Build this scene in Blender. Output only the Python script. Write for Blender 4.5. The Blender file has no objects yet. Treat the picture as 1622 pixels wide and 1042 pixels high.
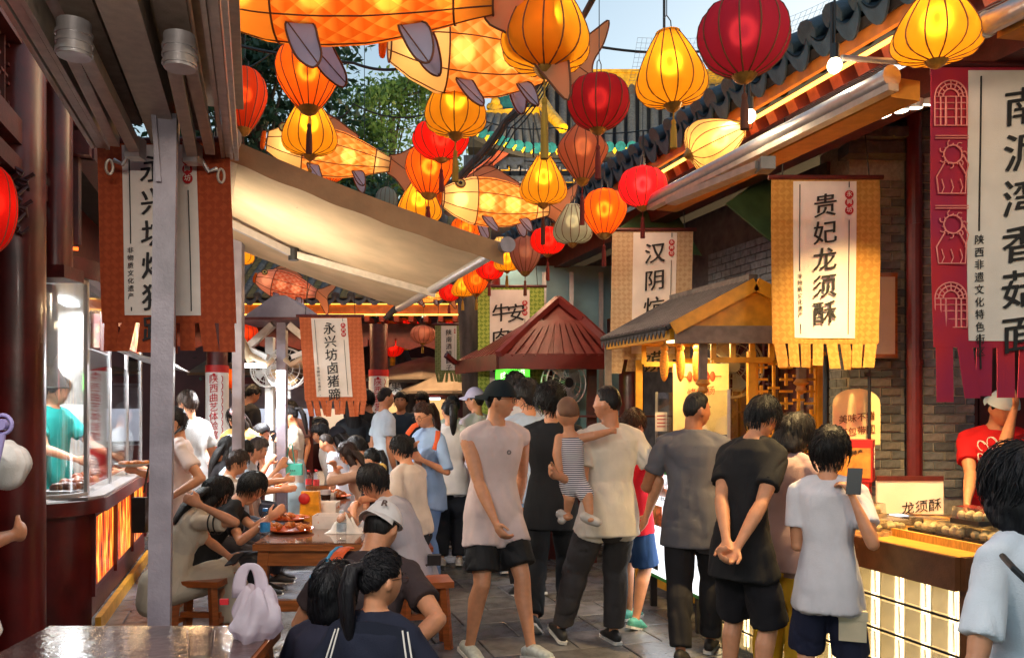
import bpy, bmesh, math, random
import numpy as np
from mathutils import Vector, Matrix, Euler, Quaternion
random.seed(7); np.random.seed(7)
scene = bpy.context.scene
COL = scene.collection
rad = math.radians
# ------------------------------------------------------------------ camera
F, HX, HY, CH = 1300.0, 811.0, 645.0, 1.6      # focal length in photo pixels, principal column, horizon row, eye height
cam_d = bpy.data.cameras.new('camera')
cam = bpy.data.objects.new('camera', cam_d); COL.objects.link(cam)
cam.location = (0, 0, CH); cam.rotation_euler = (math.pi/2, 0, 0)
cam_d.sensor_fit = 'HORIZONTAL'; cam_d.sensor_width = 36
cam_d.lens = 36*F/1622; cam_d.shift_y = (HY-521)/1622
cam_d.clip_end = 2000; cam_d.clip_start = .05
scene.camera = cam
# ------------------------------------------------------------------ world, sun, exposure
SUN_EL, SUN_ROT = rad(6), rad(60)
w = bpy.data.worlds.new('World'); scene.world = w; w.use_nodes = True
nt = w.node_tree; nt.nodes.clear()
wo = nt.nodes.new('ShaderNodeOutputWorld'); bg = nt.nodes.new('ShaderNodeBackground')
sky = nt.nodes.new('ShaderNodeTexSky'); sky.sky_type = 'NISHITA'; sky.sun_disc = False
sky.sun_elevation = SUN_EL; sky.sun_rotation = SUN_ROT
sky.air_density = 1.0; sky.dust_density = 2.5; sky.ozone_density = 1.0
bg.inputs['Strength'].default_value = 0.15
nt.links.new(sky.outputs[0], bg.inputs[0]); nt.links.new(bg.outputs[0], wo.inputs[0])
sl = bpy.data.lights.new('sun', 'SUN'); sl.energy = 0.35; sl.angle = rad(20); sl.color = (1, .86, .72)
so = bpy.data.objects.new('sun', sl); COL.objects.link(so)
sd = Vector((math.sin(SUN_ROT)*math.cos(SUN_EL), math.cos(SUN_ROT)*math.cos(SUN_EL), math.sin(SUN_EL)))
so.rotation_euler = (-sd).to_track_quat('-Z', 'Y').to_euler()
vs_ = scene.view_settings
vs_.view_transform = 'Standard'; vs_.look = 'None'; vs_.gamma = 1; vs_.use_curve_mapping = False
vs_.exposure = 1.7
LK = .34            # lamps were metered for exposure 0
scene.cycles.use_denoising = True
scene.cycles.max_bounces = 6; scene.cycles.diffuse_bounces = 3; scene.cycles.glossy_bounces = 3
scene.cycles.transmission_bounces = 5; scene.cycles.transparent_max_bounces = 8
scene.cycles.sample_clamp_indirect = 6; scene.cycles.caustics_reflective = False; scene.cycles.caustics_refractive = False

# ------------------------------------------------------------------ helpers
U = Vector((-.298, .955, 0)).normalized()       # along the street, away from the camera
V = Vector((.955, .298, 0)).normalized()        # across the street, to the right
UP = Vector((0, 0, 1))
def P(x, y, Y): return Vector(((x-HX)/F*Y, Y, CH+(HY-y)/F*Y))      # photo pixel at a known depth
def GX(x, Y, z=0): return Vector(((x-HX)/F*Y, Y, z))
def GP(x, y): return GX(x, F*CH/(y-HY))                            # photo pixel on the ground
def lerp(a, b, t): return a+(b-a)*t

class MB:
    """collects shapes for ONE mesh"""
    def __init__(s): s.v = []; s.f = []; s.m = []
    def add(s, vs, fs, mi=0):
        o = len(s.v); s.v.extend([tuple(v) for v in vs]); s.f.extend([tuple(i+o for i in f) for f in fs]); s.m.extend([mi]*len(fs)); return s
    def box(s, c, size, R=None, mi=0, taper=1.0):
        x, y, z = [k/2 for k in size]; c = Vector(c)
        vs = [Vector((sx*x*(taper if sz > 0 else 1), sy*y*(taper if sz > 0 else 1), sz*z)) for sz in (-1, 1) for sy in (-1, 1) for sx in (-1, 1)]
        if R is not None: vs = [R @ v for v in vs]
        return s.add([v+c for v in vs], [(0, 2, 3, 1), (4, 5, 7, 6), (0, 1, 5, 4), (2, 6, 7, 3), (0, 4, 6, 2), (1, 3, 7, 5)], mi)
    def bar(s, a, b, w, h=None, up=UP, mi=0):
        """box of section w x h from a to b; h runs along up"""
        a = Vector(a); b = Vector(b); h = h or w; d = (b-a); L = d.length; d.normalize()
        r = d.cross(Vector(up));
        if r.length < 1e-4: r = d.cross(Vector((1, 0, 0)))
        r.normalize(); u2 = r.cross(d)
        R = Matrix((r, d, u2)).transposed()
        return s.box((a+b)/2, (w, L, h), R, mi)
    def tube(s, pts, radii, n=10, hint=None, mi=0, cap=True, sq=1.0):
        """swept (elliptic) tube; radii: numbers or (rx, ry), rx along hint"""
        pts = [Vector(p) for p in pts]; k = len(pts); rings = []
        if not hasattr(radii, '__len__'): radii = [radii]*k
        prev = None
        for i, p in enumerate(pts):
            t = (pts[min(i+1, k-1)]-pts[max(i-1, 0)])
            if t.length < 1e-9: t = Vector((0, 0, 1))
            t.normalize()
            if hint is not None:
                h = hint[i] if isinstance(hint, list) else hint
                a = Vector(h)-t*t.dot(Vector(h))
            elif prev is not None: a = prev-t*t.dot(prev)
            else: a = t.orthogonal()
            if a.length < 1e-5: a = t.orthogonal()
            a.normalize(); prev = a; b = t.cross(a)
            rr = radii[i]; rx, ry = rr if hasattr(rr, '__len__') else (rr, rr)
            cs = [(math.cos(2*math.pi*j/n), math.sin(2*math.pi*j/n)) for j in range(n)]
            if sq != 1: cs = [(math.copysign(abs(x)**sq, x), math.copysign(abs(y)**sq, y)) for x, y in cs]
            rings.append([p+a*(rx*x)+b*(ry*y) for x, y in cs])
        vs = [v for r in rings for v in r]; fs = []
        for i in range(k-1):
            for j in range(n):
                fs.append((i*n+j, i*n+(j+1) % n, (i+1)*n+(j+1) % n, (i+1)*n+j))
        if cap: fs.append(tuple(range(n))[::-1]); fs.append(tuple((k-1)*n+j for j in range(n)))
        return s.add(vs, fs, mi)
    def capsule(s, pts, radii, n=10, hint=None, mi=0):
        """tube with rounded ends (for the skin of bodies)"""
        pts = [Vector(p) for p in pts]; R = [r if hasattr(r, '__len__') else (r, r) for r in radii]
        d0 = (pts[0]-pts[1]).normalized(); d1 = (pts[-1]-pts[-2]).normalized()
        m0 = min(R[0]); m1 = min(R[-1]); P2 = []; R2 = []
        for a in (80, 50, 25): P2.append(pts[0]+d0*m0*math.sin(rad(a))); R2.append((R[0][0]*math.cos(rad(a)), R[0][1]*math.cos(rad(a))))
        P2 += pts; R2 += R
        for a in (25, 50, 80): P2.append(pts[-1]+d1*m1*math.sin(rad(a))); R2.append((R[-1][0]*math.cos(rad(a)), R[-1][1]*math.cos(rad(a))))
        if isinstance(hint, list): hint = [hint[0]]*3+hint+[hint[-1]]*3
        return s.tube(P2, R2, n, hint, mi)
    def ell(s, c, r, R=None, n=14, m=9, mi=0):
        c = Vector(c); vs = [Vector((0, 0, r[2]))]
        for i in range(1, m):
            a = math.pi*i/m
            for j in range(n):
                b = 2*math.pi*j/n
                vs.append(Vector((r[0]*math.sin(a)*math.cos(b), r[1]*math.sin(a)*math.sin(b), r[2]*math.cos(a))))
        vs.append(Vector((0, 0, -r[2]))); fs = []
        for j in range(n): fs.append((0, 1+j, 1+(j+1) % n))
        for i in range(m-2):
            for j in range(n): fs.append((1+i*n+j, 1+(i+1)*n+j, 1+(i+1)*n+(j+1) % n, 1+i*n+(j+1) % n))
        e = len(vs)-1
        for j in range(n): fs.append((1+(m-2)*n+j, e, 1+(m-2)*n+(j+1) % n))
        if R is not None: vs = [R @ v for v in vs]
        return s.add([v+c for v in vs], fs, mi)
    def lathe(s, prof, n=24, c=(0, 0, 0), scal=0, lobes=0, R=None, mi=0, cap=True):
        """prof: (r, z) from top to bottom, round z; scal scallops the skin between lobes"""
        c = Vector(c); vs = []; k = len(prof)
        for r, z in prof:
            for j in range(n):
                b = 2*math.pi*j/n; q = r
                if lobes: q = r*(1-scal*abs(math.sin(b*lobes/2)) ** .7+scal*.3)
                v = Vector((q*math.cos(b), q*math.sin(b), z)); vs.append((R @ v if R is not None else v)+c)
        fs = [(i*n+j, (i+1)*n+j, (i+1)*n+(j+1) % n, i*n+(j+1) % n) for i in range(k-1) for j in range(n)]
        if cap: fs.append(tuple(range(n))); fs.append(tuple((k-1)*n+j for j in range(n))[::-1])
        return s.add(vs, fs, mi)
    def poly(s, pts, thick, nrm, mi=0):
        """flat outline with real thickness along nrm"""
        n = len(pts); nv = Vector(nrm)*thick; a = [Vector(p) for p in pts]
        fs = [tuple(range(n)), tuple(range(2*n-1, n-1, -1))]
        fs += [(i, i+n, (i+1) % n+n, (i+1) % n) for i in range(n)]
        return s.add(a+[p-nv for p in a], fs, mi)
    def grid(s, fn, nu, nv, mi=0, thick=None):
        vs = [fn(i/nu, j/nv) for j in range(nv+1) for i in range(nu+1)]
        fs = [(j*(nu+1)+i, j*(nu+1)+i+1, (j+1)*(nu+1)+i+1, (j+1)*(nu+1)+i) for j in range(nv) for i in range(nu)]
        if thick is not None:
            t = Vector(thick); n = len(vs); vs = vs+[Vector(v)+t for v in vs]
            fs = fs+[tuple(k+n for k in f[::-1]) for f in fs]
            ed = [(i, i+1) for i in range(nu)]+[(nv*(nu+1)+i+1, nv*(nu+1)+i) for i in range(nu)]
            ed += [((j+1)*(nu+1), j*(nu+1)) for j in range(nv)]+[(j*(nu+1)+nu, (j+1)*(nu+1)+nu) for j in range(nv)]
            fs += [(a, a+n, b+n, b) for a, b in ed]
        return s.add(vs, fs, mi)
    def mesh(s, name, smooth=False):
        me = bpy.data.meshes.new(name); me.from_pydata(s.v, [], s.f)
        if any(s.m): me.polygons.foreach_set('material_index', s.m)
        me.update()
        bm = bmesh.new(); bm.from_mesh(me); bmesh.ops.recalc_face_normals(bm, faces=bm.faces); bm.to_mesh(me); bm.free()
        if smooth: shade(me, smooth)
        return me

def shade(me, ang=True):
    me.polygons.foreach_set('use_smooth', [True]*len(me.polygons))
    if ang is not True:
        try: me.set_sharp_from_angle(angle=rad(ang))
        except Exception: pass
def setmat(me, m):
    me.materials.clear()
    for x in (m if isinstance(m, (list, tuple)) else [m]): me.materials.append(x)
def tag(o, label=None, cat=None, group=None, kind=None):
    if label: o['label'] = label
    if cat: o['category'] = cat
    if group: o['group'] = group
    if kind: o['kind'] = kind
    return o
def thing(name, label, cat, loc, group=None, rz=0):
    o = bpy.data.objects.new(name, None); COL.objects.link(o); o.empty_display_size = .1
    o.location = loc; o.rotation_euler = (0, 0, rz)
    return tag(o, label, cat, group)
def obj(name, mb, m, parent=None, smooth=False, local=False, label=None):
    """one mesh object. Vertices are world coordinates unless local (then they are the parent's)"""
    me = mb if isinstance(mb, bpy.types.Mesh) else mb.mesh(name, smooth)
    if m is not None: setmat(me, m)
    o = bpy.data.objects.new(name, me); COL.objects.link(o)
    if parent is not None:
        o.parent = parent
        if not local: o.location = parent.matrix_basis.inverted().translation if parent.parent is None else (0, 0, 0)
    if label: o['label'] = label
    return o
def structure(name, mb, m, smooth=False):
    return tag(obj(name, mb, m, None, smooth), kind='structure')
def inst(src, parent, loc=(0, 0, 0), rot=(0, 0, 0), scale=None, name=None):
    o = src.copy(); COL.objects.link(o); o.parent = parent; o.location = loc; o.rotation_euler = rot
    if scale: o.scale = scale
    return o
def piece(name, me, parent, M4):
    """one small piece sharing mesh data, world matrix M4"""
    o = bpy.data.objects.new(name, me); COL.objects.link(o); o.parent = parent
    base = Vector((0, 0, 0)); q = parent
    if q is not None and q.parent is None and q.type == 'EMPTY': base = q.location
    o.matrix_basis = Matrix.Translation(-base) @ M4
    return o
def frame4(o, x, y, z): 
    m = Matrix((x, y, z)).transposed().to_4x4(); m.translation = o; return m
def light(name, kind, loc, energy, color, size=.05, aim=None, along=None, spot=None, blend=.4, parent=None, sx=None, sy=None):
    l = bpy.data.lights.new(name, kind); l.energy = energy*LK; l.color = color
    if kind == 'AREA':
        l.shape = 'RECTANGLE'; l.size = sx; l.size_y = sy
    else: l.shadow_soft_size = size
    if kind == 'SPOT': l.spot_size = rad(spot); l.spot_blend = blend
    o = bpy.data.objects.new(name, l); COL.objects.link(o); o.location = loc
    if aim is not None: o.rotation_euler = (Vector(aim)-Vector(loc)).to_track_quat('-Z', 'Y').to_euler()
    if along is not None:
        z = (Vector(loc)-Vector(aim)).normalized(); y = Vector(along); y = (y-z*y.dot(z)).normalized(); o.rotation_euler = Matrix((y.cross(z), y, z)).transposed().to_euler()
    if parent is not None: o.parent = parent; o.location = Vector(loc)-parent.location
    return o

# ------------------------------------------------------------------ materials
MATS = {}
def M(name, col, rough=.6, metal=0, var=.18, scale=18, bump=.15, bscale=None, emit=None, es=0, sss=0, trans=0, stretch=None, col2=None, coat=0, spec=None, alpha=None, trl=0, thr=(.35, .65)):
    """principled material with object-space noise for colour variation and fine relief"""
    if name in MATS: return MATS[name]
    m = bpy.data.materials.new(name); m.use_nodes = True; MATS[name] = m
    n = m.node_tree.nodes; L = m.node_tree.links; b = n['Principled BSDF']
    c4 = lambda c: (*c, 1)
    b.inputs['Roughness'].default_value = rough; b.inputs['Metallic'].default_value = metal
    if spec is not None: b.inputs['Specular IOR Level'].default_value = spec
    if coat: b.inputs['Coat Weight'].default_value = coat; b.inputs['Coat Roughness'].default_value = .12
    if sss: b.inputs['Subsurface Weight'].default_value = sss; b.inputs['Subsurface Radius'].default_value = (.012, .005, .003); b.inputs['Subsurface Scale'].default_value = 1
    if trans: b.inputs['Transmission Weight'].default_value = trans
    if alpha is not None: b.inputs['Alpha'].default_value = alpha
    if emit: b.inputs['Emission Color'].default_value = c4(emit); b.inputs['Emission Strength'].default_value = es
    tc = n.new('ShaderNodeTexCoord'); src = tc.outputs['Object']
    if stretch:
        mp = n.new('ShaderNodeMapping'); mp.inputs['Scale'].default_value = stretch; L.new(src, mp.inputs[0]); src = mp.outputs[0]
    if var or col2:
        nz = n.new('ShaderNodeTexNoise'); nz.inputs['Scale'].default_value = scale; nz.inputs['Detail'].default_value = 5; L.new(src, nz.inputs['Vector'])
        rp = n.new('ShaderNodeValToRGB'); L.new(nz.outputs['Fac'], rp.inputs[0])
        c2 = col2 or tuple(k*(1-var) for k in col); c1 = col if col2 else tuple(min(1, k*(1+var*.6)) for k in col)
        rp.color_ramp.elements[0].position = thr[0]; rp.color_ramp.elements[1].position = thr[1]
        rp.color_ramp.elements[0].color = c4(c2); rp.color_ramp.elements[1].color = c4(c1)
        L.new(rp.outputs[0], b.inputs['Base Color'])
    else: b.inputs['Base Color'].default_value = c4(col)
    if bump:
        nb = n.new('ShaderNodeTexNoise'); nb.inputs['Scale'].default_value = bscale or scale*6; nb.inputs['Detail'].default_value = 3; L.new(src, nb.inputs['Vector'])
        bp = n.new('ShaderNodeBump'); bp.inputs['Strength'].default_value = bump; bp.inputs['Distance'].default_value = .01
        L.new(nb.outputs['Fac'], bp.inputs['Height']); L.new(bp.outputs[0], b.inputs['Normal'])
    if trl:
        out = n['Material Output']; tr = n.new('ShaderNodeBsdfTranslucent'); mx = n.new('ShaderNodeMixShader'); mx.inputs[0].default_value = trl
        if var or col2: L.new(rp.outputs[0], tr.inputs[0])
        else: tr.inputs[0].default_value = c4(col)
        L.new(b.outputs[0], mx.inputs[1]); L.new(tr.outputs[0], mx.inputs[2]); L.new(mx.outputs[0], out.inputs[0])
    return m
def S(r, g, b):
    """sRGB 0-255 to linear"""
    return tuple((k/255/12.92) if k/255 <= .04045 else ((k/255+.055)/1.055)**2.4 for k in (r, g, b))
def glass(name, tint=(.95, .98, .98), a=.12, rough=.05):
    if name in MATS: return MATS[name]
    m = bpy.data.materials.new(name); m.use_nodes = True; MATS[name] = m
    n = m.node_tree.nodes; L = m.node_tree.links; n.clear()
    out = n.new('ShaderNodeOutputMaterial'); t = n.new('ShaderNodeBsdfTransparent'); g = n.new('ShaderNodeBsdfGlossy'); mx = n.new('ShaderNodeMixShader'); fr = n.new('ShaderNodeLayerWeight'); fr.inputs[0].default_value = .5; pw = n.new('ShaderNodeMath'); pw.operation = 'POWER'; pw.inputs[1].default_value = 4; L.new(fr.outputs['Facing'], pw.inputs[0])
    t.inputs[0].default_value = (*tint, 1); g.inputs['Roughness'].default_value = rough
    ad = n.new('ShaderNodeMath'); ad.operation = 'ADD'; ad.inputs[1].default_value = a*.5+.03; ad.use_clamp = True
    L.new(pw.outputs[0], ad.inputs[0]); L.new(ad.outputs[0], mx.inputs[0]); L.new(t.outputs[0], mx.inputs[1]); L.new(g.outputs[0], mx.inputs[2]); L.new(mx.outputs[0], out.inputs[0])
    return m
def emit(name, col, s):
    if name in MATS: return MATS[name]
    m = bpy.data.materials.new(name); m.use_nodes = True; MATS[name] = m
    b = m.node_tree.nodes['Principled BSDF']; b.inputs['Base Color'].default_value = (*col, 1)
    b.inputs['Emission Color'].default_value = (*col, 1); b.inputs['Emission Strength'].default_value = s*LK
    return m
from mathutils.bvhtree import BVHTree
def on_surface(o, x, y, out=.003):
    """the point of a finished cloth (world-space vertices) that the photo shows at a pixel, and its normal"""
    bv = BVHTree.FromPolygons([v.co.copy() for v in o.data.vertices], [tuple(p.vertices) for p in o.data.polygons])
    d = P(x, y, 1)-Vector((0, 0, CH)); h = bv.ray_cast(Vector((0, 0, CH)), d.normalized())
    if h[0] is None: return None, None
    n = h[1] if h[1].dot(d) < 0 else -h[1]; return h[0]+n*out, n
def child(root, name): return next(c for c in root.children if c.name.split('.')[0] == name)
# ------------------------------------------------------------------ text as thin meshes
TMP = bpy.data.scenes.new('tmp_work')
def evalmesh(o):
    TMP.collection.objects.link(o); vl = TMP.view_layers[0]; vl.update(); dg = vl.depsgraph
    dg.update(); me = bpy.data.meshes.new_from_object(o.evaluated_get(dg)); TMP.collection.objects.unlink(o); return me
def text_verts(body, size, pitch=None, slant=.13, depth=.001, bold=0.0, align='CENTER'):
    """flat lettering in the x-z plane facing -y, brush-like: strokes rise to the right. Vertical if body holds newlines. Origin: top middle"""
    c = bpy.data.curves.new('lettering', 'FONT'); c.body = body; c.size = size; c.align_x = align; c.align_y = 'TOP'; c.resolution_u = 2
    c.space_line = pitch or 1.0; c.extrude = depth
    o = bpy.data.objects.new('lettering', c); me = evalmesh(o); bpy.data.objects.remove(o)
    co = np.empty(len(me.vertices)*3, np.float32); me.vertices.foreach_get('co', co); co = co.reshape(-1, 3)
    x, y, z = co[:, 0].copy(), co[:, 1].copy(), co[:, 2].copy()
    y += slant*x
    x += .03*size*np.sin(y/size*9)*.35
    out = np.stack([x, -z, y], 1); me.vertices.foreach_set('co', out.ravel()); me.update()
    if bold:
        bm = bmesh.new()
        for k, (dx, dz) in enumerate(((0, 0), (bold, bold*.25), (-bold, -bold*.25), (0, bold*.5))):
            m2 = me.copy(); m2.transform(Matrix.Translation((dx, -.0003*k, dz))); bm.from_mesh(m2); bpy.data.meshes.remove(m2)
        bm.to_mesh(me); bm.free()
    return me
def xform(me, M4, warp=None):
    if warp:
        bm = bmesh.new(); bm.from_mesh(me); bmesh.ops.triangulate(bm, faces=bm.faces)
        for _ in range(3):
            ee = [e for e in bm.edges if e.calc_length() > .028]
            if not ee: break
            bmesh.ops.subdivide_edges(bm, edges=ee, cuts=1); bmesh.ops.triangulate(bm, faces=[f for f in bm.faces if len(f.verts) > 3])
        bm.to_mesh(me); bm.free()
        n = len(me.vertices); co = np.empty(n*3, np.float32); me.vertices.foreach_get('co', co); co = co.reshape(-1, 3)
        co[:, 1] += warp(co[:, 0], co[:, 2]); me.vertices.foreach_set('co', co.ravel())
    if M4 is not None: me.transform(M4)
    me.update(); return me
def lettering(body, size, M4, m, parent, pitch=None, slant=.13, bold=0.0, warp=None, off=(0, 0, 0), local=True, align='CENTER', name='lettering'):
    me = text_verts(body, size, pitch, slant, .0012, bold, align); me.transform(Matrix.Translation(off))
    xform(me, M4, warp); me.name = name
    return obj(name, me, m, parent, local=local)
# ------------------------------------------------------------------ people
def noise3(p, f, seed=0):
    """cheap smooth pseudo-noise on an (n,3) array, about -1..1"""
    r = np.random.RandomState(seed); out = np.zeros(len(p)); q = p*f
    for k in range(5):
        d = r.normal(size=3); d /= np.linalg.norm(d); d2 = r.normal(size=3)
        out += np.sin(q @ d*(1+.35*k)+r.uniform(0, 6)+1.3*np.sin(q @ d2*.6+r.uniform(0, 6)))
    return out/3.2
def getco(me):
    n = len(me.vertices); a = np.empty(n*3, np.float32); me.vertices.foreach_get('co', a); return a.reshape(-1, 3).astype(float)
def setco(me, a): me.vertices.foreach_set('co', a.astype(np.float32).ravel()); me.update()
def getno(me):
    n = len(me.vertices); a = np.empty(n*3, np.float32); me.vertex_normals.foreach_get('vector', a) if hasattr(me, 'vertex_normals') else me.vertices.foreach_get('normal', a)
    return a.reshape(-1, 3).astype(float)
def remesh(mb, vs, it=4, name='body', dec=1):
    me = bpy.data.meshes.new(name); me.from_pydata(mb.v, [], mb.f); me.update()
    o = bpy.data.objects.new(name, me)
    r = o.modifiers.new('r', 'REMESH'); r.mode = 'VOXEL'; r.voxel_size = vs
    if it: s = o.modifiers.new('s', 'SMOOTH'); s.iterations = it; s.factor = .5
    if dec < 1: q = o.modifiers.new('d', 'DECIMATE'); q.ratio = dec
    out = evalmesh(o); bpy.data.objects.remove(o); bpy.data.meshes.remove(me); out.name = name
    shade(out); return out
def folds(me, amp, seed, H, origin, f=9):
    co = getco(me); no = getno(me); q = (co-np.array(origin))/H
    rs = np.random.RandomState(seed); th = rs.uniform(.3, .8)*rs.choice([-1, 1]); ca, sa = math.cos(th), math.sin(th)
    q2 = np.stack([q[:, 0]*ca-q[:, 2]*sa, q[:, 1], (q[:, 0]*sa+q[:, 2]*ca)*.42], 1)      # creases run aslant
    wob = noise3(q, f*2.5, seed+7)[:, None]*.03
    a = noise3(q2+wob, f*3.4, seed); b = noise3(q2[:, [1, 0, 2]]+wob, f*7.5, seed+1); c = noise3(q, f*1.5, seed+2)
    d = (np.exp(-(a/.30)**2)*-1.0+.4)*amp*(.45+.55*np.abs(c))+(np.exp(-(b/.3)**2)*-1.0+.4)*amp*.13
    setco(me, co+no*d[:, None])
SKIN = M('skin', S(208, 144, 106), .5, var=.08, scale=30, bump=.06, sss=.12)
SKIN2 = M('skin_tan', S(180, 116, 80), .5, var=.08, scale=30, bump=.06, sss=.12)
HAIR = {}
def hairmat(c):
    if c not in HAIR:
        HAIR[c] = M('hair_%d_%d_%d' % c, tuple(k*.55 for k in S(*c)), .5, var=.5, scale=60, bump=.8, bscale=90, stretch=(1, 1, .12), spec=.3)
    return HAIR[c]
CLOTH = {}
def cloth(c, rough=.85, kind='plain', c2=None, scale=1):
    k = (c, kind, c2)
    if k in CLOTH: return CLOTH[k]
    m = M('cloth_%d_%d_%d_%s%d' % (*c, kind, len(CLOTH)), S(*c), rough, var=.1, scale=7, bump=.25, bscale=260, spec=.25)
    if kind == 'stripe':
        n = m.node_tree.nodes; L = m.node_tree.links; b = n['Principled BSDF']
        tc = n.new('ShaderNodeTexCoord'); wv = n.new('ShaderNodeTexWave'); wv.bands_direction = 'Z'; wv.inputs['Scale'].default_value = scale; wv.inputs['Distortion'].default_value = .3
        rp = n.new('ShaderNodeValToRGB'); rp.color_ramp.interpolation = 'CONSTANT'; rp.color_ramp.elements[1].position = .5
        rp.color_ramp.elements[0].color = (*S(*c), 1); rp.color_ramp.elements[1].color = (*S(*c2), 1)
        L.new(tc.outputs['Object'], wv.inputs[0]); L.new(wv.outputs['Fac'], rp.inputs[0]); L.new(rp.outputs[0], b.inputs['Base Color'])
    CLOTH[k] = m; return m
EYE_W = M('eye_white', (.7, .68, .65), .2, var=0, bump=0); EYE_D = M('eye_dark', (.015, .01, .008), .15, var=0, bump=0)
LIP = M('lip', S(170, 92, 82), .45, var=.1, bump=.05); SOLE = M('shoe_sole', S(225, 222, 215), .7)
WIRE = M('glasses_wire', (.05, .045, .04), .3, metal=.6, var=0, bump=0); LENS = glass('lens', (.97, .98, .98), .1)

def head_dirs(n=26, m=18):
    vs = []; fs = []
    for i in range(m+1):
        a = math.pi*(i+.0)/m; a = min(max(a, .02), math.pi-.02)
        for j in range(n):
            b = 2*math.pi*j/n; vs.append((math.sin(a)*math.sin(b), math.sin(a)*math.cos(b), math.cos(a)))
    for i in range(m):
        for j in range(n): fs.append((i*n+j, (i+1)*n+j, (i+1)*n+(j+1) % n, i*n+(j+1) % n))
    fs.append(tuple(range(n))); fs.append(tuple(m*n+j for j in range(n))[::-1])
    return np.array(vs), fs
def gs(v, s): return np.exp(-(v/s)**2)
def head_surf(d, jaw=1.0, cheek=0.0):
    """directions -> head surface (x right, y forward, z up), head units: about .13 tall of body height 1"""
    x, y, z = d[:, 0], d[:, 1], d[:, 2]
    px = .0445*x; py = .0545*y; pz = .0655*z
    low = np.clip(-z, 0, 1); fr = np.clip(y, 0, 1); bk = np.clip(-y, 0, 1)
    px = px*(1-.30*low**1.3*jaw*(.6+.4*fr)+cheek*gs(z+.35, .3))
    py = py*(1-.10*fr)+.006*fr*low
    py = py*(1-.42*bk*low)                       # nape
    pz = pz*(1-.05*bk*low)
    ax = np.abs(x)
    nose = gs(x, .13)*fr*(gs(z+.16, .13)*.0125+gs(z-.02, .2)*.006)
    chin = gs(x, .28)*fr*gs(z+.80, .2)*.006
    brow = gs(ax-.3, .28)*fr*gs(z-.24, .1)*.003
    sock = -gs(ax-.36, .17)*fr*gs(z-.05, .12)*.005
    lips = gs(x, .24)*fr*(gs(z+.43, .06)+gs(z+.55, .06))*.003
    cheekb = gs(ax-.55, .2)*fr*gs(z+.12, .18)*.0025
    py = py+nose+chin+brow+sock+lips+cheekb
    return np.stack([px, py, pz], 1)
HD, HFS = head_dirs()
HD2, HFS2 = head_dirs(44, 30)

def ik(a, b, l1, l2, pole):
    a = Vector(a); b = Vector(b); d = b-a; L = d.length; mx = (l1+l2)*.995
    if L > mx: b = a+d*(mx/L); d = b-a; L = mx
    L = max(L, abs(l1-l2)+.01); dn = d.normalized()
    p = Vector(pole); p = p-dn*p.dot(dn)
    if p.length < 1e-4: p = dn.orthogonal()
    p.normalize()
    c = (l1*l1+L*L-l2*l2)/(2*l1*L); c = max(-1, min(1, c)); s = math.sqrt(1-c*c)
    return a+dn*(l1*c)+p*(l1*s), b

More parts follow.
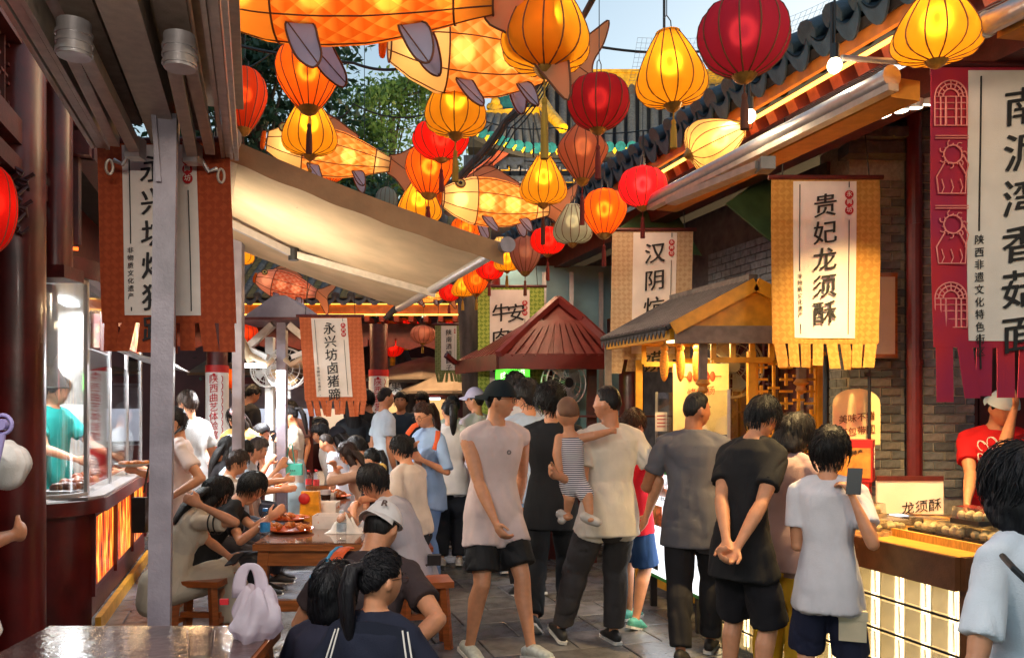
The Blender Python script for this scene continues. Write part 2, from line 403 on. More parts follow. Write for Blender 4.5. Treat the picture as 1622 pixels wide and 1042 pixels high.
def person(label, hx, top, Y, face=0, H=None, sit=None, lean=0, twist=0, hyaw=0, hpitch=0, hroll=0, la=None, ra=None, lep=None, rep=None,
           lf=None, rf=None, lpn=None, rpn=None, curl=.35, hcurl=None, w=1.0, belly=0, fem=False, hs=1.0, hair=('short', (28, 24, 22)), up=('tee', (220, 215, 205)), low=('pants', (40, 40, 45)),
           shoes=(40, 40, 42), face_on=False, glasses=False, cap=None, skin=None, vs=.009, group=None, feet=True, cat='person', rootdx=None, hand=True, lh=.0, side=0):
    skin = skin or SKIN
    seed = int(abs(hx*7+top*3)) % 1000
    f = Vector((-math.sin(rad(face)), math.cos(rad(face)), 0)); r = Vector((f.y, -f.x, 0))     # forward, the person's right
    ztop = CH+(HY-top)/F*Y
    Hh = H or 1.7
    def build(H, root):
        pz = (.525*H if sit is None else sit+.062*H)
        if sit is None and lh: pz -= lh*H
        J = {}; p = root+UP*pz; J['pelvis'] = p.copy(); sp = []; N = 11
        s0 = -.06; ang = rad(lean)*.35; p = p-(f*math.sin(ang)+UP*math.cos(ang))*.06*H*(1 if sit is None else .6)
        ss = [-.06, -.03, 0, .04, .08, .12, .16, .20, .24, .28, .305, .325]
        for i, s in enumerate(ss):
            t = max(0, min(1, s/.26)); a = rad(lean)*(.35+.75*t)
            if i:
                ds = (s-ss[i-1])*H
                p = p+(f*math.sin(a)+UP*math.cos(a)+r*math.sin(rad(side))*t)*ds
            tw = rad(twist)*t; rr = r*math.cos(tw)-f*math.sin(tw); 
            sp.append((s, p.copy(), rr, a))
        J['sp'] = sp
        neck = sp[-1][1]; a = sp[-1][3]; rr = sp[-1][2]; ff = Vector((-rr.y, rr.x, 0))
        upc = ff*math.sin(a)+UP*math.cos(a)
        J['neck'] = neck; J['rr'] = rr; J['ff'] = ff; J['upc'] = upc
        hd = Vector(ff); q = Quaternion(UP, rad(hyaw)); hf = q @ hd; hr = Vector((hf.y, -hf.x, 0))
        q2 = Quaternion(hr, -rad(hpitch)); hu = q2 @ UP; hf = q2 @ hf
        q3 = Quaternion(hf, rad(hroll)); hu = q3 @ hu; hr = q3 @ hr
        nd = (upc*.75+hu*.5).normalized()
        hc = neck+nd*(.040*H)+hu*(.048*H*hs)+hf*(.014*H)
        J['hc'] = hc; J['hR'] = Matrix((hr, hf, hu)).transposed(); J['top'] = (hc+hu*.068*H*hs).z
        return J
    root = Vector((0, Y, 0)); J = build(Hh, root)
    if H is None:
        for _ in range(6):
            J = build(Hh, root)
            if sit is None: Hh *= ztop/J['top']
            else: Hh *= 1+(ztop-J['top'])/J['top']*1.3
            Hh = max(.75, min(1.95, Hh))
        J = build(Hh, root)
    elif sit is not None:
        sit += ztop-J['top']; J = build(Hh, root)
    H = Hh
    want = (hx-HX)/F*J['hc'].y
    root = Vector((want-J['hc'].x if rootdx is None else rootdx, Y, 0)); J = build(H, root)
    R = J['hR']; hc = J['hc']
    vsb = vs
    def W(t, base):                      # arm or foot target to world
        if t is None: return None
        if t[0] == 'px': return P(t[1], t[2], t[3])
        return base+J['rr']*(t[0]*H)+J['ff']*(t[1]*H)+UP*(t[2]*H)
    body = MB(); cl = {}
    wt = (.070 if fem else .077)*w; hipw = (.093 if fem else .090)*w; chw = (.080 if fem else .089)*w
    prof = {-.06: (.062, .05), -.03: (.082, .057), 0: (hipw, .061), .04: (hipw*.97, .059+belly*.6), .08: ((hipw+wt)/2, .054+belly), .12: (wt, .051+belly), .16: ((wt+chw)/2, .054+belly*.6), .20: (chw, .059), .24: (chw*1.05, .060), .28: (chw*1.0, .053), .305: (.066*w, .043), .325: (.038, .036)}
    spts = [s[1] for s in J['sp']]; shint = [s[2] for s in J['sp']]
    body.capsule(spts, [tuple(k*H for k in prof[s[0]]) for s in J['sp']], 18, shint)
    if fem:
        for sgn in (-1, 1):
            s_, p_, r_, a_ = J['sp'][7]; ff_ = Vector((-r_.y, r_.x, 0)); body.ell(p_+ff_*(.04*H)+r_*(sgn*.04*H), (.034*H, .03*H, .034*H))
    body.capsule([J['neck']-J['upc']*.03*H, J['neck']+J['upc']*.012*H, hc-R.col[2]*.035*H*hs-R.col[1]*.012*H], [.036*H*w, .031*H*w, .031*H*w], 12)
    # head
    hsf = head_surf(HD, .8 if fem else 1.0, .05*(w-1)*4)*H*hs
    hv = [hc+R @ Vector(q) for q in hsf]; body.add(hv, HFS)
    for sgn in (-1, 1):
        e = hc+R @ Vector((sgn*.0455*H*hs, -.004*H*hs, -.004*H*hs)); body.ell(e, (.006*H*hs, .0105*H*hs, .0175*H*hs), R @ Matrix.Rotation(sgn*.35, 3, 'Z'), 10, 7)
    shoulders = {}
    s28 = J['sp'][9]; shw = (.098 if fem else .106)*w
    arms = {}
    for sgn, tgt, pole, nm, pn in ((-1, la, lep, 'l', lpn), (1, ra, rep, 'r', rpn)):
        sh = s28[1]+J['rr']*(sgn*shw*H)+J['upc']*(-.0*H)
        sh = sh-J['upc']*.008*H
        body.capsule([J['neck']+J['upc']*.012*H+J['rr']*sgn*.012*H, J['neck']-J['upc']*.010*H+J['rr']*sgn*.05*H, sh+J['upc']*.012*H], [.018*H, .016*H, .017*H], 10)
        hw = W(tgt, sh) if tgt is not None else sh+J['rr']*(sgn*.035*H)+J['ff']*(.02*H)-UP*(.315*H)
        pl = (J['ff']*-.6+J['rr']*sgn*.55-UP*.35) if pole is None else (J['rr']*pole[0]+J['ff']*pole[1]+UP*pole[2])
        el, wr = ik(sh, hw, .175*H, .152*H, pl); arms[nm] = (sh, el, wr)
        k = (.86 if fem else 1.0)*(.6+.4*w)
        ua = [sh.lerp(el, t) for t in (0, .3, .6, .9)]
        body.capsule([J['sp'][10][1]+J['rr']*sgn*.03*H, sh], [.030*H*k, .029*H*k], 10)
        body.capsule(ua, [.0305*H*k, .029*H*k, .0265*H*k, .0225*H*k], 10)
        fa = [el.lerp(wr, t) for t in (0, .25, .55, .85, 1)]
        d = (wr-el).normalized()
        n = (-J['rr']*sgn) if pn is None else (J['rr']*pn[0]+J['ff']*pn[1]+UP*pn[2])
        n = n-d*n.dot(d); n = n.normalized() if n.length > 1e-3 else d.orthogonal().normalized()
        s_ = d.cross(n)*1.0                    # across the palm
        body.capsule(fa, [(.0225*H*k, .0225*H*k), (.0245*H*k, .0235*H*k), (.0205*H*k, .02*H*k), (.0165*H*k, .0145*H*k), (.0158*H*k, .013*H*k)], 10, s_)
        if hand:
            hk = .95*H; c = (hcurl or {}).get(nm, curl)
            pe = wr+d*(.055*hk)+n*(.006*hk)
            body.capsule([wr+d*.006*hk, wr+d*(.03*hk), pe], [(.017*hk, .0115*hk), (.0225*hk, .0125*hk), (.0225*hk, .010*hk)], 10, s_)
            ts = -1 if sgn > 0 else 1          # thumb side
            thumb = s_*ts
            if thumb.dot(J['ff']+UP*.8) < 0 and pn is None: thumb = -thumb
            for q, (o, l) in enumerate(((.0165, .040), (.0055, .046), (-.0055, .043), (-.0165, .034))):
                b0 = pe+thumb*(o*hk)-d*.004*hk; a1 = c*1.0+.08*q*c; a2 = c*2.1
                d1 = (d*math.cos(a1)+n*math.sin(a1)); d2 = d*math.cos(a2)+n*math.sin(a2); d3 = d*math.cos(a2*1.5)+n*math.sin(a2*1.5)
                b1 = b0+d1*(l*.48*hk); b2 = b1+d2*(l*.32*hk); b3 = b2+d3*(l*.25*hk)
                body.capsule([b0, b1, b2, b3], [.0060*hk, .0056*hk, .0052*hk, .0046*hk], 8)
            t0 = wr+d*.016*hk+thumb*.014*hk; t1 = t0+(d*.6+thumb*.65+n*.25).normalized()*.026*hk; t2 = t1+(d*.9+thumb*.2+n*.35).normalized()*.024*hk
            body.capsule([t0, t1, t2], [.0085*hk, .0068*hk, .0054*hk], 8)
    J['arms'] = arms
    legs = {}; hipj = .05*w
    for sgn, tgt, nm in ((-1, lf, 'l'), (1, rf, 'r')):
        hp = J['pelvis']+r*(sgn*hipj*H)-UP*(.012*H)
        ka, kb = .245*H, .245*H
        if tgt is None:
            an = root+r*(sgn*.055*H)+UP*(.042*H)+(f*.22*H if sit is not None else f*0)
        elif tgt[0] == 'px': an = GP(tgt[1], tgt[2])+UP*(.042*H)
        else: an = root+r*(tgt[0]*H)+f*(tgt[1]*H)+UP*(tgt[2]*H)
        kn, an = ik(hp, an, ka, kb, f*1.0+r*sgn*.18+UP*(.5 if sit is not None else 0)); legs[nm] = (hp, kn, an)
        k = .6+.4*w
        body.capsule([hp.lerp(kn, t) for t in (0, .25, .55, .85, 1)], [.054*H*k, .053*H*k, .044*H*k, .034*H*k, .031*H*k], 12)
        cb = -f*.012*H
        body.capsule([kn, kn.lerp(an, .28)+cb, kn.lerp(an, .55)+cb*.5, kn.lerp(an, .9), an], [.0305*H*k, .0325*H*k, .026*H*k, .0185*H*k, .019*H*k], 12)
        sh = (kn-an).normalized(); fd = f-sh*f.dot(sh)*.85; fd.normalize()
        body.capsule([an-fd*.02*H-sh*.012*H, an+fd*.04*H-sh*.022*H, an+fd*.085*H-sh*.029*H], [(.019*H, .018*H), (.024*H, .016*H), (.022*H, .010*H)], 10, sh.cross(fd))
        legs[nm] += (fd, sh)
    root_o = thing('person', label, cat, root, group)
    me = remesh(body, vsb, 3 if vs <= .008 else 2, 'body', .34)
    obj('body', me, skin, root_o)
    # ---- clothes
    def fin(name, mb, mat, amp=.0085, it=3, f_=8):
        m2 = remesh(mb, max(.010, vs*1.2), it, name, .6); folds(m2, amp*H/1.7, seed+len(name), H, root, f_)
        return obj(name, m2, mat, root_o)
    uk, uc = up[0], up[1]; um = up[2] if len(up) > 2 else cloth(uc)
    if uk != 'none':
        t = MB(); ease = 1.13; lowcut = ({'tee': -.088, 'tank': -.122, 'long': -.115, 'shirt': -.10, 'polo': -.105} if sit is None else {'long': -.075}).get(uk, -.055)
        pp = []; rr_ = []; hh = []
        for i, (s, p, rh, a) in enumerate(J['sp']):
            if s < lowcut-.001: continue
            e = ease+.11*max(0, (.12-s))/.16
            pr = prof[s]; 
            if s < .0: pr = (prof[0][0]*1.02, prof[0][1]*1.0)
            if s > .26: e = 1.20
            rx, ry = pr[0]*H*e, pr[1]*H*e
            if s > .31: rx *= 1.02
            if sit is None and s < .05: q_ = min(1, (.05-s)/.09); rx = lerp(rx, .114*w*H, q_); ry = lerp(ry, (.079+belly*.5)*H, q_)
            pp.append(p); rr_.append((rx, ry)); hh.append(rh)
        if lowcut < -.06:
            d = (pp[0]-pp[1]).normalized() if sit is None else Vector((0, 0, -1)); ext = (-.06-lowcut)*H
            pp.insert(0, pp[0]+d*ext); rr_.insert(0, tuple(k*1.03 for k in rr_[0])); hh.insert(0, hh[0])
        t.tube(pp, rr_, 24, hh, sq=.84)
        if sit is None and lowcut < -.06:
            zh = pp[0].z
            for nm in 'lr':
                hp, kn = legs[nm][:2]; e1 = max(.05, min(.9, (hp.z-zh)/max(.05, hp.z-kn.z))); k = .6+.4*w
                t.tube([hp+UP*.045*H, hp, hp.lerp(kn, e1)], [.050*H*k, .064*H*k, .068*H*k], 16)
        if fem:
            for sgn in (-1, 1):
                s_, p_, r_, a_ = J['sp'][7]; ff_ = Vector((-r_.y, r_.x, 0)); t.ell(p_+ff_*(.043*H)+r_*(sgn*.038*H), (.042*H, .036*H, .042*H))
        slv = {'tank': 0, 'vest': 0}.get(uk, .62)
        if len(up) > 3: slv = up[3]
        for nm, sgn in (('l', -1), ('r', 1)):
            sh, el, wr = arms[nm]; k = (.88 if fem else 1.0)*(.6+.4*w)
            nb = J['sp'][10][1]
            t.capsule([nb+J['rr']*sgn*.035*H-J['upc']*.004*H, sh.lerp(nb, .18), sh], [.034*H*k, .036*H*k, .0355*H*k if slv else .033*H*k], 12)
            t.capsule([J['neck']-J['upc']*.004*H+J['rr']*sgn*.026*H, J['neck']-J['upc']*.014*H+J['rr']*sgn*.055*H, sh+J['upc']*.012*H], [.0245*H, .0285*H, .033*H*k], 10)
            if slv > 0:
                e1 = min(slv, 1.0); pts = [sh, sh.lerp(el, e1*.35), sh.lerp(el, e1*.7), sh.lerp(el, e1)]
                rs = [.036*H*k, .0375*H*k, .040*H*k, .042*H*k]
                if slv > 1:
                    g = slv-1; pts += [el.lerp(wr, g*.5), el.lerp(wr, g)]; rs = [.041*H*k, .038*H*k, .036*H*k, .035*H*k, .034*H*k, .03*H*k]
                t.tube(pts, rs, 14)
        if uk in ('shirt', 'polo'):
            nk = J['neck']; t.tube([nk-J['upc']*.022*H, nk+J['upc']*.016*H], [(.049*H, .046*H), (.042*H, .040*H)], 16, J['rr'])
        fin('shirt' if uk != 'dress' else 'dress_top', t, um)
    lk, lc = low[0], low[1]; lm = low[2] if len(low) > 2 else cloth(lc)
    if lk in ('pants', 'shorts', 'cropped'):
        t = MB(); sel = [q for q in J['sp'] if q[0] <= .045]
        t.capsule([q[1] for q in sel], [(max(prof[q[0]][0], .085*w)*H*1.035, max(prof[q[0]][1], .056)*H*1.05) for q in sel], 18, [q[2] for q in sel])
        for nm in 'lr':
            hp, kn, an, fd, sh = legs[nm]; k = .6+.4*w
            if lk == 'shorts':
                e = low[3] if len(low) > 3 else .86
                t.capsule([hp, hp.lerp(kn, .25)], [.056*H*k, .059*H*k], 14); t.tube([hp.lerp(kn, u_) for u_ in (.1, .35, .62, e)], [.057*H*k, .061*H*k, .062*H*k, .064*H*k], 14)
            else:
                wd = low[3] if len(low) > 3 else 1.0; b = .93 if lk == 'pants' else .6
                kk = kn+f*.004*H
                t.capsule([hp, hp.lerp(kn, .3), hp.lerp(kn, .7), kk], [.056*H*k, .058*H*k*(.9+.1*wd), .050*H*k*wd, .044*H*k*wd], 14)
                cb = -f*.008*H
                t.tube([kk, kn.lerp(an, .2)+cb, kn.lerp(an, .5)+cb, kn.lerp(an, .8), kn.lerp(an, b)], [.044*H*k*wd, .044*H*k*wd, .041*H*k*wd, .037*H*k*wd, .036*H*k*wd], 14)
        fin('shorts' if lk == 'shorts' else 'trousers', t, lm, .011, 3, 8)
    elif lk == 'skirt':
        t = MB(); a, b = legs['l'], legs['r']; sel = [q for q in J['sp'] if q[0] <= .125]
        if sit is not None:
            t.capsule([q[1] for q in sel], [(prof[q[0]][0]*H*1.25, prof[q[0]][1]*H*1.25) for q in sel], 18, [q[2] for q in sel])
            kl = (a[1]+b[1])/2; hp = (a[0]+b[0])/2; an = (a[2]+b[2])/2
            t.capsule([hp, hp.lerp(kl, .5), kl+UP*.005], [(.118*H, .064*H), (.125*H, .064*H), (.115*H, .058*H)], 18, r)
            t.tube([kl, kl.lerp(an, .35)+f*.02, kl.lerp(an, .8)+f*.03], [(.115*H, .06*H), (.125*H, .075*H), (.14*H, .09*H)], 18, r)
            bk = J['pelvis']-f*.05*H; t.capsule([bk+UP*.02*H, bk-UP*.05*H-f*.02*H], [(.11*H, .07*H), (.12*H, .06*H)], 16, r)
        else:
            ln = low[3] if len(low) > 3 else .2
            top_ = J['sp'][5][1]; bt = root+UP*ln*H
            t.tube([top_.lerp(bt, q) for q in (0, .2, .5, .8, 1)], [(.085*H, .06*H), (.105*H, .08*H), (.125*H, .105*H), (.15*H, .13*H), (.165*H, .15*H)], 24, r)
        fin('skirt', t, lm, .012, 3, 6)
    if feet and shoes is not None:
        sm = shoes if not isinstance(shoes, tuple) else M('shoe_%d_%d_%d' % shoes, S(*shoes), .6, var=.2, scale=40, bump=.2)
        for nm in 'lr':
            hp, kn, an, fd, sh = legs[nm]; sd_ = sh.cross(fd).normalized(); un = fd.cross(sd_)
            if un.dot(sh) < 0: un = -un
            b = an-un*.042*H; t = MB()
            t.capsule([b-fd*.036*H+un*.024*H, b-fd*.01*H+un*.029*H, b+fd*.035*H+un*.027*H, b+fd*.07*H+un*.02*H, b+fd*.104*H+un*.015*H], [(.019*H, .021*H), (.022*H, .027*H), (.026*H, .024*H), (.027*H, .017*H), (.02*H, .012*H)], 12, sd_)
            s_o = obj('shoe', t.mesh('shoe', 60), sm, root_o)
            t = MB(); L_ = [(-.058, .014), (-.045, .02), (0, .021), (.05, .027), (.09, .027), (.115, .018), (.124, .008)]
            ol = [b+fd*(q[0]*H)+sd_*(q[1]*H)+un*.011*H for q in L_]+[b+fd*(q[0]*H)-sd_*(q[1]*H)+un*.011*H for q in L_[::-1]]
            t.poly(ol, .011*H, un); obj('shoe_sole', t, SOLE if sum(shoes) < 640 else M('sole_grey', S(180, 178, 170), .7), s_o)
    # ---- hair, face, cap
    Hs = H*hs
    hk, hcx = hair
    if hk not in ('none',):
        d = HD2; x, y, z = d[:, 0], d[:, 1], d[:, 2]; az = np.degrees(np.abs(np.arctan2(x, y)))
        ztab = {'short': ([0, 45, 62, 75, 88, 100, 125, 180], [.50, .46, .36, .0, -.10, .02, -.42, -.55]),
                'buzz': ([0, 45, 62, 75, 88, 100, 125, 180], [.56, .52, .40, .1, .0, .08, -.35, -.45]),
                'fringe': ([0, 40, 58, 70, 88, 100, 125, 180], [.30, .30, .2, -.1, -.2, -.1, -.5, -.62]),
                'bob': ([0, 40, 52, 62, 75, 100, 125, 180], [.42, .38, .1, -.5, -.8, -.85, -.9, -.92]),
                'long': ([0, 40, 58, 68, 80, 100, 125, 180], [.46, .42, .25, -.2, -.5, -.7, -.8, -.85])}
        ztab['pony'] = ([0, 45, 60, 75, 90, 105, 125, 180], [.52, .48, .36, .1, .1, .05, -.3, -.5]); ztab['curly'] = ztab['fringe']; ztab['bun'] = ztab['pony']
        xs, zs = ztab[hk]; zl = np.interp(az, xs, zs)+noise3(d, 9, seed)*.04
        msk = np.clip((z-zl+.02)/.10, 0, 1); msk = msk*msk*(3-2*msk)
        th = {'short': .0085, 'buzz': .0035, 'fringe': .011, 'bob': .015, 'long': .010, 'pony': .006, 'curly': .016, 'bun': .006}[hk]
        volume = 1+.55*np.clip(z, 0, 1)
        if hk in ('buzz',): volume = .5+1.6*np.clip(z, 0, 1)**1.5
        if cap: volume = volume*.35
        if hk == 'bob': volume = 1+.25*np.clip(z, 0, 1)+.9*np.clip(-z+.1, 0, 1)
        st = noise3(np.stack([np.arctan2(x, y)*1.0, z*.35, x*.3], 1), 13, seed+3)*.14+noise3(d, 7, seed+5)*.16
        if hk == 'curly': st = noise3(d, 15, seed+3)*.35
        off = (-.006*(1-msk)+th*volume*(1+st)*msk)
        sf = head_surf(d, .8 if fem else 1.0)*Hs
        sf = sf+d*(off*Hs)[:, None]
        if hk == 'bob':
            lo = np.clip((-z-.2)/.7, 0, 1)*msk; sf[:, 2] -= lo*.012*Hs; sf[:, 1] -= lo*.004*Hs; sf[:, 0] *= 1+lo*.30
        hb = MB(); hb.add([hc+R @ Vector(q) for q in sf], HFS2)
        def hp_(pts): return [hc+R @ (Vector(q)*Hs) for q in pts]
        if hk == 'pony':
            hb.capsule(hp_([(0, -.052, .035), (0, -.082, .03), (0, -.092, -.02), (0, -.085, -.09), (.004, -.075, -.15)]), [.013*Hs, (.022*Hs, .017*Hs), (.026*Hs, .019*Hs), (.022*Hs, .016*Hs), (.008*Hs, .006*Hs)], 12, R.col[0])
        if hk == 'bun':
            hb.ell(hc+R @ (Vector((0, -.066, .005))*Hs), (.028*Hs, .024*Hs, .028*Hs), R)
        if hk == 'long':
            hb.capsule(hp_([(0, -.03, .02), (0, -.056, -.05), (0, -.066, -.12), (0, -.06, -.19)]), [(.048*Hs, .02*Hs), (.054*Hs, .022*Hs), (.052*Hs, .02*Hs), (.038*Hs, .012*Hs)], 16, R.col[0])
            for sgn in (-1, 1): hb.capsule(hp_([(sgn*.042, .004, .01), (sgn*.052, -.008, -.06), (sgn*.048, -.02, -.13)]), [(.010*Hs, .02*Hs), (.012*Hs, .024*Hs), (.006*Hs, .014*Hs)], 10, R.col[0])
        # loose locks break the outline
        rg = np.random.RandomState(seed+11); nl = 0 if hk == 'buzz' or cap else (420 if vs < .0095 else 130)
        if nl:
            d0 = rg.normal(size=(nl*3, 3)); d0 /= np.linalg.norm(d0, axis=1)[:, None]
            a0 = np.degrees(np.abs(np.arctan2(d0[:, 0], d0[:, 1]))); d0 = d0[d0[:, 2] > np.interp(a0, xs, zs)+.02][:nl]; nl = len(d0)
            whorl = np.array([.12, -.45, .88]) if hk not in ('pony', 'bun') else np.array([0, -.85, .5]); sgn_ = 1 if hk not in ('pony', 'bun') else -1
            stp = {'bob': .22, 'long': .2, 'fringe': .15, 'curly': .14}.get(hk, .13); paths = []; dcur = d0.copy(); jit = rg.normal(size=(nl, 3))*.35
            for k in range(5):
                lift = th*(1.0+.35*rg.rand(nl))+(-.001, .0012, .002, .002, .0)[k]+(.006*rg.rand(nl) if hk == 'curly' else 0)
                p_ = head_surf(dcur, .8 if fem else 1.0)+dcur*(lift*(1+.4*np.clip(dcur[:, 2], 0, 1)))[:, None]
                if hk == 'bob': p_[:, 0] *= 1+.3*np.clip((-dcur[:, 2]-.2)/.7, 0, 1)
                paths.append(p_*Hs); tg = sgn_*(dcur-whorl)+jit*(.5 if hk != 'curly' else 1.6); tg = tg-dcur*(tg*dcur).sum(1)[:, None]; tg /= np.linalg.norm(tg, axis=1)[:, None]+1e-6; dcur = dcur+tg*stp*rg.uniform(.7, 1.2, (nl, 1)); dcur /= np.linalg.norm(dcur, axis=1)[:, None]
            for i in range(nl):
                pts = [hc+R @ Vector(paths[k][i]) for k in range(5)]; w_ = rg.uniform(.0010, .0021)*Hs
                hb.tube(pts, [(w_*.5, w_*.35), (w_, w_*.5), (w_, w_*.5), (w_*.7, w_*.4), (w_*.08, w_*.08)], 5, R @ Vector(np.cross(d0[i], [0, 0, 1]).tolist()), cap=False)
        hm = hb.mesh('hair'); shade(hm); obj('hair', hm, hairmat(hcx), root_o)
    if face_on:
        for sgn in (-1, 1):
            t = MB(); dd = np.array([[sgn*.345, .93, .055]]); dd /= np.linalg.norm(dd); q = Vector(head_surf(dd)[0])*Hs
            c = hc+R @ (q+Vector((0, -.0035*Hs, 0))); t.ell(c, (.0085*Hs, .0055*Hs, .0042*Hs), R, 12, 8)
            e = obj('eye', t, EYE_W, root_o, True)
            t = MB(); t.ell(c+R @ Vector((0, .0033*Hs, 0)), (.0042*Hs, .0030*Hs, .0040*Hs), R, 10, 6); obj('iris', t, EYE_D, e, True)
            t = MB(); pts = []
            for u_ in (-1, -.5, 0, .5, 1):
                dd = np.array([[sgn*(.36+.17*u_), .92, .235+.03*(1-u_*u_)-.02*u_]]); dd /= np.linalg.norm(dd); pts.append(hc+R @ (Vector(head_surf(dd)[0])*Hs*1.004))
            t.tube(pts, [.0012*Hs, .0022*Hs, .0024*Hs, .002*Hs, .001*Hs], 6); obj('eyebrow', t, hairmat(hcx), root_o, True)
        t = MB(); pts = []
        for u_ in (-1, -.5, 0, .5, 1):
            dd = np.array([[.20*u_, .9, -.485+.0*u_]]); dd /= np.linalg.norm(dd); pts.append(hc+R @ (Vector(head_surf(dd)[0])*Hs*1.0))
        t.tube(pts, [.001*Hs, .0030*Hs, .0036*Hs, .0030*Hs, .001*Hs], 8); obj('mouth', t, LIP, root_o, True)
    if glasses:
        t = MB()
        for sgn in (-1, 1):
            c = Vector((sgn*.0185, .057, .004)); ring = [hc+R @ ((c+Vector((.0145*math.cos(a), -.002*abs(math.cos(a)), .012*math.sin(a))))*Hs) for a in [2*math.pi*k/18 for k in range(19)]]
            t.tube(ring, .0009*Hs, 6)
            t.tube([hc+R @ (Vector((sgn*.033, .056, .008))*Hs), hc+R @ (Vector((sgn*.047, .0, .006))*Hs)], .0009*Hs, 6)
        t.tube([hc+R @ (Vector((-.005, .058, .006))*Hs), hc+R @ (Vector((.005, .058, .006))*Hs)], .0009*Hs, 6)
        obj('glasses', t, WIRE, root_o)
    if cap:
        cm = cloth(cap[0]); t = MB(); d = HD2; z = d[:, 2]; keep = z > .18
        sf = head_surf(d)*Hs*1.0+d*.0115*Hs; sf[:, 2] += .004*Hs; sf[:, 2] = np.maximum(sf[:, 2], .016*Hs)
        sf = sf[z > -.3] if False else sf
        t.add([hc+R @ Vector(q) for q in sf], HFS2); cmz = t.mesh('cap'); shade(cmz); co_ = obj('cap', cmz, cm, root_o)
        sg = {'front': 1, 'back': -1}[cap[1]]; t = MB()
        def br(u_, v_):
            a = (u_-.5)*2.3; rr_ = 1+.62*v_*math.cos(a*.68)
            q = Vector((math.sin(a)*.050*(1+.12*v_), sg*math.cos(a)*(.060)*rr_, .026-.010*v_-.014*abs(u_-.5)*2*v_)); return hc+R @ (q*Hs)
        t.grid(br, 14, 5, thick=R.col[2]*(-.003*Hs)); obj('brim', t.mesh('brim', 50), cm, co_)
    return root_o, J
# ------------------------------------------------------------------ shared materials
LACQ = M('red_lacquer', S(92, 20, 18), .34, var=.4, scale=5, bump=.12, coat=.15)
LACQ_D = M('dark_red_wood', S(84, 26, 24), .45, var=.3, scale=14, bump=.2)
WOODY = M('amber_wood', S(176, 98, 44), .32, var=.35, scale=6, bump=.15, stretch=(1, 1, 8), coat=.3)
STEEL = M('grey_painted_steel', S(152, 144, 154), .45, var=.28, scale=5, bump=.2, bscale=70)
ALU = M('aluminium', S(190, 186, 186), .35, metal=.7, var=.08, scale=30, bump=.05)
ALU_W = M('cream_aluminium', S(186, 172, 156), .4, metal=.25, var=.15, scale=22, bump=.08)
TILE = M('slate_tile', S(106, 102, 98), .6, var=.35, scale=16, bump=.5, bscale=60)
TILE_B = M('blue_slate_tile', S(54, 72, 84), .5, var=.35, scale=14, bump=.4, bscale=60)
TILE_T = M('teal_glazed_tile', S(24, 84, 92), .25, var=.3, scale=14, bump=.2)
GOLD = M('yellow_glazed_tile', S(226, 168, 30), .25, var=.3, scale=12, bump=.3)
BRICK = [M('brick_grey', S(126, 128, 132), .85, var=.25, scale=26, bump=.5, bscale=120), M('brick_dark', S(104, 106, 112), .85, var=.25, scale=26, bump=.5, bscale=120), M('brick_warm', S(140, 136, 134), .85, var=.25, scale=26, bump=.5, bscale=120)]
MORTAR = M('mortar', S(172, 164, 152), .9, var=.2, scale=40, bump=.4)
DARK = M('plain_dark', S(38, 34, 36), .8, var=.3, scale=10, bump=.2)  # shared dark tone; the right hall's soffit uses it as painted shade
BLACK = M('black_plastic', (.012, .012, .013), .4, var=.2, bump=.05)
WHITE = M('white_paint', S(228, 226, 220), .5, var=.06, bump=.05)
YELW = M('yellow_painted_wood', S(214, 150, 34), .45, var=.2, scale=12, bump=.12)
REDP = M('bright_red_paint', S(190, 30, 28), .5, var=.15, bump=.08)
INK = M('black_ink', (.012, .011, .012), .7, var=0, bump=0)
INKR = M('red_ink', S(186, 26, 34), .7, var=0, bump=0)
INKW = M('white_ink', S(238, 232, 222), .7, var=0, bump=0)
STRIP = emit('warm_led_strip', (1, .42, .06), 5.0)
STRIP_Y = emit('yellow_led_strip', (1, .5, .06), 3.2)
LEDW = emit('white_led', (.9, .96, 1), 9)
BULB = emit('bulb_glow', (1, .8, .5), 14)
CLEAR = glass('clear_glass', (.93, .96, .97), .10)

# ------------------------------------------------------------------ ground of paving slabs
gm = M('joint_grit', S(58, 56, 58), .9, var=.3, scale=30, bump=.3)
g = MB(); g.add([(-90, -30, -.012), (90, -30, -.012), (90, 160, -.012), (-90, 160, -.012)], [(0, 1, 2, 3)])
ground = structure('ground', g, gm)
PAV = [M('paving_stone_%d' % i, S(*c), .27, var=.3, scale=7, bump=.35, bscale=45) for i, c in enumerate([(112, 112, 118), (100, 101, 108), (122, 119, 120), (106, 104, 104)])]
def paver_mesh(m, a, b):
    t = MB(); h = .004; z0 = -.03
    o = [(-a/2, -b/2), (a/2, -b/2), (a/2, b/2), (-a/2, b/2)]; e = .006
    vs = [(x, y, z0) for x, y in o]+[(x, y, -h) for x, y in o]+[(x-math.copysign(e, x), y-math.copysign(e, y), 0) for x, y in o]
    fs = [(8, 9, 10, 11)]+[(i+4*k, (i+1) % 4+4*k, (i+1) % 4+4*k+4, i+4*k+4) for k in (0, 1) for i in range(4)]
    t.add(vs, fs); me = t.mesh('paving_slab'); setmat(me, m); return me
PM = [paver_mesh(m, .590, .392) for m in PAV]
PO = Vector((0, 5.1, 0)); rot = math.atan2(V.y, V.x)
for j in range(20):
    for i in range(13):
        c = PO+V*((i-6.6+(.5 if j % 2 else 0))*.6)+U*((j-1)*.4); 
        piece('paving_slab', random.choice(PM), ground, Matrix.Translation(c+UP*random.uniform(-.0015, .0015)) @ Matrix.Rotation(rot, 4, 'Z'))

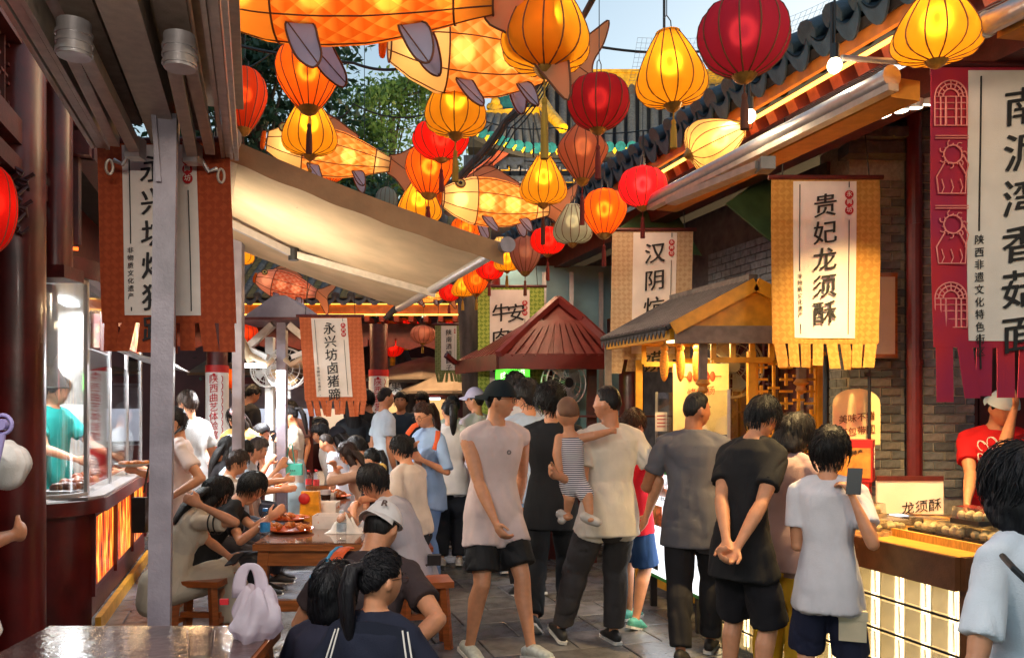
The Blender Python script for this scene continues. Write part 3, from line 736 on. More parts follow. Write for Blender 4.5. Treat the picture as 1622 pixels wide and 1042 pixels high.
# ------------------------------------------------------------------ bricks
def brick_mesh(l, h, d, m):
    t = MB(); e = .004
    vs = [(sx*l/2, 0, sz*h/2) for sz in (-1, 1) for sx in (-1, 1)]+[(sx*(l/2-e), -d, sz*(h/2-e)) for sz in (-1, 1) for sx in (-1, 1)]
    t.add(vs, [(4, 5, 7, 6), (0, 1, 5, 4), (1, 3, 7, 5), (3, 2, 6, 7), (2, 0, 4, 6)]); me = t.mesh('brick'); setmat(me, m); return me
BM_F = [brick_mesh(.150, .0575, .012, m) for m in BRICK]; BM_H = [brick_mesh(.070, .0575, .012, m) for m in BRICK]
def brick_face(parent, o, ax, width, z0, z1, joined=None):
    """courses of bricks on the face that starts at o and runs along ax; its outside is ax x up"""
    nrm = Vector(ax).cross(UP).normalized(); k = 0; z = z0+.034
    while z < z1-.02:
        x = 0 if k % 2 == 0 else -.0785
        while x < width-.03:
            a0 = max(x, 0); a1 = min(x+.150, width); l = a1-a0
            if l > .035:
                c = Vector(o)+Vector(ax)*((a0+a1)/2)+UP*z
                m4 = frame4(c, Vector(ax), -nrm, UP)
                if joined is None:
                    src = BM_F if l > .11 else BM_H; base = .150 if l > .11 else .070
                    piece('brick', random.choice(src), parent, m4 @ Matrix.Diagonal((l/base, random.uniform(.7, 1.3), 1, 1)))
                else: joined.box(c+nrm*.004, (l, .010, .058), Matrix((Vector(ax), -nrm, UP)).transposed(), mi=random.randrange(3))
            x += .159
        z += .0665; k += 1

# ------------------------------------------------------------------ right-hand building
E0 = Vector((1.62, 4.5, 0))
def E(b, off, z): return E0+U*b+V*off+UP*z
rb = thing('tiled_eave_hall', 'long grey brick hall on the right with a tiled eave, brick piers and red downpipe', 'building', E(3, 1.6, 0))
sl_dir = (V*math.cos(rad(27))+UP*math.sin(rad(27))); EZ = 3.60
def roll_tile_mesh(L, r0, mat, n=10):
    t = MB(); t.tube([(0, 0, 0), (0, .012, 0), (0, .012, 0), (0, L, 0)], [r0*1.12, r0*1.12, r0, r0*.96], n)
    k = int(L/.28)
    for i in range(1, k+1): t.tube([(0, i*.28, 0), (0, i*.28+.02, 0)], [r0*1.09, r0*1.05], n, cap=True)
    me = t.mesh('roll_tile', 40); setmat(me, mat); return me
def drip_tile_mesh(w_, h_, mat):
    pts = []; 
    for i in range(9):
        u_ = i/8; pts.append((lerp(-w_/2, w_/2, u_), 0, -h_*math.sin(math.pi*u_)**.8-.02))
    t = MB(); up_ = [(x, 0, .035-.06*(1-(2*x/w_)**2)) for x, y, z in pts[::-1]]
    t.poly(pts+up_, .014, (0, -1, 0)); t.grid(lambda a, b: (lerp(-w_/2, w_/2, a), .5*b, .035-.06*(1-(2*a-1)**2)), 6, 1, thick=(0, 0, -.012))
    me = t.mesh('drip_tile', 40); setmat(me, mat); return me
RT = roll_tile_mesh(1.15, .062, TILE_B); DT = drip_tile_mesh(.17, .10, TILE_B)
perp = U.cross(sl_dir).normalized()
if perp.z < 0: perp = -perp
for i in range(58):
    b = -3.2+i*.20; jz = random.uniform(-.006, .006)
    piece('roll_tile', RT, rb, frame4(E(b, random.uniform(-.01, .01), EZ+.05+jz), U, sl_dir, perp))
    piece('drip_tile', DT, rb, frame4(E(b+.10, .01, EZ+jz), U, (V*.97+UP*.25).normalized(), (UP*.97-V*.25).normalized()))
t = MB(); a = E(-4, .04, EZ-.03); b_ = E(9, .04, EZ-.03); t.add([a, b_, b_+sl_dir*2.6, a+sl_dir*2.6, a-perp*.05, b_-perp*.05, b_+sl_dir*2.6-perp*.05, a+sl_dir*2.6-perp*.05], [(0, 1, 2, 3), (7, 6, 5, 4), (0, 4, 5, 1), (1, 5, 6, 2), (2, 6, 7, 3), (3, 7, 4, 0)])
obj('roof', t, DARK, rb)
OCHRE = M('ochre_fascia', S(206, 120, 50), .5, var=.25, scale=9, bump=.2)
t = MB(); t.bar(E(-4, .10, EZ-.10), E(9, .10, EZ-.10), .03, .07); obj('fascia_board', t, OCHRE, rb)
t = MB(); t.bar(E(-4, .14, EZ-.165), E(9, .14, EZ-.165), .018, .018); obj('led_strip', t, STRIP, rb)
light('eave_strip_light', 'AREA', E(3.2, .0, EZ-.2), 42, (1, .66, .38), sx=.05, sy=6, aim=E(3.2, -1.2, 0), along=U, parent=rb)
RAF = M('rafter_red', S(150, 62, 40), .5, var=.3, scale=12, bump=.2)
rm = MB(); rm.box((0, .45, 0), (.085, .85, .10)); rme = rm.mesh('rafter'); setmat(rme, RAF)
for i in range(58):
    b = -3.2+i*.20; piece('rafter', rme, rb, frame4(E(b, .16, EZ-.22+.03), U, sl_dir, perp))
t = MB(); t.bar(E(-4, .62, EZ-.22), E(9, .62, EZ-.22), .16, .2); obj('purlin', t, LACQ_D, rb)
# wall along the street behind the eave, set back
W0 = Vector((2.42, 6.35, 0))
t = MB(); t.bar(W0+U*0+UP*1.75+V*.2, W0+U*9+UP*1.75+V*.2, .36, 3.5); obj('street_wall', t, M('far_brickwork', S(104, 98, 98), .9, var=.35, scale=9, bump=.5, bscale=40, col2=S(78, 74, 76)), rb)
joined = MB(); brick_face(rb, W0+U*1.7, -U, 1.7, 2.35, 3.1, joined); brick_face(rb, W0+U*7.2, -U, 4.2, 2.35, 3.4, joined)
tag(obj('wall_bricks', joined, BRICK, rb), kind='stuff')
# piers that face the street end
for (x0, x1, Y, d, zt) in ((1345, 1436, 6.05, .5, 3.6), (1462, 1546, 5.9, .6, 3.75)):
    a = GX(x0, Y); wd = (x1-x0)/F*Y; t = MB(); ax = Vector((1, .06, 0)).normalized(); nn = ax.cross(UP)
    t.box(a+ax*wd/2-nn*d/2+UP*zt/2, (wd-.004, d-.004, zt), Matrix((ax, -nn, UP)).transposed()); pier = obj('brick_pier', t, MORTAR, rb)
    p_ = tag(bpy.data.objects.new('brick_courses', None), None); bpy.data.objects.remove(p_)
    brick_face(pier, a, ax, wd, .95, 3.30 if x0 < 1400 else 3.42)
    jb = MB(); brick_face(pier, a-nn*d, -(-nn), d, .95, 3.3, jb); tag(obj('side_bricks', jb, BRICK, pier), kind='stuff')
t = MB(); t.tube([GX(1449, 5.85, 0), GX(1448, 5.85, 3.9)], .052, 14)
for z in (.9, 1.9, 2.9): t.tube([GX(1449, 5.85, z), GX(1449, 5.85, z+.04)], .06, 14)
obj('downpipe', t, M('downpipe_red', S(104, 30, 30), .4, var=.15, bump=.05), rb)
t = MB(); t.box(GX(1403, 6.0, 3.47), (.62, .2, .09)); t.box(GX(1403, 5.97, 3.56), (.72, .28, .07)); obj('pier_cornice', t, BRICK[1], rb)
t = MB(); q0 = Vector((4.35, 6.9, 2.1)); t.bar(q0, q0-U*10.5, .25, 4.2); t.bar(q0+Vector((-.9, .25, 0)), q0+Vector((.2, .25, 0)), .2, 4.2); obj('side_wall', t, MATS['far_brickwork'], rb)
# red plank door in the recess beside the pier
dr = thing('red_door', 'red panelled door standing in the recess behind the vendor', 'door', GX(1620, 6.5))
t = MB(); c = GX(1640, 6.5, 1.25); t.box(c, (1.0, .05, 2.5)); obj('door_leaf', t, LACQ_D, dr)
for i, (dx, dz, hh) in enumerate(((-.25, .65, .8), (.25, .65, .8), (-.25, 1.75, .9), (.25, 1.75, .9))):
    t = MB(); c = GX(1640, 6.465, dz); t.box(c+Vector((dx, 0, 0)), (.40, .03, hh), taper=1); obj('door_panel', t, LACQ, dr)
t = MB(); t.box(GX(1535, 6.46, 1.3), (.07, .12, 2.6)); t.box(GX(1640, 6.46, 2.55), (1.1, .14, .1)); obj('door_frame', t, LACQ, dr)
t = MB(); t.box(GX(1640, 6.8, 3.2), (1.5, .3, 1.3)); obj('door_lintel', t, DARK, dr)
# lattice windows of dark red wood in the street wall
def lattice(parent, o, ax, wd, z0, z1, mat, nx=5, nz=7, th=.022, name='lattice_bar'):
    """fretwork: frame plus short bars, each bar a part"""
    nn = Vector(ax).cross(UP); R = Matrix((Vector(ax), -nn, UP)).transposed()
    t = MB()
    for c, s in (((0, 0), (th*1.6, z1-z0)), ((wd, 0), (th*1.6, z1-z0))): t.box(Vector(o)+Vector(ax)*c[0]+UP*((z0+z1)/2), (s[0], .04, s[1]), R)
    for z in (z0, z1): t.box(Vector(o)+Vector(ax)*wd/2+UP*z, (wd+th*1.5, .04, th*1.6), R)
    fr = obj('lattice_frame', t, mat, parent); dx = wd/nx; dz = (z1-z0)/nz
    for i in range(nx):
        for j in range(nz):
            k = (i+2*j) % 4; c = Vector(o)+Vector(ax)*((i+.5)*dx)+UP*(z0+(j+.5)*dz); t = MB()
            if k in (0, 2): t.box(c, (dx*1.02, .022, th*.8), R)
            if k in (1, 2, 3): t.box(c+UP*0.0, (th*.8, .024, dz*1.02), R)
            if k == 3: t.box(c+UP*dz*.3, (dx*.9, .022, th*.8), R)
            obj(name, t, mat, parent)
lw = thing('lattice_door', 'dark red lattice door in the brick wall behind the gold banner', 'door', W0+U*.3)
t = MB(); t.bar(W0+U*.05-V*.03+UP*1.2, W0+U*1.3-V*.03+UP*1.2, .05, 2.4); obj('door_leaf', t, LACQ_D, lw)
lattice(lw, W0+U*.66-V*.08, -U, .5, 1.3, 2.3, LACQ_D, 4, 7)
lattice(lw, W0+U*1.25-V*.08, -U, .5, 1.3, 2.3, LACQ_D, 4, 7)
# red beams and carved bracket under the soffit farther along
t = MB(); t.bar(W0+U*1.2-V*.1+UP*2.55, W0+U*6-V*.1+UP*2.55, .14, .22); t.bar(W0+U*2.2-V*.45+UP*1.5, W0+U*2.2-V*.45+UP*1.52, .16, 3.0); obj('red_beam', t, LACQ_D, rb)
for px_, Yc in ((1000, 8.6), (1215, 7.4), (775, 9.6)):
    c = thing('red_column', {1000: 'round dark red column behind the yellow kiosk glass case', 1215: 'round red column behind the fretwork of the yellow kiosk', 775: 'red column left of the steel fan beneath the red canopy'}[px_], 'column', GX(px_, Yc))
    t = MB(); t.lathe([(.13, 3.1), (.13, .25)], 20, c.location); obj('shaft', t, LACQ, c, 40)
    t = MB(); t.lathe([(.15, .25), (.2, .18), (.2, .0)], 20, c.location); obj('base', t, BRICK[0], c, 40)
# window strip in a pale sky-blue colour far right of red canopy
t = MB(); t.box(GX(890, 9.6, 2.0)+Vector((0, .3, 0)), (1.7, .05, 2.6)); obj('shopfront_wall', t, M('pale_blue_shopfront', S(150, 196, 206), .3, var=.2, scale=3, bump=.02), rb)
for i, px_ in enumerate((862, 905, 952)):
    t = MB(); t.box(GX(px_, 9.75, 1.9), (.05, .06, 2.6)); obj('shopfront_mullion', t, ALU, rb)
# soffit above the doors, coloured dark to stand for the interior shade
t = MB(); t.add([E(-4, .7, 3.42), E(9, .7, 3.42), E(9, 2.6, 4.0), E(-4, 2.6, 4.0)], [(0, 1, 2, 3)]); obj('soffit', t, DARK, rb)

# green painted hanging panels below the eave
GREENP = M('green_paint', S(74, 104, 66), .6, var=.2, scale=8, bump=.1)
for k, (pts, Yk, lb) in enumerate((((( 965, 372), (1112, 405), (1060, 318), (1025, 330)), 7.35, 'dull green canopy panel above the tan banner'), (((1150, 322), (1222, 382), (1222, 280), (1195, 290)), 6.2, 'dull green canopy panel left of the gold banner'))):
    pw = [P(x, y, Yk+(.25 if i > 1 else 0)) for i, (x, y) in enumerate(pts)]
    t = MB(); t.poly(pw, .03, (0, -1, 0)); tag(obj('canopy_panel', t, GREENP), lb, 'panel')

# ------------------------------------------------------------------ rolled awning on the right eave
ra_ = thing('rolled_awning', 'rolled up awning with a silver front tube under the right eave', 'awning', P(1413, 120, 3.6))
A, B = P(1410, 122, 3.6), P(1030, 318, 5.78)
t = MB(); t.tube([A, B], .040, 16); obj('front_tube', t, ALU, ra_, 40)
t = MB(); t.tube([A-(B-A).normalized()*.012, A-(B-A).normalized()*.002], .048, 20); obj('end_cap', t, ALU, ra_, 40)
t = MB(); t.bar(A-UP*.052-U*.02, B-UP*.052, .055, .03); obj('front_rail', t, ALU_W, ra_)
t = MB(); t.bar(A+V*.13-UP*.02+U*.05, B+V*.13-UP*.02, .16, .09); obj('fabric_roll', t, M('mustard_canvas', S(196, 132, 44), .7, var=.12, scale=20, bump=.2), ra_)
t = MB(); t.bar(P(1205, 262, 4.0), P(1062, 320, 4.7), .07, .035); obj('folding_arm', t, ALU_W, ra_)
t = MB(); t.box(P(1212, 262, 4.0), (.07, .10, .06)); obj('arm_joint', t, M('joint_grey', S(120, 112, 106), .5), ra_)
rw = thing('rolled_awning', 'silver end of a second rolled awning at the top right corner', 'awning', P(1600, 20, 3.2))
A, B = P(1700, -30, 2.9), P(1565, 38, 3.3); t = MB(); t.tube([A, B], .045, 16); obj('front_tube', t, ALU, rw, 40)
t = MB(); t.tube([B, B+(B-A).normalized()*.012], .053, 16); obj('end_cap', t, ALU, rw, 40)
t = MB(); t.bar(A+V*.14, B+V*.14, .16, .09); obj('fabric_roll', t, MATS['mustard_canvas'], rw)

# ------------------------------------------------------------------ cassette awnings on the left
CA = Vector((-1.73, 4.1, 0)); CZ = 2.92          # bottom of the near cassette, its far end
def CP(b, off, z): return CA+U*b+V*off+UP*z
aw = thing('cassette_awning', 'folded cream aluminium double awning overhead at upper left', 'awning', CP(0, 0, 0))
def prof_bar(name, off, z, wd, h, mat=ALU_W, b0=-3.4, b1=0, par=None):
    t = MB(); t.bar(CP(b0, off, z), CP(b1, off, z), wd, h); return obj(name, t, mat, par or aw)
prof_bar('top_cover', 0, CZ+.22, .74, .03, ALU_W)
prof_bar('centre_beam', 0, CZ+.06, .13, .14); 
for s in (-1, 1):
    prof_bar('front_rail', s*.30, CZ+.04, .035, .16, b1=.05); prof_bar('rail_lip', s*.335, CZ-.02, .02, .05, b1=.05); prof_bar('rail_groove', s*.27, CZ-.03, .018, .03, b1=.05)
    prof_bar('fabric_roll', s*.15, CZ+.10, .11, .11, M('dusty_canvas', S(150, 132, 116), .8, var=.2, scale=20, bump=.2), b1=-.1)
    o1, o2 = s*.215, s*.12
    t = MB(); t.bar(CP(-.12, o1, CZ-.05), CP(-1.25, s*.20, CZ-.04), .045, .05); obj('folding_arm', t, ALU_W, aw)
    t = MB(); t.bar(CP(-1.25, s*.145, CZ-.06), CP(-.05, s*.13, CZ-.06), .05, .055); obj('folding_arm', t, ALU_W, aw)
    t = MB(); t.tube([CP(-1.27, s*.17, CZ-.11), CP(-1.27, s*.17, CZ+.01)], .055, 14)
    for z in (-.1, -.07, -.04): t.tube([CP(-1.27, s*.17, CZ+z), CP(-1.27, s*.17, CZ+z+.012)], .061, 14)
    obj('elbow_joint', t, ALU, aw, 40)
    t = MB(); t.box(CP(-.06, s*.13, CZ-.06), (.07, .08, .10)); t.tube([CP(.0, s*.16, CZ-.06), CP(.02, s*.2, CZ-.12), CP(.03, s*.24, CZ-.10)], .012, 8); obj('arm_bracket', t, ALU, aw)
    t = MB(); rr = [CP(.03, s*.26, CZ-.10)+UP*(-.035*math.cos(q)-.035)+V*(.016*math.sin(q)) for q in [2*math.pi*k/14 for k in range(15)]]; t.tube(rr, .007, 6); obj('hand_crank_ring', t, ALU_W, aw)
for b in (-2.6, -3.3):  # unseen lamps added under the cassette to brighten the lane from the front
    t = MB(); t.bar(CP(b, -.3, CZ-.14), CP(b, .3, CZ-.14), .05, .04); obj('tube_lamp', t, emit('fill_tube_glow', (1, .9, .8), 6), aw); light('awning_fill_lamp', 'AREA', CP(b, 0, CZ-.18), 22, (1, .88, .78), sx=.6, sy=.06, aim=CP(b+1.2, .4, 0), parent=aw)
post = thing('steel_post', 'square grey steel post carrying the folded awning in front of the left stall', 'post', CP(0, 0, 0)+V*.05-U*.2)
pb = GX(250, 3.78); t = MB(); t.bar(pb, pb+UP*(CZ+.02)+Vector((.04, 0, 0)), .095, .095, up=V); obj('shaft', t, STEEL, post)
t = MB(); c = pb+UP*2.62+Vector((.03, -.055, 0)); t.bar(c, c+UP*.42+Vector((-.02, -.03, 0)), .05, .02, up=V); obj('brace_plate', t, STEEL, post)
t = MB(); t.box(pb+UP*.006, (.2, .2, .012)); obj('base_plate', t, STEEL, post)
# ---- the extended canvas awning beyond
ea = thing('canvas_awning', 'extended tan canvas awning sloping over the dining tables', 'awning', GX(600, 6))
n0, n1 = P(797, 392, 4.72), P(633, 487, 7.55)           # front bar near, far
r0, r1 = P(362, 226, 4.42), P(345, 382, 7.2)            # roller near, far
CANV = M('tan_canvas', S(206, 182, 150), .8, var=.16, scale=3, bump=.2, bscale=300, trl=.3)
def canv(u_, v_):
    a = r0.lerp(r1, v_); b = n0.lerp(n1, v_); p = a.lerp(b, u_)
    sag = .02*math.sin(math.pi*u_)+.02*math.sin(math.pi*v_)*math.sin(math.pi*u_)
    return p-UP*sag
t = MB(); t.grid(canv, 28, 20, thick=(0, 0, .006)); obj('canvas', t.mesh('canvas', 60), CANV, ea)
t = MB(); t.grid(lambda u_, v_: canv(u_, 0)+UP*(.02-.12*v_+.004*math.sin(u_*30)*v_)-U*.012, 40, 2, thick=(0, .004, 0)); obj('valance', t.mesh('valance', 60), M('tan_canvas_hem', S(172, 132, 92), .85, var=.12, scale=9, bump=.2), ea)
t = MB(); t.tube([n0-U*.08, n1+U*.05], .034, 14); obj('front_bar', t, ALU, ea, 40)
t = MB(); t.tube([n0-U*.095, n0-U*.08], .045, 14); obj('bar_end_cap', t, M('cap_grey', S(150, 144, 150), .5), ea, 40)
for (a, b, c) in ((P(500, 300, 5.0), P(480, 319, 5.2), P(800, 392, 5.0)), (P(345, 345, 6.0), P(465, 403, 6.3), P(690, 466, 6.4))):
    t = MB(); t.bar(a, b, .045, .05); obj('folding_arm', t, ALU, ea); t = MB(); t.bar(b, c, .045, .05); obj('folding_arm', t, ALU_W, ea)
    t = MB(); t.tube([b-UP*.045, b+UP*.045], .04, 12); obj('elbow_joint', t, BLACK, ea, 40)
t = MB(); t.tube([r0-U*.1, r1+U*.1], .07, 14); obj('roller', t, ALU_W, ea, 40)
lp = P(296, 482, 5.3); t = MB(); t.bar(lp-U*.25, lp+U*.25, .05, .04); obj('tube_lamp', t, emit('warm_tube', (1, .8, .52), 6), ea)
light('canvas_lamp', 'AREA', lp+V*.06, 52, (1, .84, .62), sx=.10, sy=.5, aim=lp+V*2+U*1.0+UP*.35, along=U, parent=ea)
t = MB(); t.bar(r0-UP*r0.z+U*2.6, r0+U*2.6, .08, .08); obj('post', t, STEEL, ea)
# ---- gable-ended post awning farther back, folded
fa_ = thing('gabled_awning_post', 'grey steel post with a small gabled cap and folded white awning arms', 'awning', GX(447, 8.6))
c = GX(447, 8.6); t = MB(); t.box(c+UP*1.28, (.095, .095, 2.56)); obj('shaft', t, STEEL, fa_)
t = MB(); z = 2.52; t.poly([c+Vector((-.40, -.1, z)), c+Vector((.40, -.1, z)), c+Vector((.06, -.1, z+.24)), c+Vector((-.06, -.1, z+.24))], -.7, (0, 1, 0)); obj('gable_cap', t, STEEL, fa_)
t = MB(); t.box(c+Vector((0, .1, z-.02)), (.86, .75, .03)); obj('cap_trim', t, LACQ_D, fa_)
for s in (-1, 1):
    t = MB(); a = c+Vector((s*.08, -.05, 2.46)); b = c+Vector((s*.36, -.02, 2.22)); d = c+Vector((s*.12, -.1, 2.12))
    t.bar(a, b, .06, .07); obj('folding_arm', t, ALU_W, fa_); t = MB(); t.bar(b, d, .05, .05); t.bar(c+Vector((s*.46, -.03, 2.38)), b, .05, .06); obj('folding_arm', t, WHITE, fa_)
    t = MB(); t.tube([c+Vector((s*.30, -.1, 2.14)), c+Vector((s*.12, -.12, 2.04)), c+Vector((s*.06, -.1, 2.1))], .03, 10); t.tube([c+Vector((s*.42, -.06, 2.3)), c+Vector((s*.30, -.08, 2.08))], .045, 10); obj('canvas_roll', t, CANV, fa_, 50)
t = MB(); t.box(c+Vector((-.25, -.15, 2.03)), (.24, .06, .04)); obj('tube_lamp', t, LEDW, fa_); light('tube_light', 'AREA', c+Vector((-.22, -.15, 1.99)), 95, (.95, .97, 1), sx=.5, sy=.06, aim=c+Vector((-.1, -.5, 0)), parent=fa_)
sp2 = thing('steel_post', 'thin pale steel post just left behind the gabled awning post', 'post', GX(428, 9.4)); t = MB(); t.box(GX(428, 9.4, 1.2), (.09, .09, 2.4)); obj('shaft', t, WHITE, sp2)
t = MB(); t.box(GX(428, 9.4, .006), (.2, .2, .012)); obj('base_plate', t, STEEL, sp2)
def fan(label, c, r, tilt=0, mat=WHITE, cover=None, yaw=0):
    th = thing('wall_fan', label, 'fan', c); Rz = Matrix.Rotation(yaw, 3, 'Z')
    def X(p): return Vector(c)+Rz @ Vector(p)
    t = MB()
    for q in (1, .72, .4): t.tube([X((r*q*math.cos(a), -.04*(1-q), r*q*math.sin(a))) for a in [2*math.pi*k/28 for k in range(29)]], .005 if q < 1 else .010, 6)
    t.tube([X((r*math.cos(a), .09, r*math.sin(a))) for a in [2*math.pi*k/28 for k in range(29)]], .008, 6)
    for k in range(20):
        a = 2*math.pi*k/20; t.tube([X((.05*math.cos(a), -.045, .05*math.sin(a))), X((r*math.cos(a), 0, r*math.sin(a))), X((r*math.cos(a), .09, r*math.sin(a)))], .003, 4)
    obj('guard', t, mat, th, 50)
    for k in range(4):
        a = k*math.pi/2+.4; t = MB(); pts = [X((q*r*math.cos(a+s), .04+.03*s, q*r*math.sin(a+s))) for q, s in ((.15, -.2), (.8, -.35), (.88, 0), (.8, .4), (.15, .3))]; t.poly(pts, .004, Rz @ Vector((0, -1, 0))); obj('blade', t, cover or mat, th)
    t = MB(); t.tube([X((0, -.055, 0)), X((0, .02, 0)), X((0, .18, 0))], [.05, .06, .055], 14); obj('motor', t, BLACK if cover else mat, th, 40)
    t = MB(); t.tube([X((0, .12, -.03)), X((0, .16, -r-.1))], .018, 8); obj('arm', t, mat, th); return th
fan('white wall fan seen left of the gabled post', GX(424, 9.2, 2.02), .19)
fan('beige fan directly behind the gabled post', GX(452, 8.9, 2.02), .22, cover=M('beige_plastic', S(206, 176, 130), .5, bump=0))

# ------------------------------------------------------------------ left stall: red lacquer counter with curved glass
ls = thing('food_stall', 'red lacquered food stall with curved glass and a flame lit front on the left', 'stall', (-3.4, 6.6, 0))
C0 = Vector((-3.0, 5.86, 0)); L_ = 2.9
plan = [Vector((-4.3, 5.30, 0)), Vector((-3.55, 5.38, 0)), Vector((-3.30, 5.45, 0)), Vector((-3.12, 5.57, 0)), Vector((-3.02, 5.70, 0)), C0, C0+U*L_]
def wallstrip(pl, z0, z1, th=.03, out=0.0):
    t = MB(); q = []
    for i, p in enumerate(pl):
        d = (pl[min(i+1, len(pl)-1)]-pl[max(i-1, 0)]).normalized(); n = Vector((d.y, -d.x, 0)); q.append((p+n*out, p+n*(out-th)))
    vs = []; 
    for a, b in q: vs += [a+UP*z0, a+UP*z1, b+UP*z1, b+UP*z0]
    fs = [(4*i+k, 4*i+(k+1) % 4, 4*i+4+(k+1) % 4, 4*i+4+k) for i in range(len(q)-1) for k in range(4)]+[(0, 3, 2, 1), tuple(4*(len(q)-1)+k for k in range(4))]
    t.add(vs, fs); return t
obj('curved_base', wallstrip(plan[:6], .0, .86, .04).mesh('curved_base', 50), LACQ, ls)
obj('counter_ledge', wallstrip(plan, .86, .955, .34, .10).mesh('counter_ledge', 40), LACQ, ls)
obj('ledge_trim', wallstrip(plan[4:], .958, .975, .30, .08), ALU, ls)
obj('plinth', wallstrip(plan[5:], .0, .10, .04, .06), YELW, ls)
obj('kick_board', wallstrip(plan[5:], .10, .27, .04), LACQ_D, ls)
FL = bpy.data.materials.new('flame_display'); FL.use_nodes = True; MATS['flame_display'] = FL
n = FL.node_tree.nodes; L = FL.node_tree.links; b = n['Principled BSDF']; tc = n.new('ShaderNodeTexCoord'); mp = n.new('ShaderNodeMapping'); mp.inputs['Scale'].default_value = (7, 7, 1.0)
nz = n.new('ShaderNodeTexNoise'); nz.inputs['Scale'].default_value = 3.2; nz.inputs['Detail'].default_value = 4; nz.inputs['Distortion'].default_value = .6; L.new(tc.outputs['Object'], mp.inputs[0]); L.new(mp.outputs[0], nz.inputs[0])
rp = n.new('ShaderNodeValToRGB'); e = rp.color_ramp.elements; e[0].position = .36; e[0].color = (.02, .004, .002, 1); e[1].position = .68; e[1].color = (1, .72, .12, 1)
x = e.new(.47); x.color = (.75, .06, .01, 1); x = e.new(.56); x.color = (1, .28, .02, 1); L.new(nz.outputs[0], rp.inputs[0]); L.new(rp.outputs[0], b.inputs['Emission Color']); b.inputs['Emission Strength'].default_value = 1.6*LK; b.inputs['Base Color'].default_value = (.02, .01, .01, 1); b.inputs['Roughness'].default_value = .15
obj('flame_display', wallstrip(plan[5:], .30, .80, .02, -.006), FL, ls)
for z0, z1 in ((.27, .30), (.80, .86)): obj('display_frame', wallstrip(plan[5:], z0, z1, .04, .002), LACQ, ls)
for q in (0, .97, 1.93, 2.86): 
    t = MB(); t.box(C0+U*(q+.02)+UP*.55, (.045, .045, .6), Matrix.Rotation(math.atan2(U.y, U.x), 3, 'Z')); obj('display_stile', t, LACQ, ls)
GZ = 2.5
obj('curved_glass', wallstrip(plan[1:6], .975, GZ, .006, -.03).mesh('curved_glass', 50), glass('curved_clear_glass', (.95, .97, .98), .35, .08), ls)
fm = bpy.data.materials.new('whitish_glass'); fm.use_nodes = True; n = fm.node_tree.nodes; L = fm.node_tree.links; MATS['whitish_glass'] = fm  # white, patchily see-through pane over the upper curved glass
b = n['Principled BSDF']; b.inputs['Base Color'].default_value = (.8, .82, .83, 1); b.inputs['Roughness'].default_value = .25; b.inputs['Alpha'].default_value = .34
tc = n.new('ShaderNodeTexCoord'); nz = n.new('ShaderNodeTexNoise'); nz.inputs['Scale'].default_value = 3; L.new(tc.outputs['Object'], nz.inputs[0]); mr = n.new('ShaderNodeMapRange'); mr.inputs[1].default_value = .3; mr.inputs[2].default_value = .7; mr.inputs[3].default_value = .18; mr.inputs[4].default_value = .5; L.new(nz.outputs[0], mr.inputs[0]); L.new(mr.outputs[0], b.inputs['Alpha'])
obj('whitish_pane', wallstrip(plan[1:6], 1.62, GZ-.02, .004, -.045).mesh('whitish_pane', 50), fm, ls)
for z0, z1 in ((.975, 1.0), (GZ-.03, GZ)): obj('glass_rim', wallstrip(plan[1:6], z0, z1, .02, -.02).mesh('glass_rim', 50), ALU, ls)
for k in range(3):
    a = C0+U*(.03+k*.95); obj('glass_pane', wallstrip([a, a+U*.90], .975, 1.95 if k == 1 else GZ, .006, -.03), CLEAR, ls)
for k in range(4):
    t = MB(); t.box(C0+U*(.0+k*.95)-V*.035+UP*((.975+GZ)/2), (.028, .028, GZ-.975)); obj('glass_mullion', t, ALU, ls)
obj('head_rail', wallstrip(plan, GZ, GZ+.14, .3, .04).mesh('head_rail', 50), LACQ_D, ls)
t = MB(); t.bar(plan[1]+UP*1.6+U*1.4-V*.8, C0+U*L_+UP*1.6-V*1.5, .06, 3.2); obj('back_wall', t, M('stall_back_tiles', S(196, 190, 182), .3, var=.2, scale=4, bump=.05), ls)
t = MB(); t.bar(Vector((-5.4, 8.0, 1.4)), Vector((-4.12, 8.0, 1.4)), .05, 2.5); obj('end_wall', t, MATS['stall_back_tiles'], ls)
t = MB(); t.bar(C0+U*.1-V*.75+UP*.86, C0+U*L_-V*.75+UP*.86, .55, .05); obj('work_top', t, ALU, ls)
t = MB(); t.bar(C0-V*.8+U*.2+UP*2.62, C0+U*L_-V*.8+UP*2.62, 1.7, .04); obj('stall_ceiling', t, WHITE, ls)
for k in range(2): t = MB(); c = C0+U*(.7+1.3*k)-V*.55+UP*2.57; t.box(c, (.12, .5, .02), Matrix.Rotation(math.atan2(V.y, V.x), 3, 'Z')); obj('ceiling_lamp', t, LEDW, ls); light('stall_lamp', 'AREA', c-UP*.03, 90, (.95, .97, 1), sx=.12, sy=.5, aim=c-UP*2)
for k in range(4):
    t = MB(); c = C0+U*(1.0+.33*k)-V*1.22+UP*1.75; R = Matrix((-U, V, UP)).transposed(); t.box(c, (.26, .02, .5), R); bo = obj('menu_board', t, M('menu_%d' % k, S(*[(186, 60, 40), (30, 60, 58), (200, 190, 180), (150, 40, 36)][k]), .4, var=.5, scale=14, bump=0), ls)
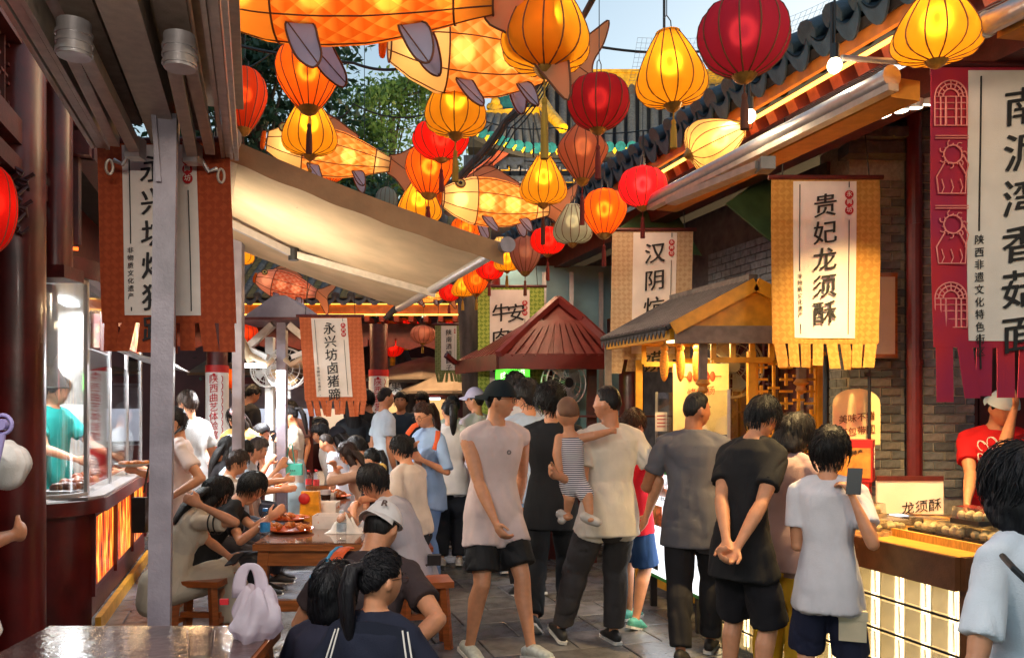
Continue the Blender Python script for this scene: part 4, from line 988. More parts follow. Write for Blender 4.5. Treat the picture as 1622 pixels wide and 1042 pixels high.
# LED picture sign above the serving window
sg = MB(); a = C0+U*1.0+UP*2.06+V*.07; sg.box(a+U*.35+UP*.17, (.05, .75, .32), Matrix.Rotation(math.atan2(-U.x, U.y), 3, 'Z')); so_ = obj('screen_sign', sg, LACQ_D, ls)
SCR = bpy.data.materials.new('screen_picture'); SCR.use_nodes = True; n = SCR.node_tree.nodes; L = SCR.node_tree.links; b = n['Principled BSDF']; tc = n.new('ShaderNodeTexCoord'); vz = n.new('ShaderNodeTexVoronoi'); vz.inputs['Scale'].default_value = 14; rp = n.new('ShaderNodeValToRGB'); e = rp.color_ramp.elements; rp.color_ramp.interpolation = 'CONSTANT'
e[0].color = (.6, .02, .01, 1); e[1].position = .75; e[1].color = (.9, .75, .3, 1); x = e.new(.3); x.color = (.9, .2, .03, 1); x = e.new(.55); x.color = (.05, .02, .02, 1)
L.new(tc.outputs['Object'], vz.inputs[0]); sp_ = n.new('ShaderNodeSeparateColor'); L.new(vz.outputs['Color'], sp_.inputs[0]); L.new(sp_.outputs[0], rp.inputs[0]); L.new(rp.outputs[0], b.inputs['Emission Color']); b.inputs['Emission Strength'].default_value = 1.6*LK
t = MB(); R = Matrix.Rotation(math.atan2(-U.x, U.y), 3, 'Z'); t.box(a+U*.35+UP*.17+V*.028, (.006, .70, .28), R); t.box(a+U*.35+UP*.17-U*.378, (.04, .006, .28), R); obj('screen', t, SCR, so_)
# shelf bracket: slim steel canopy over the serving window
t = MB(); t.grid(lambda u_, v_: C0+U*(.6+1.9*u_)+V*(.05+.42*v_)+UP*(2.05-.10*v_), 4, 2, thick=(0, 0, .012)); obj('steel_canopy', t, ALU, ls)
# steel hood, trays, food inside
t = MB(); t.lathe([(.16, 2.5), (.16, 1.9), (.24, 1.75)], 20, C0-V*.45+U*.35); obj('steel_hood', t, ALU, ls, 40)
for k in range(5):
    t = MB(); c = C0+U*(.25+.5*k)-V*.22+UP*.985; t.box(c, (.26, .34, .03)); tr = obj('food_tray', t, ALU, ls); t = MB()
    for q in range(7): t.ell(c+Vector((random.uniform(-.1, .1), random.uniform(-.13, .13), .03)), (.05, .045, .035), None, 8, 5)
    tag(obj('braised_meat', t, M('braised_meat', S(140, 62, 24), .35, var=.4, scale=30, bump=.3), tr, True), kind='stuff')
# carved panel over the glass and red-lit slit
CARV = M('carved_wood', S(70, 26, 24), .5, var=.4, scale=8, bump=.3)
pn = MB(); pn.grid(lambda u_, v_: plan[1].lerp(Vector((-2.98, 5.62, 0)), u_)+UP*(2.72+.62*v_)+Vector((0, .02, 0)), 2, 2, thick=(0, .04, 0)); cp_ = obj('carved_panel', pn, CARV, ls)
for k in range(9):
    t = MB(); x0 = -3.5+.055*k*1.1; pts = []
    for q in range(14):
        u_ = q/13; pts.append(Vector((-3.52+.5*u_, 5.42+.2*u_-.01, 2.78+.06*k+.035*math.sin(u_*14+k*1.3)+.012*math.sin(u_*31))))
    t.tube(pts, .006, 5); obj('carved_cloud_line', t, M('carved_line', S(112, 58, 50), .5, var=.2, bump=.1), cp_)
t = MB(); t.bar(Vector((-3.6, 5.36, 2.68)), Vector((-2.96, 5.60, 2.68)), .02, .02); obj('red_light_strip', t, emit('red_led', (1, .09, .01), 4), ls)
for z, h in ((3.40, .16), (3.62, .22)):
    t = MB(); t.bar(Vector((-4.4, 5.2, z)), Vector((-2.9, 5.66, z)), .14, h); t.bar(Vector((-2.96, 5.66, z)), Vector((-2.96, 5.66, z))+U*3.2, .14, h); obj('eave_beam', t, LACQ_D, ls)
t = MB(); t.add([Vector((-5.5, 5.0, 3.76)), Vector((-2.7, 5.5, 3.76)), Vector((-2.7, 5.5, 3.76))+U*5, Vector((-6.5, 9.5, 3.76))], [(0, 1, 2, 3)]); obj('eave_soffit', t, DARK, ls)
t = MB(); t.bar(Vector((-4.6, 4.6, 3.2)), Vector((-6.6, 12, 3.2)), .1, 3.6); t.bar(Vector((-3.95, 6.2, 3.8)), Vector((-5.6, 11.85, 3.8)), .1, 2.2); obj('upper_wall', t, LACQ_D, ls)
# big lacquered column nearest the camera, and the house front behind it
for (px_, Yc, rr, lb) in ((28, 4.75, .145, 'thick glossy dark red column at the left edge'), (88, 5.3, .10, 'slimmer dark red column between thick column and curved glass')):
    c = thing('lacquered_column', lb, 'column', GX(px_, Yc)); t = MB()
    if rr > .12: t.lathe([(rr, 4.2), (rr, .22)], 28, c.location)
    else: t.lathe([(rr, 4.2), (rr, 2.5)], 24, c.location)
    obj('shaft', t, LACQ, c, 40)
    if rr > .12: t = MB(); t.lathe([(rr*1.15, .22), (rr*1.5, .14), (rr*1.5, 0)], 24, c.location); obj('base', t, BRICK[0], c, 40)
    else: t = MB(); t.box(c.location+UP*2.46, (.24, .24, .08)); obj('bracket', t, LACQ_D, c)
hb_ = thing('left_house', 'dark red timber house front with lattice at upper left', 'building', (-3.6, 4.2, 0))
for z, h in ((2.95, .10), (3.15, .14), (3.75, .2)):
    t = MB(); t.bar(GX(28, 4.75, z)+Vector((-.02, 0, 0))-U*3, GX(28, 4.75, z)+U*.8, .12, h); obj('beam', t, LACQ_D, hb_)
t = MB(); t.bar(GX(-40, 4.75, 1.5)-U*3.5-V*.3, GX(-40, 4.75, 1.5)+U*.6-V*.3, .06, 3.0); obj('wall', t, LACQ_D, hb_)
lattice(hb_, GX(20, 4.7)+U*.02, -U, 1.3, 3.25, 3.68, LACQ_D, 9, 4, .02)
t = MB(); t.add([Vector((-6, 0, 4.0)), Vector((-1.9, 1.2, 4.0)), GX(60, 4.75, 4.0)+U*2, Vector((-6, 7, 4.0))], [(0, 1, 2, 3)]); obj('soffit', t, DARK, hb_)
# gilded fretwork bracket hanging under the beam, left edge
t = MB()
for k in range(7): t.tube([GX(14, 4.5, 2.9-.05*k)+Vector((.07*math.sin(k*2.1+q*1.3)*(1-.06*k), .02*q, .03*math.cos(q*1.9))) for q in range(7)], .012, 6)
obj('fretwork_bracket', t, CARV, hb_, 50)
# ------------------------------------------------------------------ back hall with the low tiled eave
bh = thing('back_hall', 'dark red timber hall across the back with a low glowing tiled eave', 'building', GX(560, 12))
BY = 11.6; BX0 = -6.6; BX1 = -.35
rs_ = Vector((0, math.cos(rad(32)), math.sin(rad(32)))); rn_ = Vector((0, -math.sin(rad(32)), math.cos(rad(32))))
t = MB(); a = Vector((BX0, BY, 3.14)); b = Vector((BX1, BY, 3.14)); t.poly([a, b, b+rs_*3.4, a+rs_*3.4], .06, rn_); obj('roof', t, DARK, bh)
t = MB()
for k in range(34): c = a.lerp(b, .5)+rs_*(.05+k*.1)+rn_*.012; t.box(c, (BX1-BX0, .085, .02), Matrix((Vector((1, 0, 0)), rs_, rn_)).transposed() @ Matrix.Rotation(.15, 3, 'X'))
obj('pan_tiles', t, M('ochre_pan_tile', S(150, 120, 70), .7, var=.4, scale=14, bump=.4), bh)
RT2 = roll_tile_mesh(3.3, .055, TILE); DT2 = drip_tile_mesh(.19, .07, TILE)
for k in range(28):
    x = BX0+.15+k*.22; piece('roll_tile', RT2, bh, frame4(Vector((x, BY-.02, 3.17)), Vector((1, 0, 0)), rs_, rn_)); piece('drip_tile', DT2, bh, Matrix.Translation((x+.11, BY-.03, 3.13)))
t = MB(); t.box(((BX0+BX1)/2, BY+.10, 3.00), (BX1-BX0, .05, .12)); obj('fascia_board', t, OCHRE, bh)
t = MB(); t.box(((BX0+BX1)/2, BY+.06, 2.915), (BX1-BX0, .02, .02)); obj('led_strip', t, STRIP, bh)
light('back_strip_light', 'AREA', Vector(((BX0+BX1)/2, BY-.05, 2.88)), 140, (1, .62, .3), sx=BX1-BX0, sy=.04, aim=Vector(((BX0+BX1)/2, BY-1.0, 0)), parent=bh)
t = MB(); t.box(((BX0+BX1)/2, BY+.05, 3.065), (BX1-BX0, .015, .012)); obj('led_strip', t, STRIP_Y, bh)
t = MB(); t.box(((BX0+BX1)/2, BY+.55, 2.72), (BX1-BX0, .2, .22)); obj('beam', t, LACQ_D, bh)
for k in range(30):
    t = MB(); t.box((BX0+.12+k*.21, BY+.32, 2.86), (.07, .45, .07)); obj('rafter', t, RAF, bh)
for k in range(16):
    t = MB(); x = BX0+.3+k*.4; t.poly([Vector((x-.19, BY+.42, 2.62)), Vector((x+.19, BY+.42, 2.62)), Vector((x+.19, BY+.42, 2.50)), Vector((x, BY+.42, 2.44)), Vector((x-.19, BY+.42, 2.50))][::-1], .03, (0, 1, 0)); obj('valance_board', t, LACQ_D, bh)
def wrapped_column(label, px_, Y):
    c = thing('wrapped_column', label, 'column', GX(px_, Y)); o = c.location
    t = MB(); t.lathe([(.125, 2.75), (.125, 0)], 20, o); obj('shaft', t, LACQ_D, c, 40)
    t = MB(); t.lathe([(.138, 2.10), (.138, .5)], 24, o); obj('printed_wrap', t, WHITE, c, 40)
    t = MB(); t.lathe([(.141, 2.12), (.141, 2.03)], 24, o); t.lathe([(.141, 1.12), (.141, .45)], 24, o); obj('red_border', t, REDP, c, 40)
    lettering('陕\n西\n曲\n艺\n体\n验\n馆', .115, Matrix.Translation(o+Vector((.01, -.150, 2.0))), INKR, c, 1.0, local=False)
    t = MB(); t.ell(o+Vector((.01, -.142, 2.0-.0+.0)), (.02, .006, .02)); obj('printed_dot', t, INKR, c)
    t = MB()
    for k in range(9): t.tube([o+Vector((.09+.02*math.cos(q), -.112, 1.95-.09*k+.04*math.sin(q))) for q in (-1.4, -.7, 0, .7, 1.4)], .005, 5)
    obj('printed_scroll', t, INKR, c); return c
wrapped_column('red column in a white printed wrap beside the left food stall', 344, 10.2)
wrapped_column('red column in a white printed wrap right of the orange banner', 600, 11.4)
t = MB(); t.box(((BX0+BX1)/2-.5, BY+4, 1.5), (BX1-BX0+3, .1, 3.6)); obj('back_wall', t, M('dim_maroon_wall', S(92, 40, 38), .7, var=.3, scale=2, bump=.1), bh)
t = MB(); t.box((-3.6, BY+1.6, 1.75), (2.3, .1, .34)); t.box((-3.6, BY+1.55, 1.95), (2.3, .16, .04)); obj('grey_stall_board', t, STEEL, bh)
t = MB(); t.box((-3.6, BY+1.9, 2.45), (2.6, .1, .62)); obj('dark_stall_board', t, DARK, bh)
# things seen through the hall: lit stalls
def stall(label, c, wd, mat, lit):
    s = thing('market_stall', label, 'stall', c); c = Vector(c)
    t = MB(); t.box(c+UP*.5, (wd, .6, 1.0)); obj('counter', t, mat, s)
    t = MB(); t.box(c+UP*1.95, (wd, .1, .3)); obj('signboard', t, mat, s)
    t = MB(); t.poly([c+Vector((-wd/2-.2, -.6, 2.15)), c+Vector((wd/2+.2, -.6, 2.15)), c+Vector((wd/2, .5, 2.6)), c+Vector((-wd/2, .5, 2.6))], .04, (0, 0, 1)); obj('roof', t, M('stall_roof_tan', S(150, 118, 90), .8, var=.25, scale=5, bump=.2), s)
    for sx in (-1, 1): t = MB(); t.box(c+Vector((sx*wd/2, -.3, 1.1)), (.06, .06, 2.2)); obj('post', t, LACQ_D, s)
    t = MB(); t.box(c+Vector((0, .3, 1.4)), (wd-.1, .04, .7)); obj('lit_back', t, emit('stall_light_%s' % lit[0], lit[1], lit[2]), s)
    t = MB(); t.box(c+Vector((0, -.1, 1.76)), (wd*.8, .05, .03)); obj('tube_lamp', t, LEDW, s); return s
stall('bright food stall behind the man in black at the back', (-4.1, 13.6, 0), 1.7, LACQ_D, ('cool', (.8, .85, 1), .3))
s_ = stall('juice stall with round white lettering behind the smiling man', (-2.0, 15.2, 0), 1.7, LACQ, ('warm', (1, .55, .2), .7))
for i, ch in enumerate('鲜果榨汁'):
    c = Vector((-2.0-.42+.28*i, 15.13, 1.95)); t = MB(); t.tube([c, c+Vector((0, -.012, 0))], .125, 20); obj('sign_disc', t, INKW, s_); lettering(ch, .19, Matrix.Translation(c+Vector((0, -.018, .11))), INK, s_, local=False)
stall('dim stall with orange goods between heads near the lavender cap', (-.9, 16.5, 0), 1.6, LACQ_D, ('orange', (1, .4, .1), .6))
stall('pale lit stall behind the orange banner fringe', (-3.0, 14.4, 0), 1.2, LACQ_D, ('pale', (1, .7, .45), .5))
def umbrella(label, c, r, h):
    u_ = thing('market_umbrella', label, 'umbrella', c); c = Vector(c); t = MB()
    t.lathe([(.03, h), (r*.5, h-.13), (r, h-.36), (r, h-.40)], 8, c, cap=True); obj('canopy', t, M('umbrella_canvas', S(176, 158, 140), .8, var=.2, scale=4, bump=.2, trl=.2), u_)
    t = MB(); t.tube([c, c+UP*h], .022, 8); obj('pole', t, ALU, u_)
umbrella('pale market umbrella under the green banner far back', (-1.35, 13.2, 0), 1.0, 2.42); umbrella('tan market umbrella lower beside the leaning trunk', (-.85, 12.6, 0), .9, 2.2)
# second hall roof with lanterns lit, behind
bx = thing('lit_gallery', 'far gallery with a row of orange lit windows under a grey awning', 'building', (-1.9, 18.5, 0))
t = MB(); t.box((-1.9, 18.6, 1.6), (3.6, .2, 3.6)); obj('wall', t, LACQ_D, bx)
for k in range(7):
    t = MB(); t.box((-3.0+.36*k, 18.45, 2.62), (.30, .06, .30)); obj('lit_window', t, emit('window_glow', (1, .25, .04), 1.6), bx)
t = MB(); t.box((-1.9, 18.1, 2.2), (3.4, .6, .34)); obj('grey_awning', t, STEEL, bx)
t = MB(); t.box((-1.9, 18.2, 3.2), (3.6, .9, .4)); obj('roof', t, TILE, bx)

# ------------------------------------------------------------------ pagoda roof
pg = thing('pagoda_hall', 'old hall with grey roll tiles, gold ridges and teal eave tiles behind the lanterns', 'building', GX(950, 18.4))
PY = 15.5
def pq(x, y, Y=PY): return P(x, y, Y)
# main slope: eave points (near) to ridge points (far, higher)
e0, e1 = pq(846, 240), pq(1300, 232); g0, g1 = pq(846, 140, PY+2.6), pq(1300, 140, PY+2.6)
def slope(u_, v_):
    a = e0.lerp(e1, u_); b = g0.lerp(g1, u_); p = a.lerp(b, v_); return p-UP*(.28*math.sin(math.pi*v_)*.8)
t = MB(); t.grid(slope, 12, 10, thick=(0, .1, -.1)); obj('roof_slope', t, DARK, pg)
for k in range(25):
    u_ = (k+.5)/25; t = MB(); pts = [slope(u_, q/8)+UP*.06 for q in range(9)]; t.tube(pts, .085, 10); tl = obj('roll_tile', t.mesh('roll_tile', 50), TILE, pg)
    t = MB(); p = slope(u_, 0)+Vector((0, -.03, .04)); t.tube([p, p-Vector((0, .05, 0))], .10, 14); obj('tile_end', t.mesh('tile_end', 50), TILE_T, pg)
    t = MB(); p = slope(u_+.02, 0)+Vector((0, -.02, .0)); t.poly([p+Vector((-.07, 0, .03)), p+Vector((0, 0, -.09)), p+Vector((.07, 0, .03))], .03, (0, 1, 0)); obj('drip_tile', t, GOLD, pg)
t = MB(); t.bar(g0+UP*.12-Vector((.1, 0, 0)), g1+UP*.12, .25, .34); obj('main_ridge', t, GOLD, pg)
t = MB(); t.bar(g0+UP*.32-Vector((.1, 0, 0)), g1+UP*.32, .32, .07); obj('ridge_cap', t, GOLD, pg)
# vertical gold ridge down the left end of the main slope
pts = [pq(838, 128, PY+2.5), pq(852, 160, PY+1.6), pq(872, 190, PY+.8), pq(892, 212, PY+.3)]; t = MB(); t.tube([p+UP*.1 for p in pts], [.14, .13, .12, .10], 10); obj('descending_ridge', t.mesh('descending_ridge', 50), GOLD, pg)
t = MB(); t.bar(pq(838, 128, PY+2.4), pq(848, 172, PY+2.3), .32, .12); obj('ridge_end', t, GOLD, pg)
t = MB(); t.bar(pq(831, 125, PY+2.45), pq(842, 172, PY+2.35), .10, .3); obj('ridge_end_face', t, TILE_T, pg)
# lower left wing with its own skirt of tiles
h0, h1 = pq(742, 205, PY-.6), pq(870, 242, PY); k0, k1 = pq(766, 186, PY+1.0), pq(852, 182, PY+1.4)
def skirt(u_, v_):
    a = h0.lerp(h1, u_)-UP*(.10*math.sin(math.pi*u_)); b = k0.lerp(k1, u_); return a.lerp(b, v_)
t = MB(); t.grid(skirt, 8, 5, thick=(0, .1, -.1)); obj('roof_skirt', t, DARK, pg)
for k in range(9):
    u_ = (k+.5)/9; t = MB(); t.tube([skirt(u_, q/5)+UP*.05 for q in range(6)], .08, 10); obj('roll_tile', t.mesh('roll_tile', 50), TILE, pg)
    t = MB(); p = skirt(u_, 0)+Vector((0, -.03, .04)); t.tube([p, p-Vector((0, .05, 0))], .10, 14); obj('tile_end', t.mesh('tile_end', 50), TILE_T, pg)
    t = MB(); p = skirt(u_+.05, 0); t.poly([p+Vector((-.06, -.03, .03)), p+Vector((0, -.03, -.08)), p+Vector((.06, -.03, .03))], .03, (0, 1, 0)); obj('drip_tile', t, GOLD, pg)
t = MB(); t.bar(pq(768, 190, PY+.9), pq(852, 184, PY+1.3), .22, .30); obj('wing_ridge', t, GOLD, pg)
t = MB(); t.box(pq(799, 166, PY+1.2), (.42, .3, .44)); obj('teal_ridge_block', t, TILE_T, pg)
t = MB()
for q, (dx, dz, rr) in enumerate(((0, 0, .13), (.02, .16, .10), (0, .28, .07), (-.09, .08, .07), (.1, .06, .07), (.03, .38, .04))): t.ell(pq(783, 176, PY+1.0)+Vector((dx, 0, dz)), (rr, rr*.8, rr*1.2), None, 10, 7)
obj('ridge_beast', t.mesh('ridge_beast', 60), GOLD, pg); t = MB(); t.tube([pq(826, 180, PY+1.1), pq(826, 172, PY+1.1), pq(826, 164, PY+1.1)], [.09, .11, .07], 12); obj('ridge_finial', t, GOLD, pg)
# deep eave: dark bracket sets, blue beam with figures, red rafters
t = MB(); t.bar(pq(742, 232, PY+.6), pq(1300, 262, PY+.7), .5, .18); obj('eave_board', t, DARK, pg)
BLU = M('painted_blue_beam', S(34, 44, 74), .6, var=.5, scale=14, bump=.2); CRM = M('bracket_edge', S(150, 140, 150), .6, var=.2, bump=.1)
t = MB(); t.bar(pq(735, 300, PY+1.2), pq(1300, 300, PY+1.2), .3, 1.3); obj('painted_beam', t, BLU, pg)
for r_ in range(3):
    for k in range(16):
        p = pq(752+k*16+r_*6, 272+r_*19, PY+.62+.1*r_); t = MB(); t.box(p, (.17, .3, .05)); t.box(p+Vector((0, 0, .055)), (.06, .3, .07)); br_ = obj('bracket', t, BLU, pg)
        t = MB(); t.box(p+Vector((0, -.152, -.018)), (.17, .012, .014)); t.box(p+Vector((.078, -.152, .02)), (.014, .012, .07)); obj('bracket_edge', t, CRM if k % 3 else GOLD, br_, True)
for k in range(9):
    t = MB(); t.bar(pq(672+k*12, 348-k*10, PY-.3), pq(700+k*12, 300-k*7, PY+.9), .10, .10); obj('corner_rafter', t, RAF, pg)
t = MB(); t.bar(pq(660, 350, PY-.2), pq(800, 240, PY+.2), .16, .16); obj('hip_rafter', t, RAF, pg)
t = MB(); t.box(pq(980, 520, PY+1.6), (8, .3, 5)); obj('wall', t, LACQ_D, pg)
for px_ in (760, 900, 1050): light('roof_flood', 'SPOT', pq(px_, 262, PY-2.2), 620, (1, .80, .42), .1, aim=pq(px_+20, 165, PY+2.0), spot=75)

# ------------------------------------------------------------------ trees
LEAF = [M('leaf_dark', S(52, 84, 62), .6, var=.35, scale=3, bump=0, trl=.25), M('leaf_mid', S(104, 138, 70), .6, var=.35, scale=3, bump=0, trl=.35)]
BARK = M('bark', S(86, 74, 68), .9, var=.35, scale=14, bump=.8, stretch=(1, 1, .3))
def tree(label, base, top, spread, n, lm, leafsize, seed, lean=(0, 0), trunk_r=.16, zlow=.35, sparse=.5):
    rr = random.Random(seed); o = Vector(base); th = thing('tree', label, 'tree', o); tp = o+Vector((lean[0], lean[1], top)); t = MB()
    mid = o.lerp(tp, .45)+Vector((.1, 0, 0)); t.tube([o, o.lerp(mid, .5)+Vector((-.05, 0, 0)), mid, mid.lerp(tp, .5), tp-UP*.6], [trunk_r, trunk_r*.85, trunk_r*.65, trunk_r*.4, .03], 10)
    clumps = []
    for k in range(int(26+spread*5)):
        a = rr.uniform(0, 6.28); h = rr.uniform(zlow, 1.0); q = spread*math.sin(math.pi*min(1, (h-zlow)/(1-zlow)*.8+.18))*rr.uniform(.35, 1.05)
        p = o.lerp(tp, h)+Vector((q*math.cos(a), q*math.sin(a), rr.uniform(-.3, .3))); st = o.lerp(tp, max(.25, h-.22))
        t.tube([st, st.lerp(p, .5)+UP*.12, p], [trunk_r*.28, trunk_r*.15, .012], 6)
        for s in range(3): clumps.append((p+Vector((rr.gauss(0, .35), rr.gauss(0, .35), rr.gauss(0, .25))), rr.uniform(.3, .62)))
        for s in range(2): e = p+Vector((rr.gauss(0, .6), rr.gauss(0, .5), rr.uniform(.0, .6))); t.tube([p, e], [.014, .005], 5); clumps.append((e, rr.uniform(.18, .4)))
    obj('trunk', t.mesh('trunk', 60), BARK, th)
    R_ = np.random.RandomState(seed); per = n//len(clumps); vs = []
    for c, r in clumps:
        m = int(per*rr.uniform(.3, 1.7)); pts = R_.normal(size=(m, 3))*np.array([r, r, r*.6])*.55+np.array(c); a = R_.normal(size=(m, 3)); a /= np.linalg.norm(a, axis=1)[:, None]; b = np.cross(a, R_.normal(size=(m, 3))); b /= np.linalg.norm(b, axis=1)[:, None]
        s = leafsize*R_.uniform(.6, 1.4, (m, 1)); vs.append(np.stack([pts-a*s, pts+b*s*.42, pts+a*s, pts-b*s*.42], 1).reshape(-1, 3))
    vs = np.concatenate(vs); k = len(vs)//4; me = bpy.data.meshes.new('crown'); me.from_pydata(vs.tolist(), [], [(4*i, 4*i+1, 4*i+2, 4*i+3) for i in range(k)]); me.update(); setmat(me, lm); obj('crown', me, lm, th); return th
tree('tall dark green tree filling the sky behind the left awning', GX(395, 15, 0), 9.3, 2.5, 24000, LEAF[0], .085, 3, (.2, 0), .2, .3)
tree('dark broad tree low behind the left fish lantern', GX(500, 19, 0), 7.2, 2.9, 18000, LEAF[0], .09, 11, (0, 0), .2, .3)
tree('lighter feathery tree against the sky in the middle', GX(602, 18, 0), 8.6, 1.75, 14000, LEAF[1], .065, 5, (.3, 0), .14, .45)
for lb, pts, rr in (('bare grey tree trunk with a cable wrap behind the long lantern row', [GX(752, 10.4), P(750, 640, 10.4), P(742, 520, 10.4), P(738, 470, 10.4), P(722, 440, 10.4), P(690, 330, 10.6), P(660, 250, 10.8)], .15), ('leaning bare trunk between the red palace lanterns and the juice stall', [GX(668, 14.5), P(655, 620, 14.5), P(632, 560, 14.5), P(622, 520, 14.5), P(615, 470, 14.5)], .2)):
    th = thing('bare_tree', lb, 'tree', pts[0]); t = MB(); k = len(pts); t.tube(pts, [rr*(1-.08*i) for i in range(k)], 12); obj('trunk', t.mesh('trunk', 60), BARK, th)
    t = MB(); t.tube([pts[3], pts[3]+Vector((-.35, -.1, .12)), pts[3]+Vector((-.8, -.2, -.12)), pts[3]+Vector((-1.0, -.2, -.3))], [.09, .07, .05, .03], 8); t.tube([pts[2], pts[2]+Vector((.3, .1, .4)), pts[2]+Vector((.4, .1, .9))], [.08, .05, .03], 8); obj('branch', t.mesh('branch', 60), BARK, th)
# ------------------------------------------------------------------ lanterns
def silk(name, c, lit, c_top=None):
    """thin silk: diffuse plus translucent; the bulb inside lights it"""
    if name in MATS: return MATS[name]
    m = M(name, c, .75, var=.06, scale=9, bump=.12, bscale=160, spec=.15)
    n = m.node_tree.nodes; L = m.node_tree.links; b = n['Principled BSDF']; out = n['Material Output']
    tr = n.new('ShaderNodeBsdfTranslucent'); mx = n.new('ShaderNodeMixShader'); mx.inputs[0].default_value = .62
    tr.inputs[0].default_value = (*c, 1); L.new(b.outputs[0], mx.inputs[1]); L.new(tr.outputs[0], mx.inputs[2])
    rf = n.new('ShaderNodeBsdfRefraction'); rf.inputs['Color'].default_value = (*[min(1, k*1.15) for k in c], 1); rf.inputs['Roughness'].default_value = .8; rf.inputs['IOR'].default_value = 1.12; m2 = n.new('ShaderNodeMixShader'); m2.inputs[0].default_value = .17
    L.new(mx.outputs[0], m2.inputs[1]); L.new(rf.outputs[0], m2.inputs[2]); L.new(m2.outputs[0], out.inputs[0])
    return m
SHAPE = {   # (radius, z) as shares of width and height, top to bottom
 'round': [(.14, 0), (.20, -.015), (.36, -.10), (.46, -.25), (.5, -.45), (.48, -.62), (.40, -.80), (.28, -.92), (.13, -1)],
 'drop': [(.17, 0), (.20, -.05), (.28, -.18), (.38, -.36), (.46, -.54), (.5, -.70), (.47, -.84), (.36, -.94), (.12, -1)],
 'balloon': [(.16, 0), (.26, -.02), (.40, -.12), (.48, -.28), (.5, -.42), (.46, -.58), (.36, -.76), (.24, -.92), (.16, -1)],
 'diamond': [(.10, 0), (.16, -.04), (.32, -.20), (.46, -.38), (.5, -.48), (.44, -.62), (.32, -.78), (.20, -.92), (.13, -1)],
 'tube': [(.40, 0), (.47, -.03), (.5, -.12), (.5, -.88), (.47, -.97), (.40, -1)],
}
BRASS = M('brass_cap', S(176, 130, 60), .35, metal=.6, var=.3, scale=30, bump=.2)
RIBM = M('rib_wire', S(112, 60, 30), .7, var=.2, bump=0)
COLR = {'yellow': S(244, 180, 46), 'orange': S(246, 118, 34), 'red': S(226, 34, 30), 'redorange': S(236, 84, 40), 'dred': S(200, 48, 62), 'pink': S(232, 44, 62), 'salmon': S(214, 130, 98), 'pale': S(232, 206, 140), 'grey': S(176, 182, 170), 'mauve': S(176, 124, 112), 'purple': S(190, 52, 80)}
TASS = {'red': M('tassel_red', S(120, 36, 26), .8, var=.3, scale=50, bump=.5, stretch=(1, 1, .1)), 'gold': M('tassel_gold', S(172, 132, 40), .8, var=.3, scale=50, bump=.5, stretch=(1, 1, .1)), 'brown': M('tassel_brown', S(96, 48, 26), .8, var=.3, scale=50, bump=.5, stretch=(1, 1, .1))}
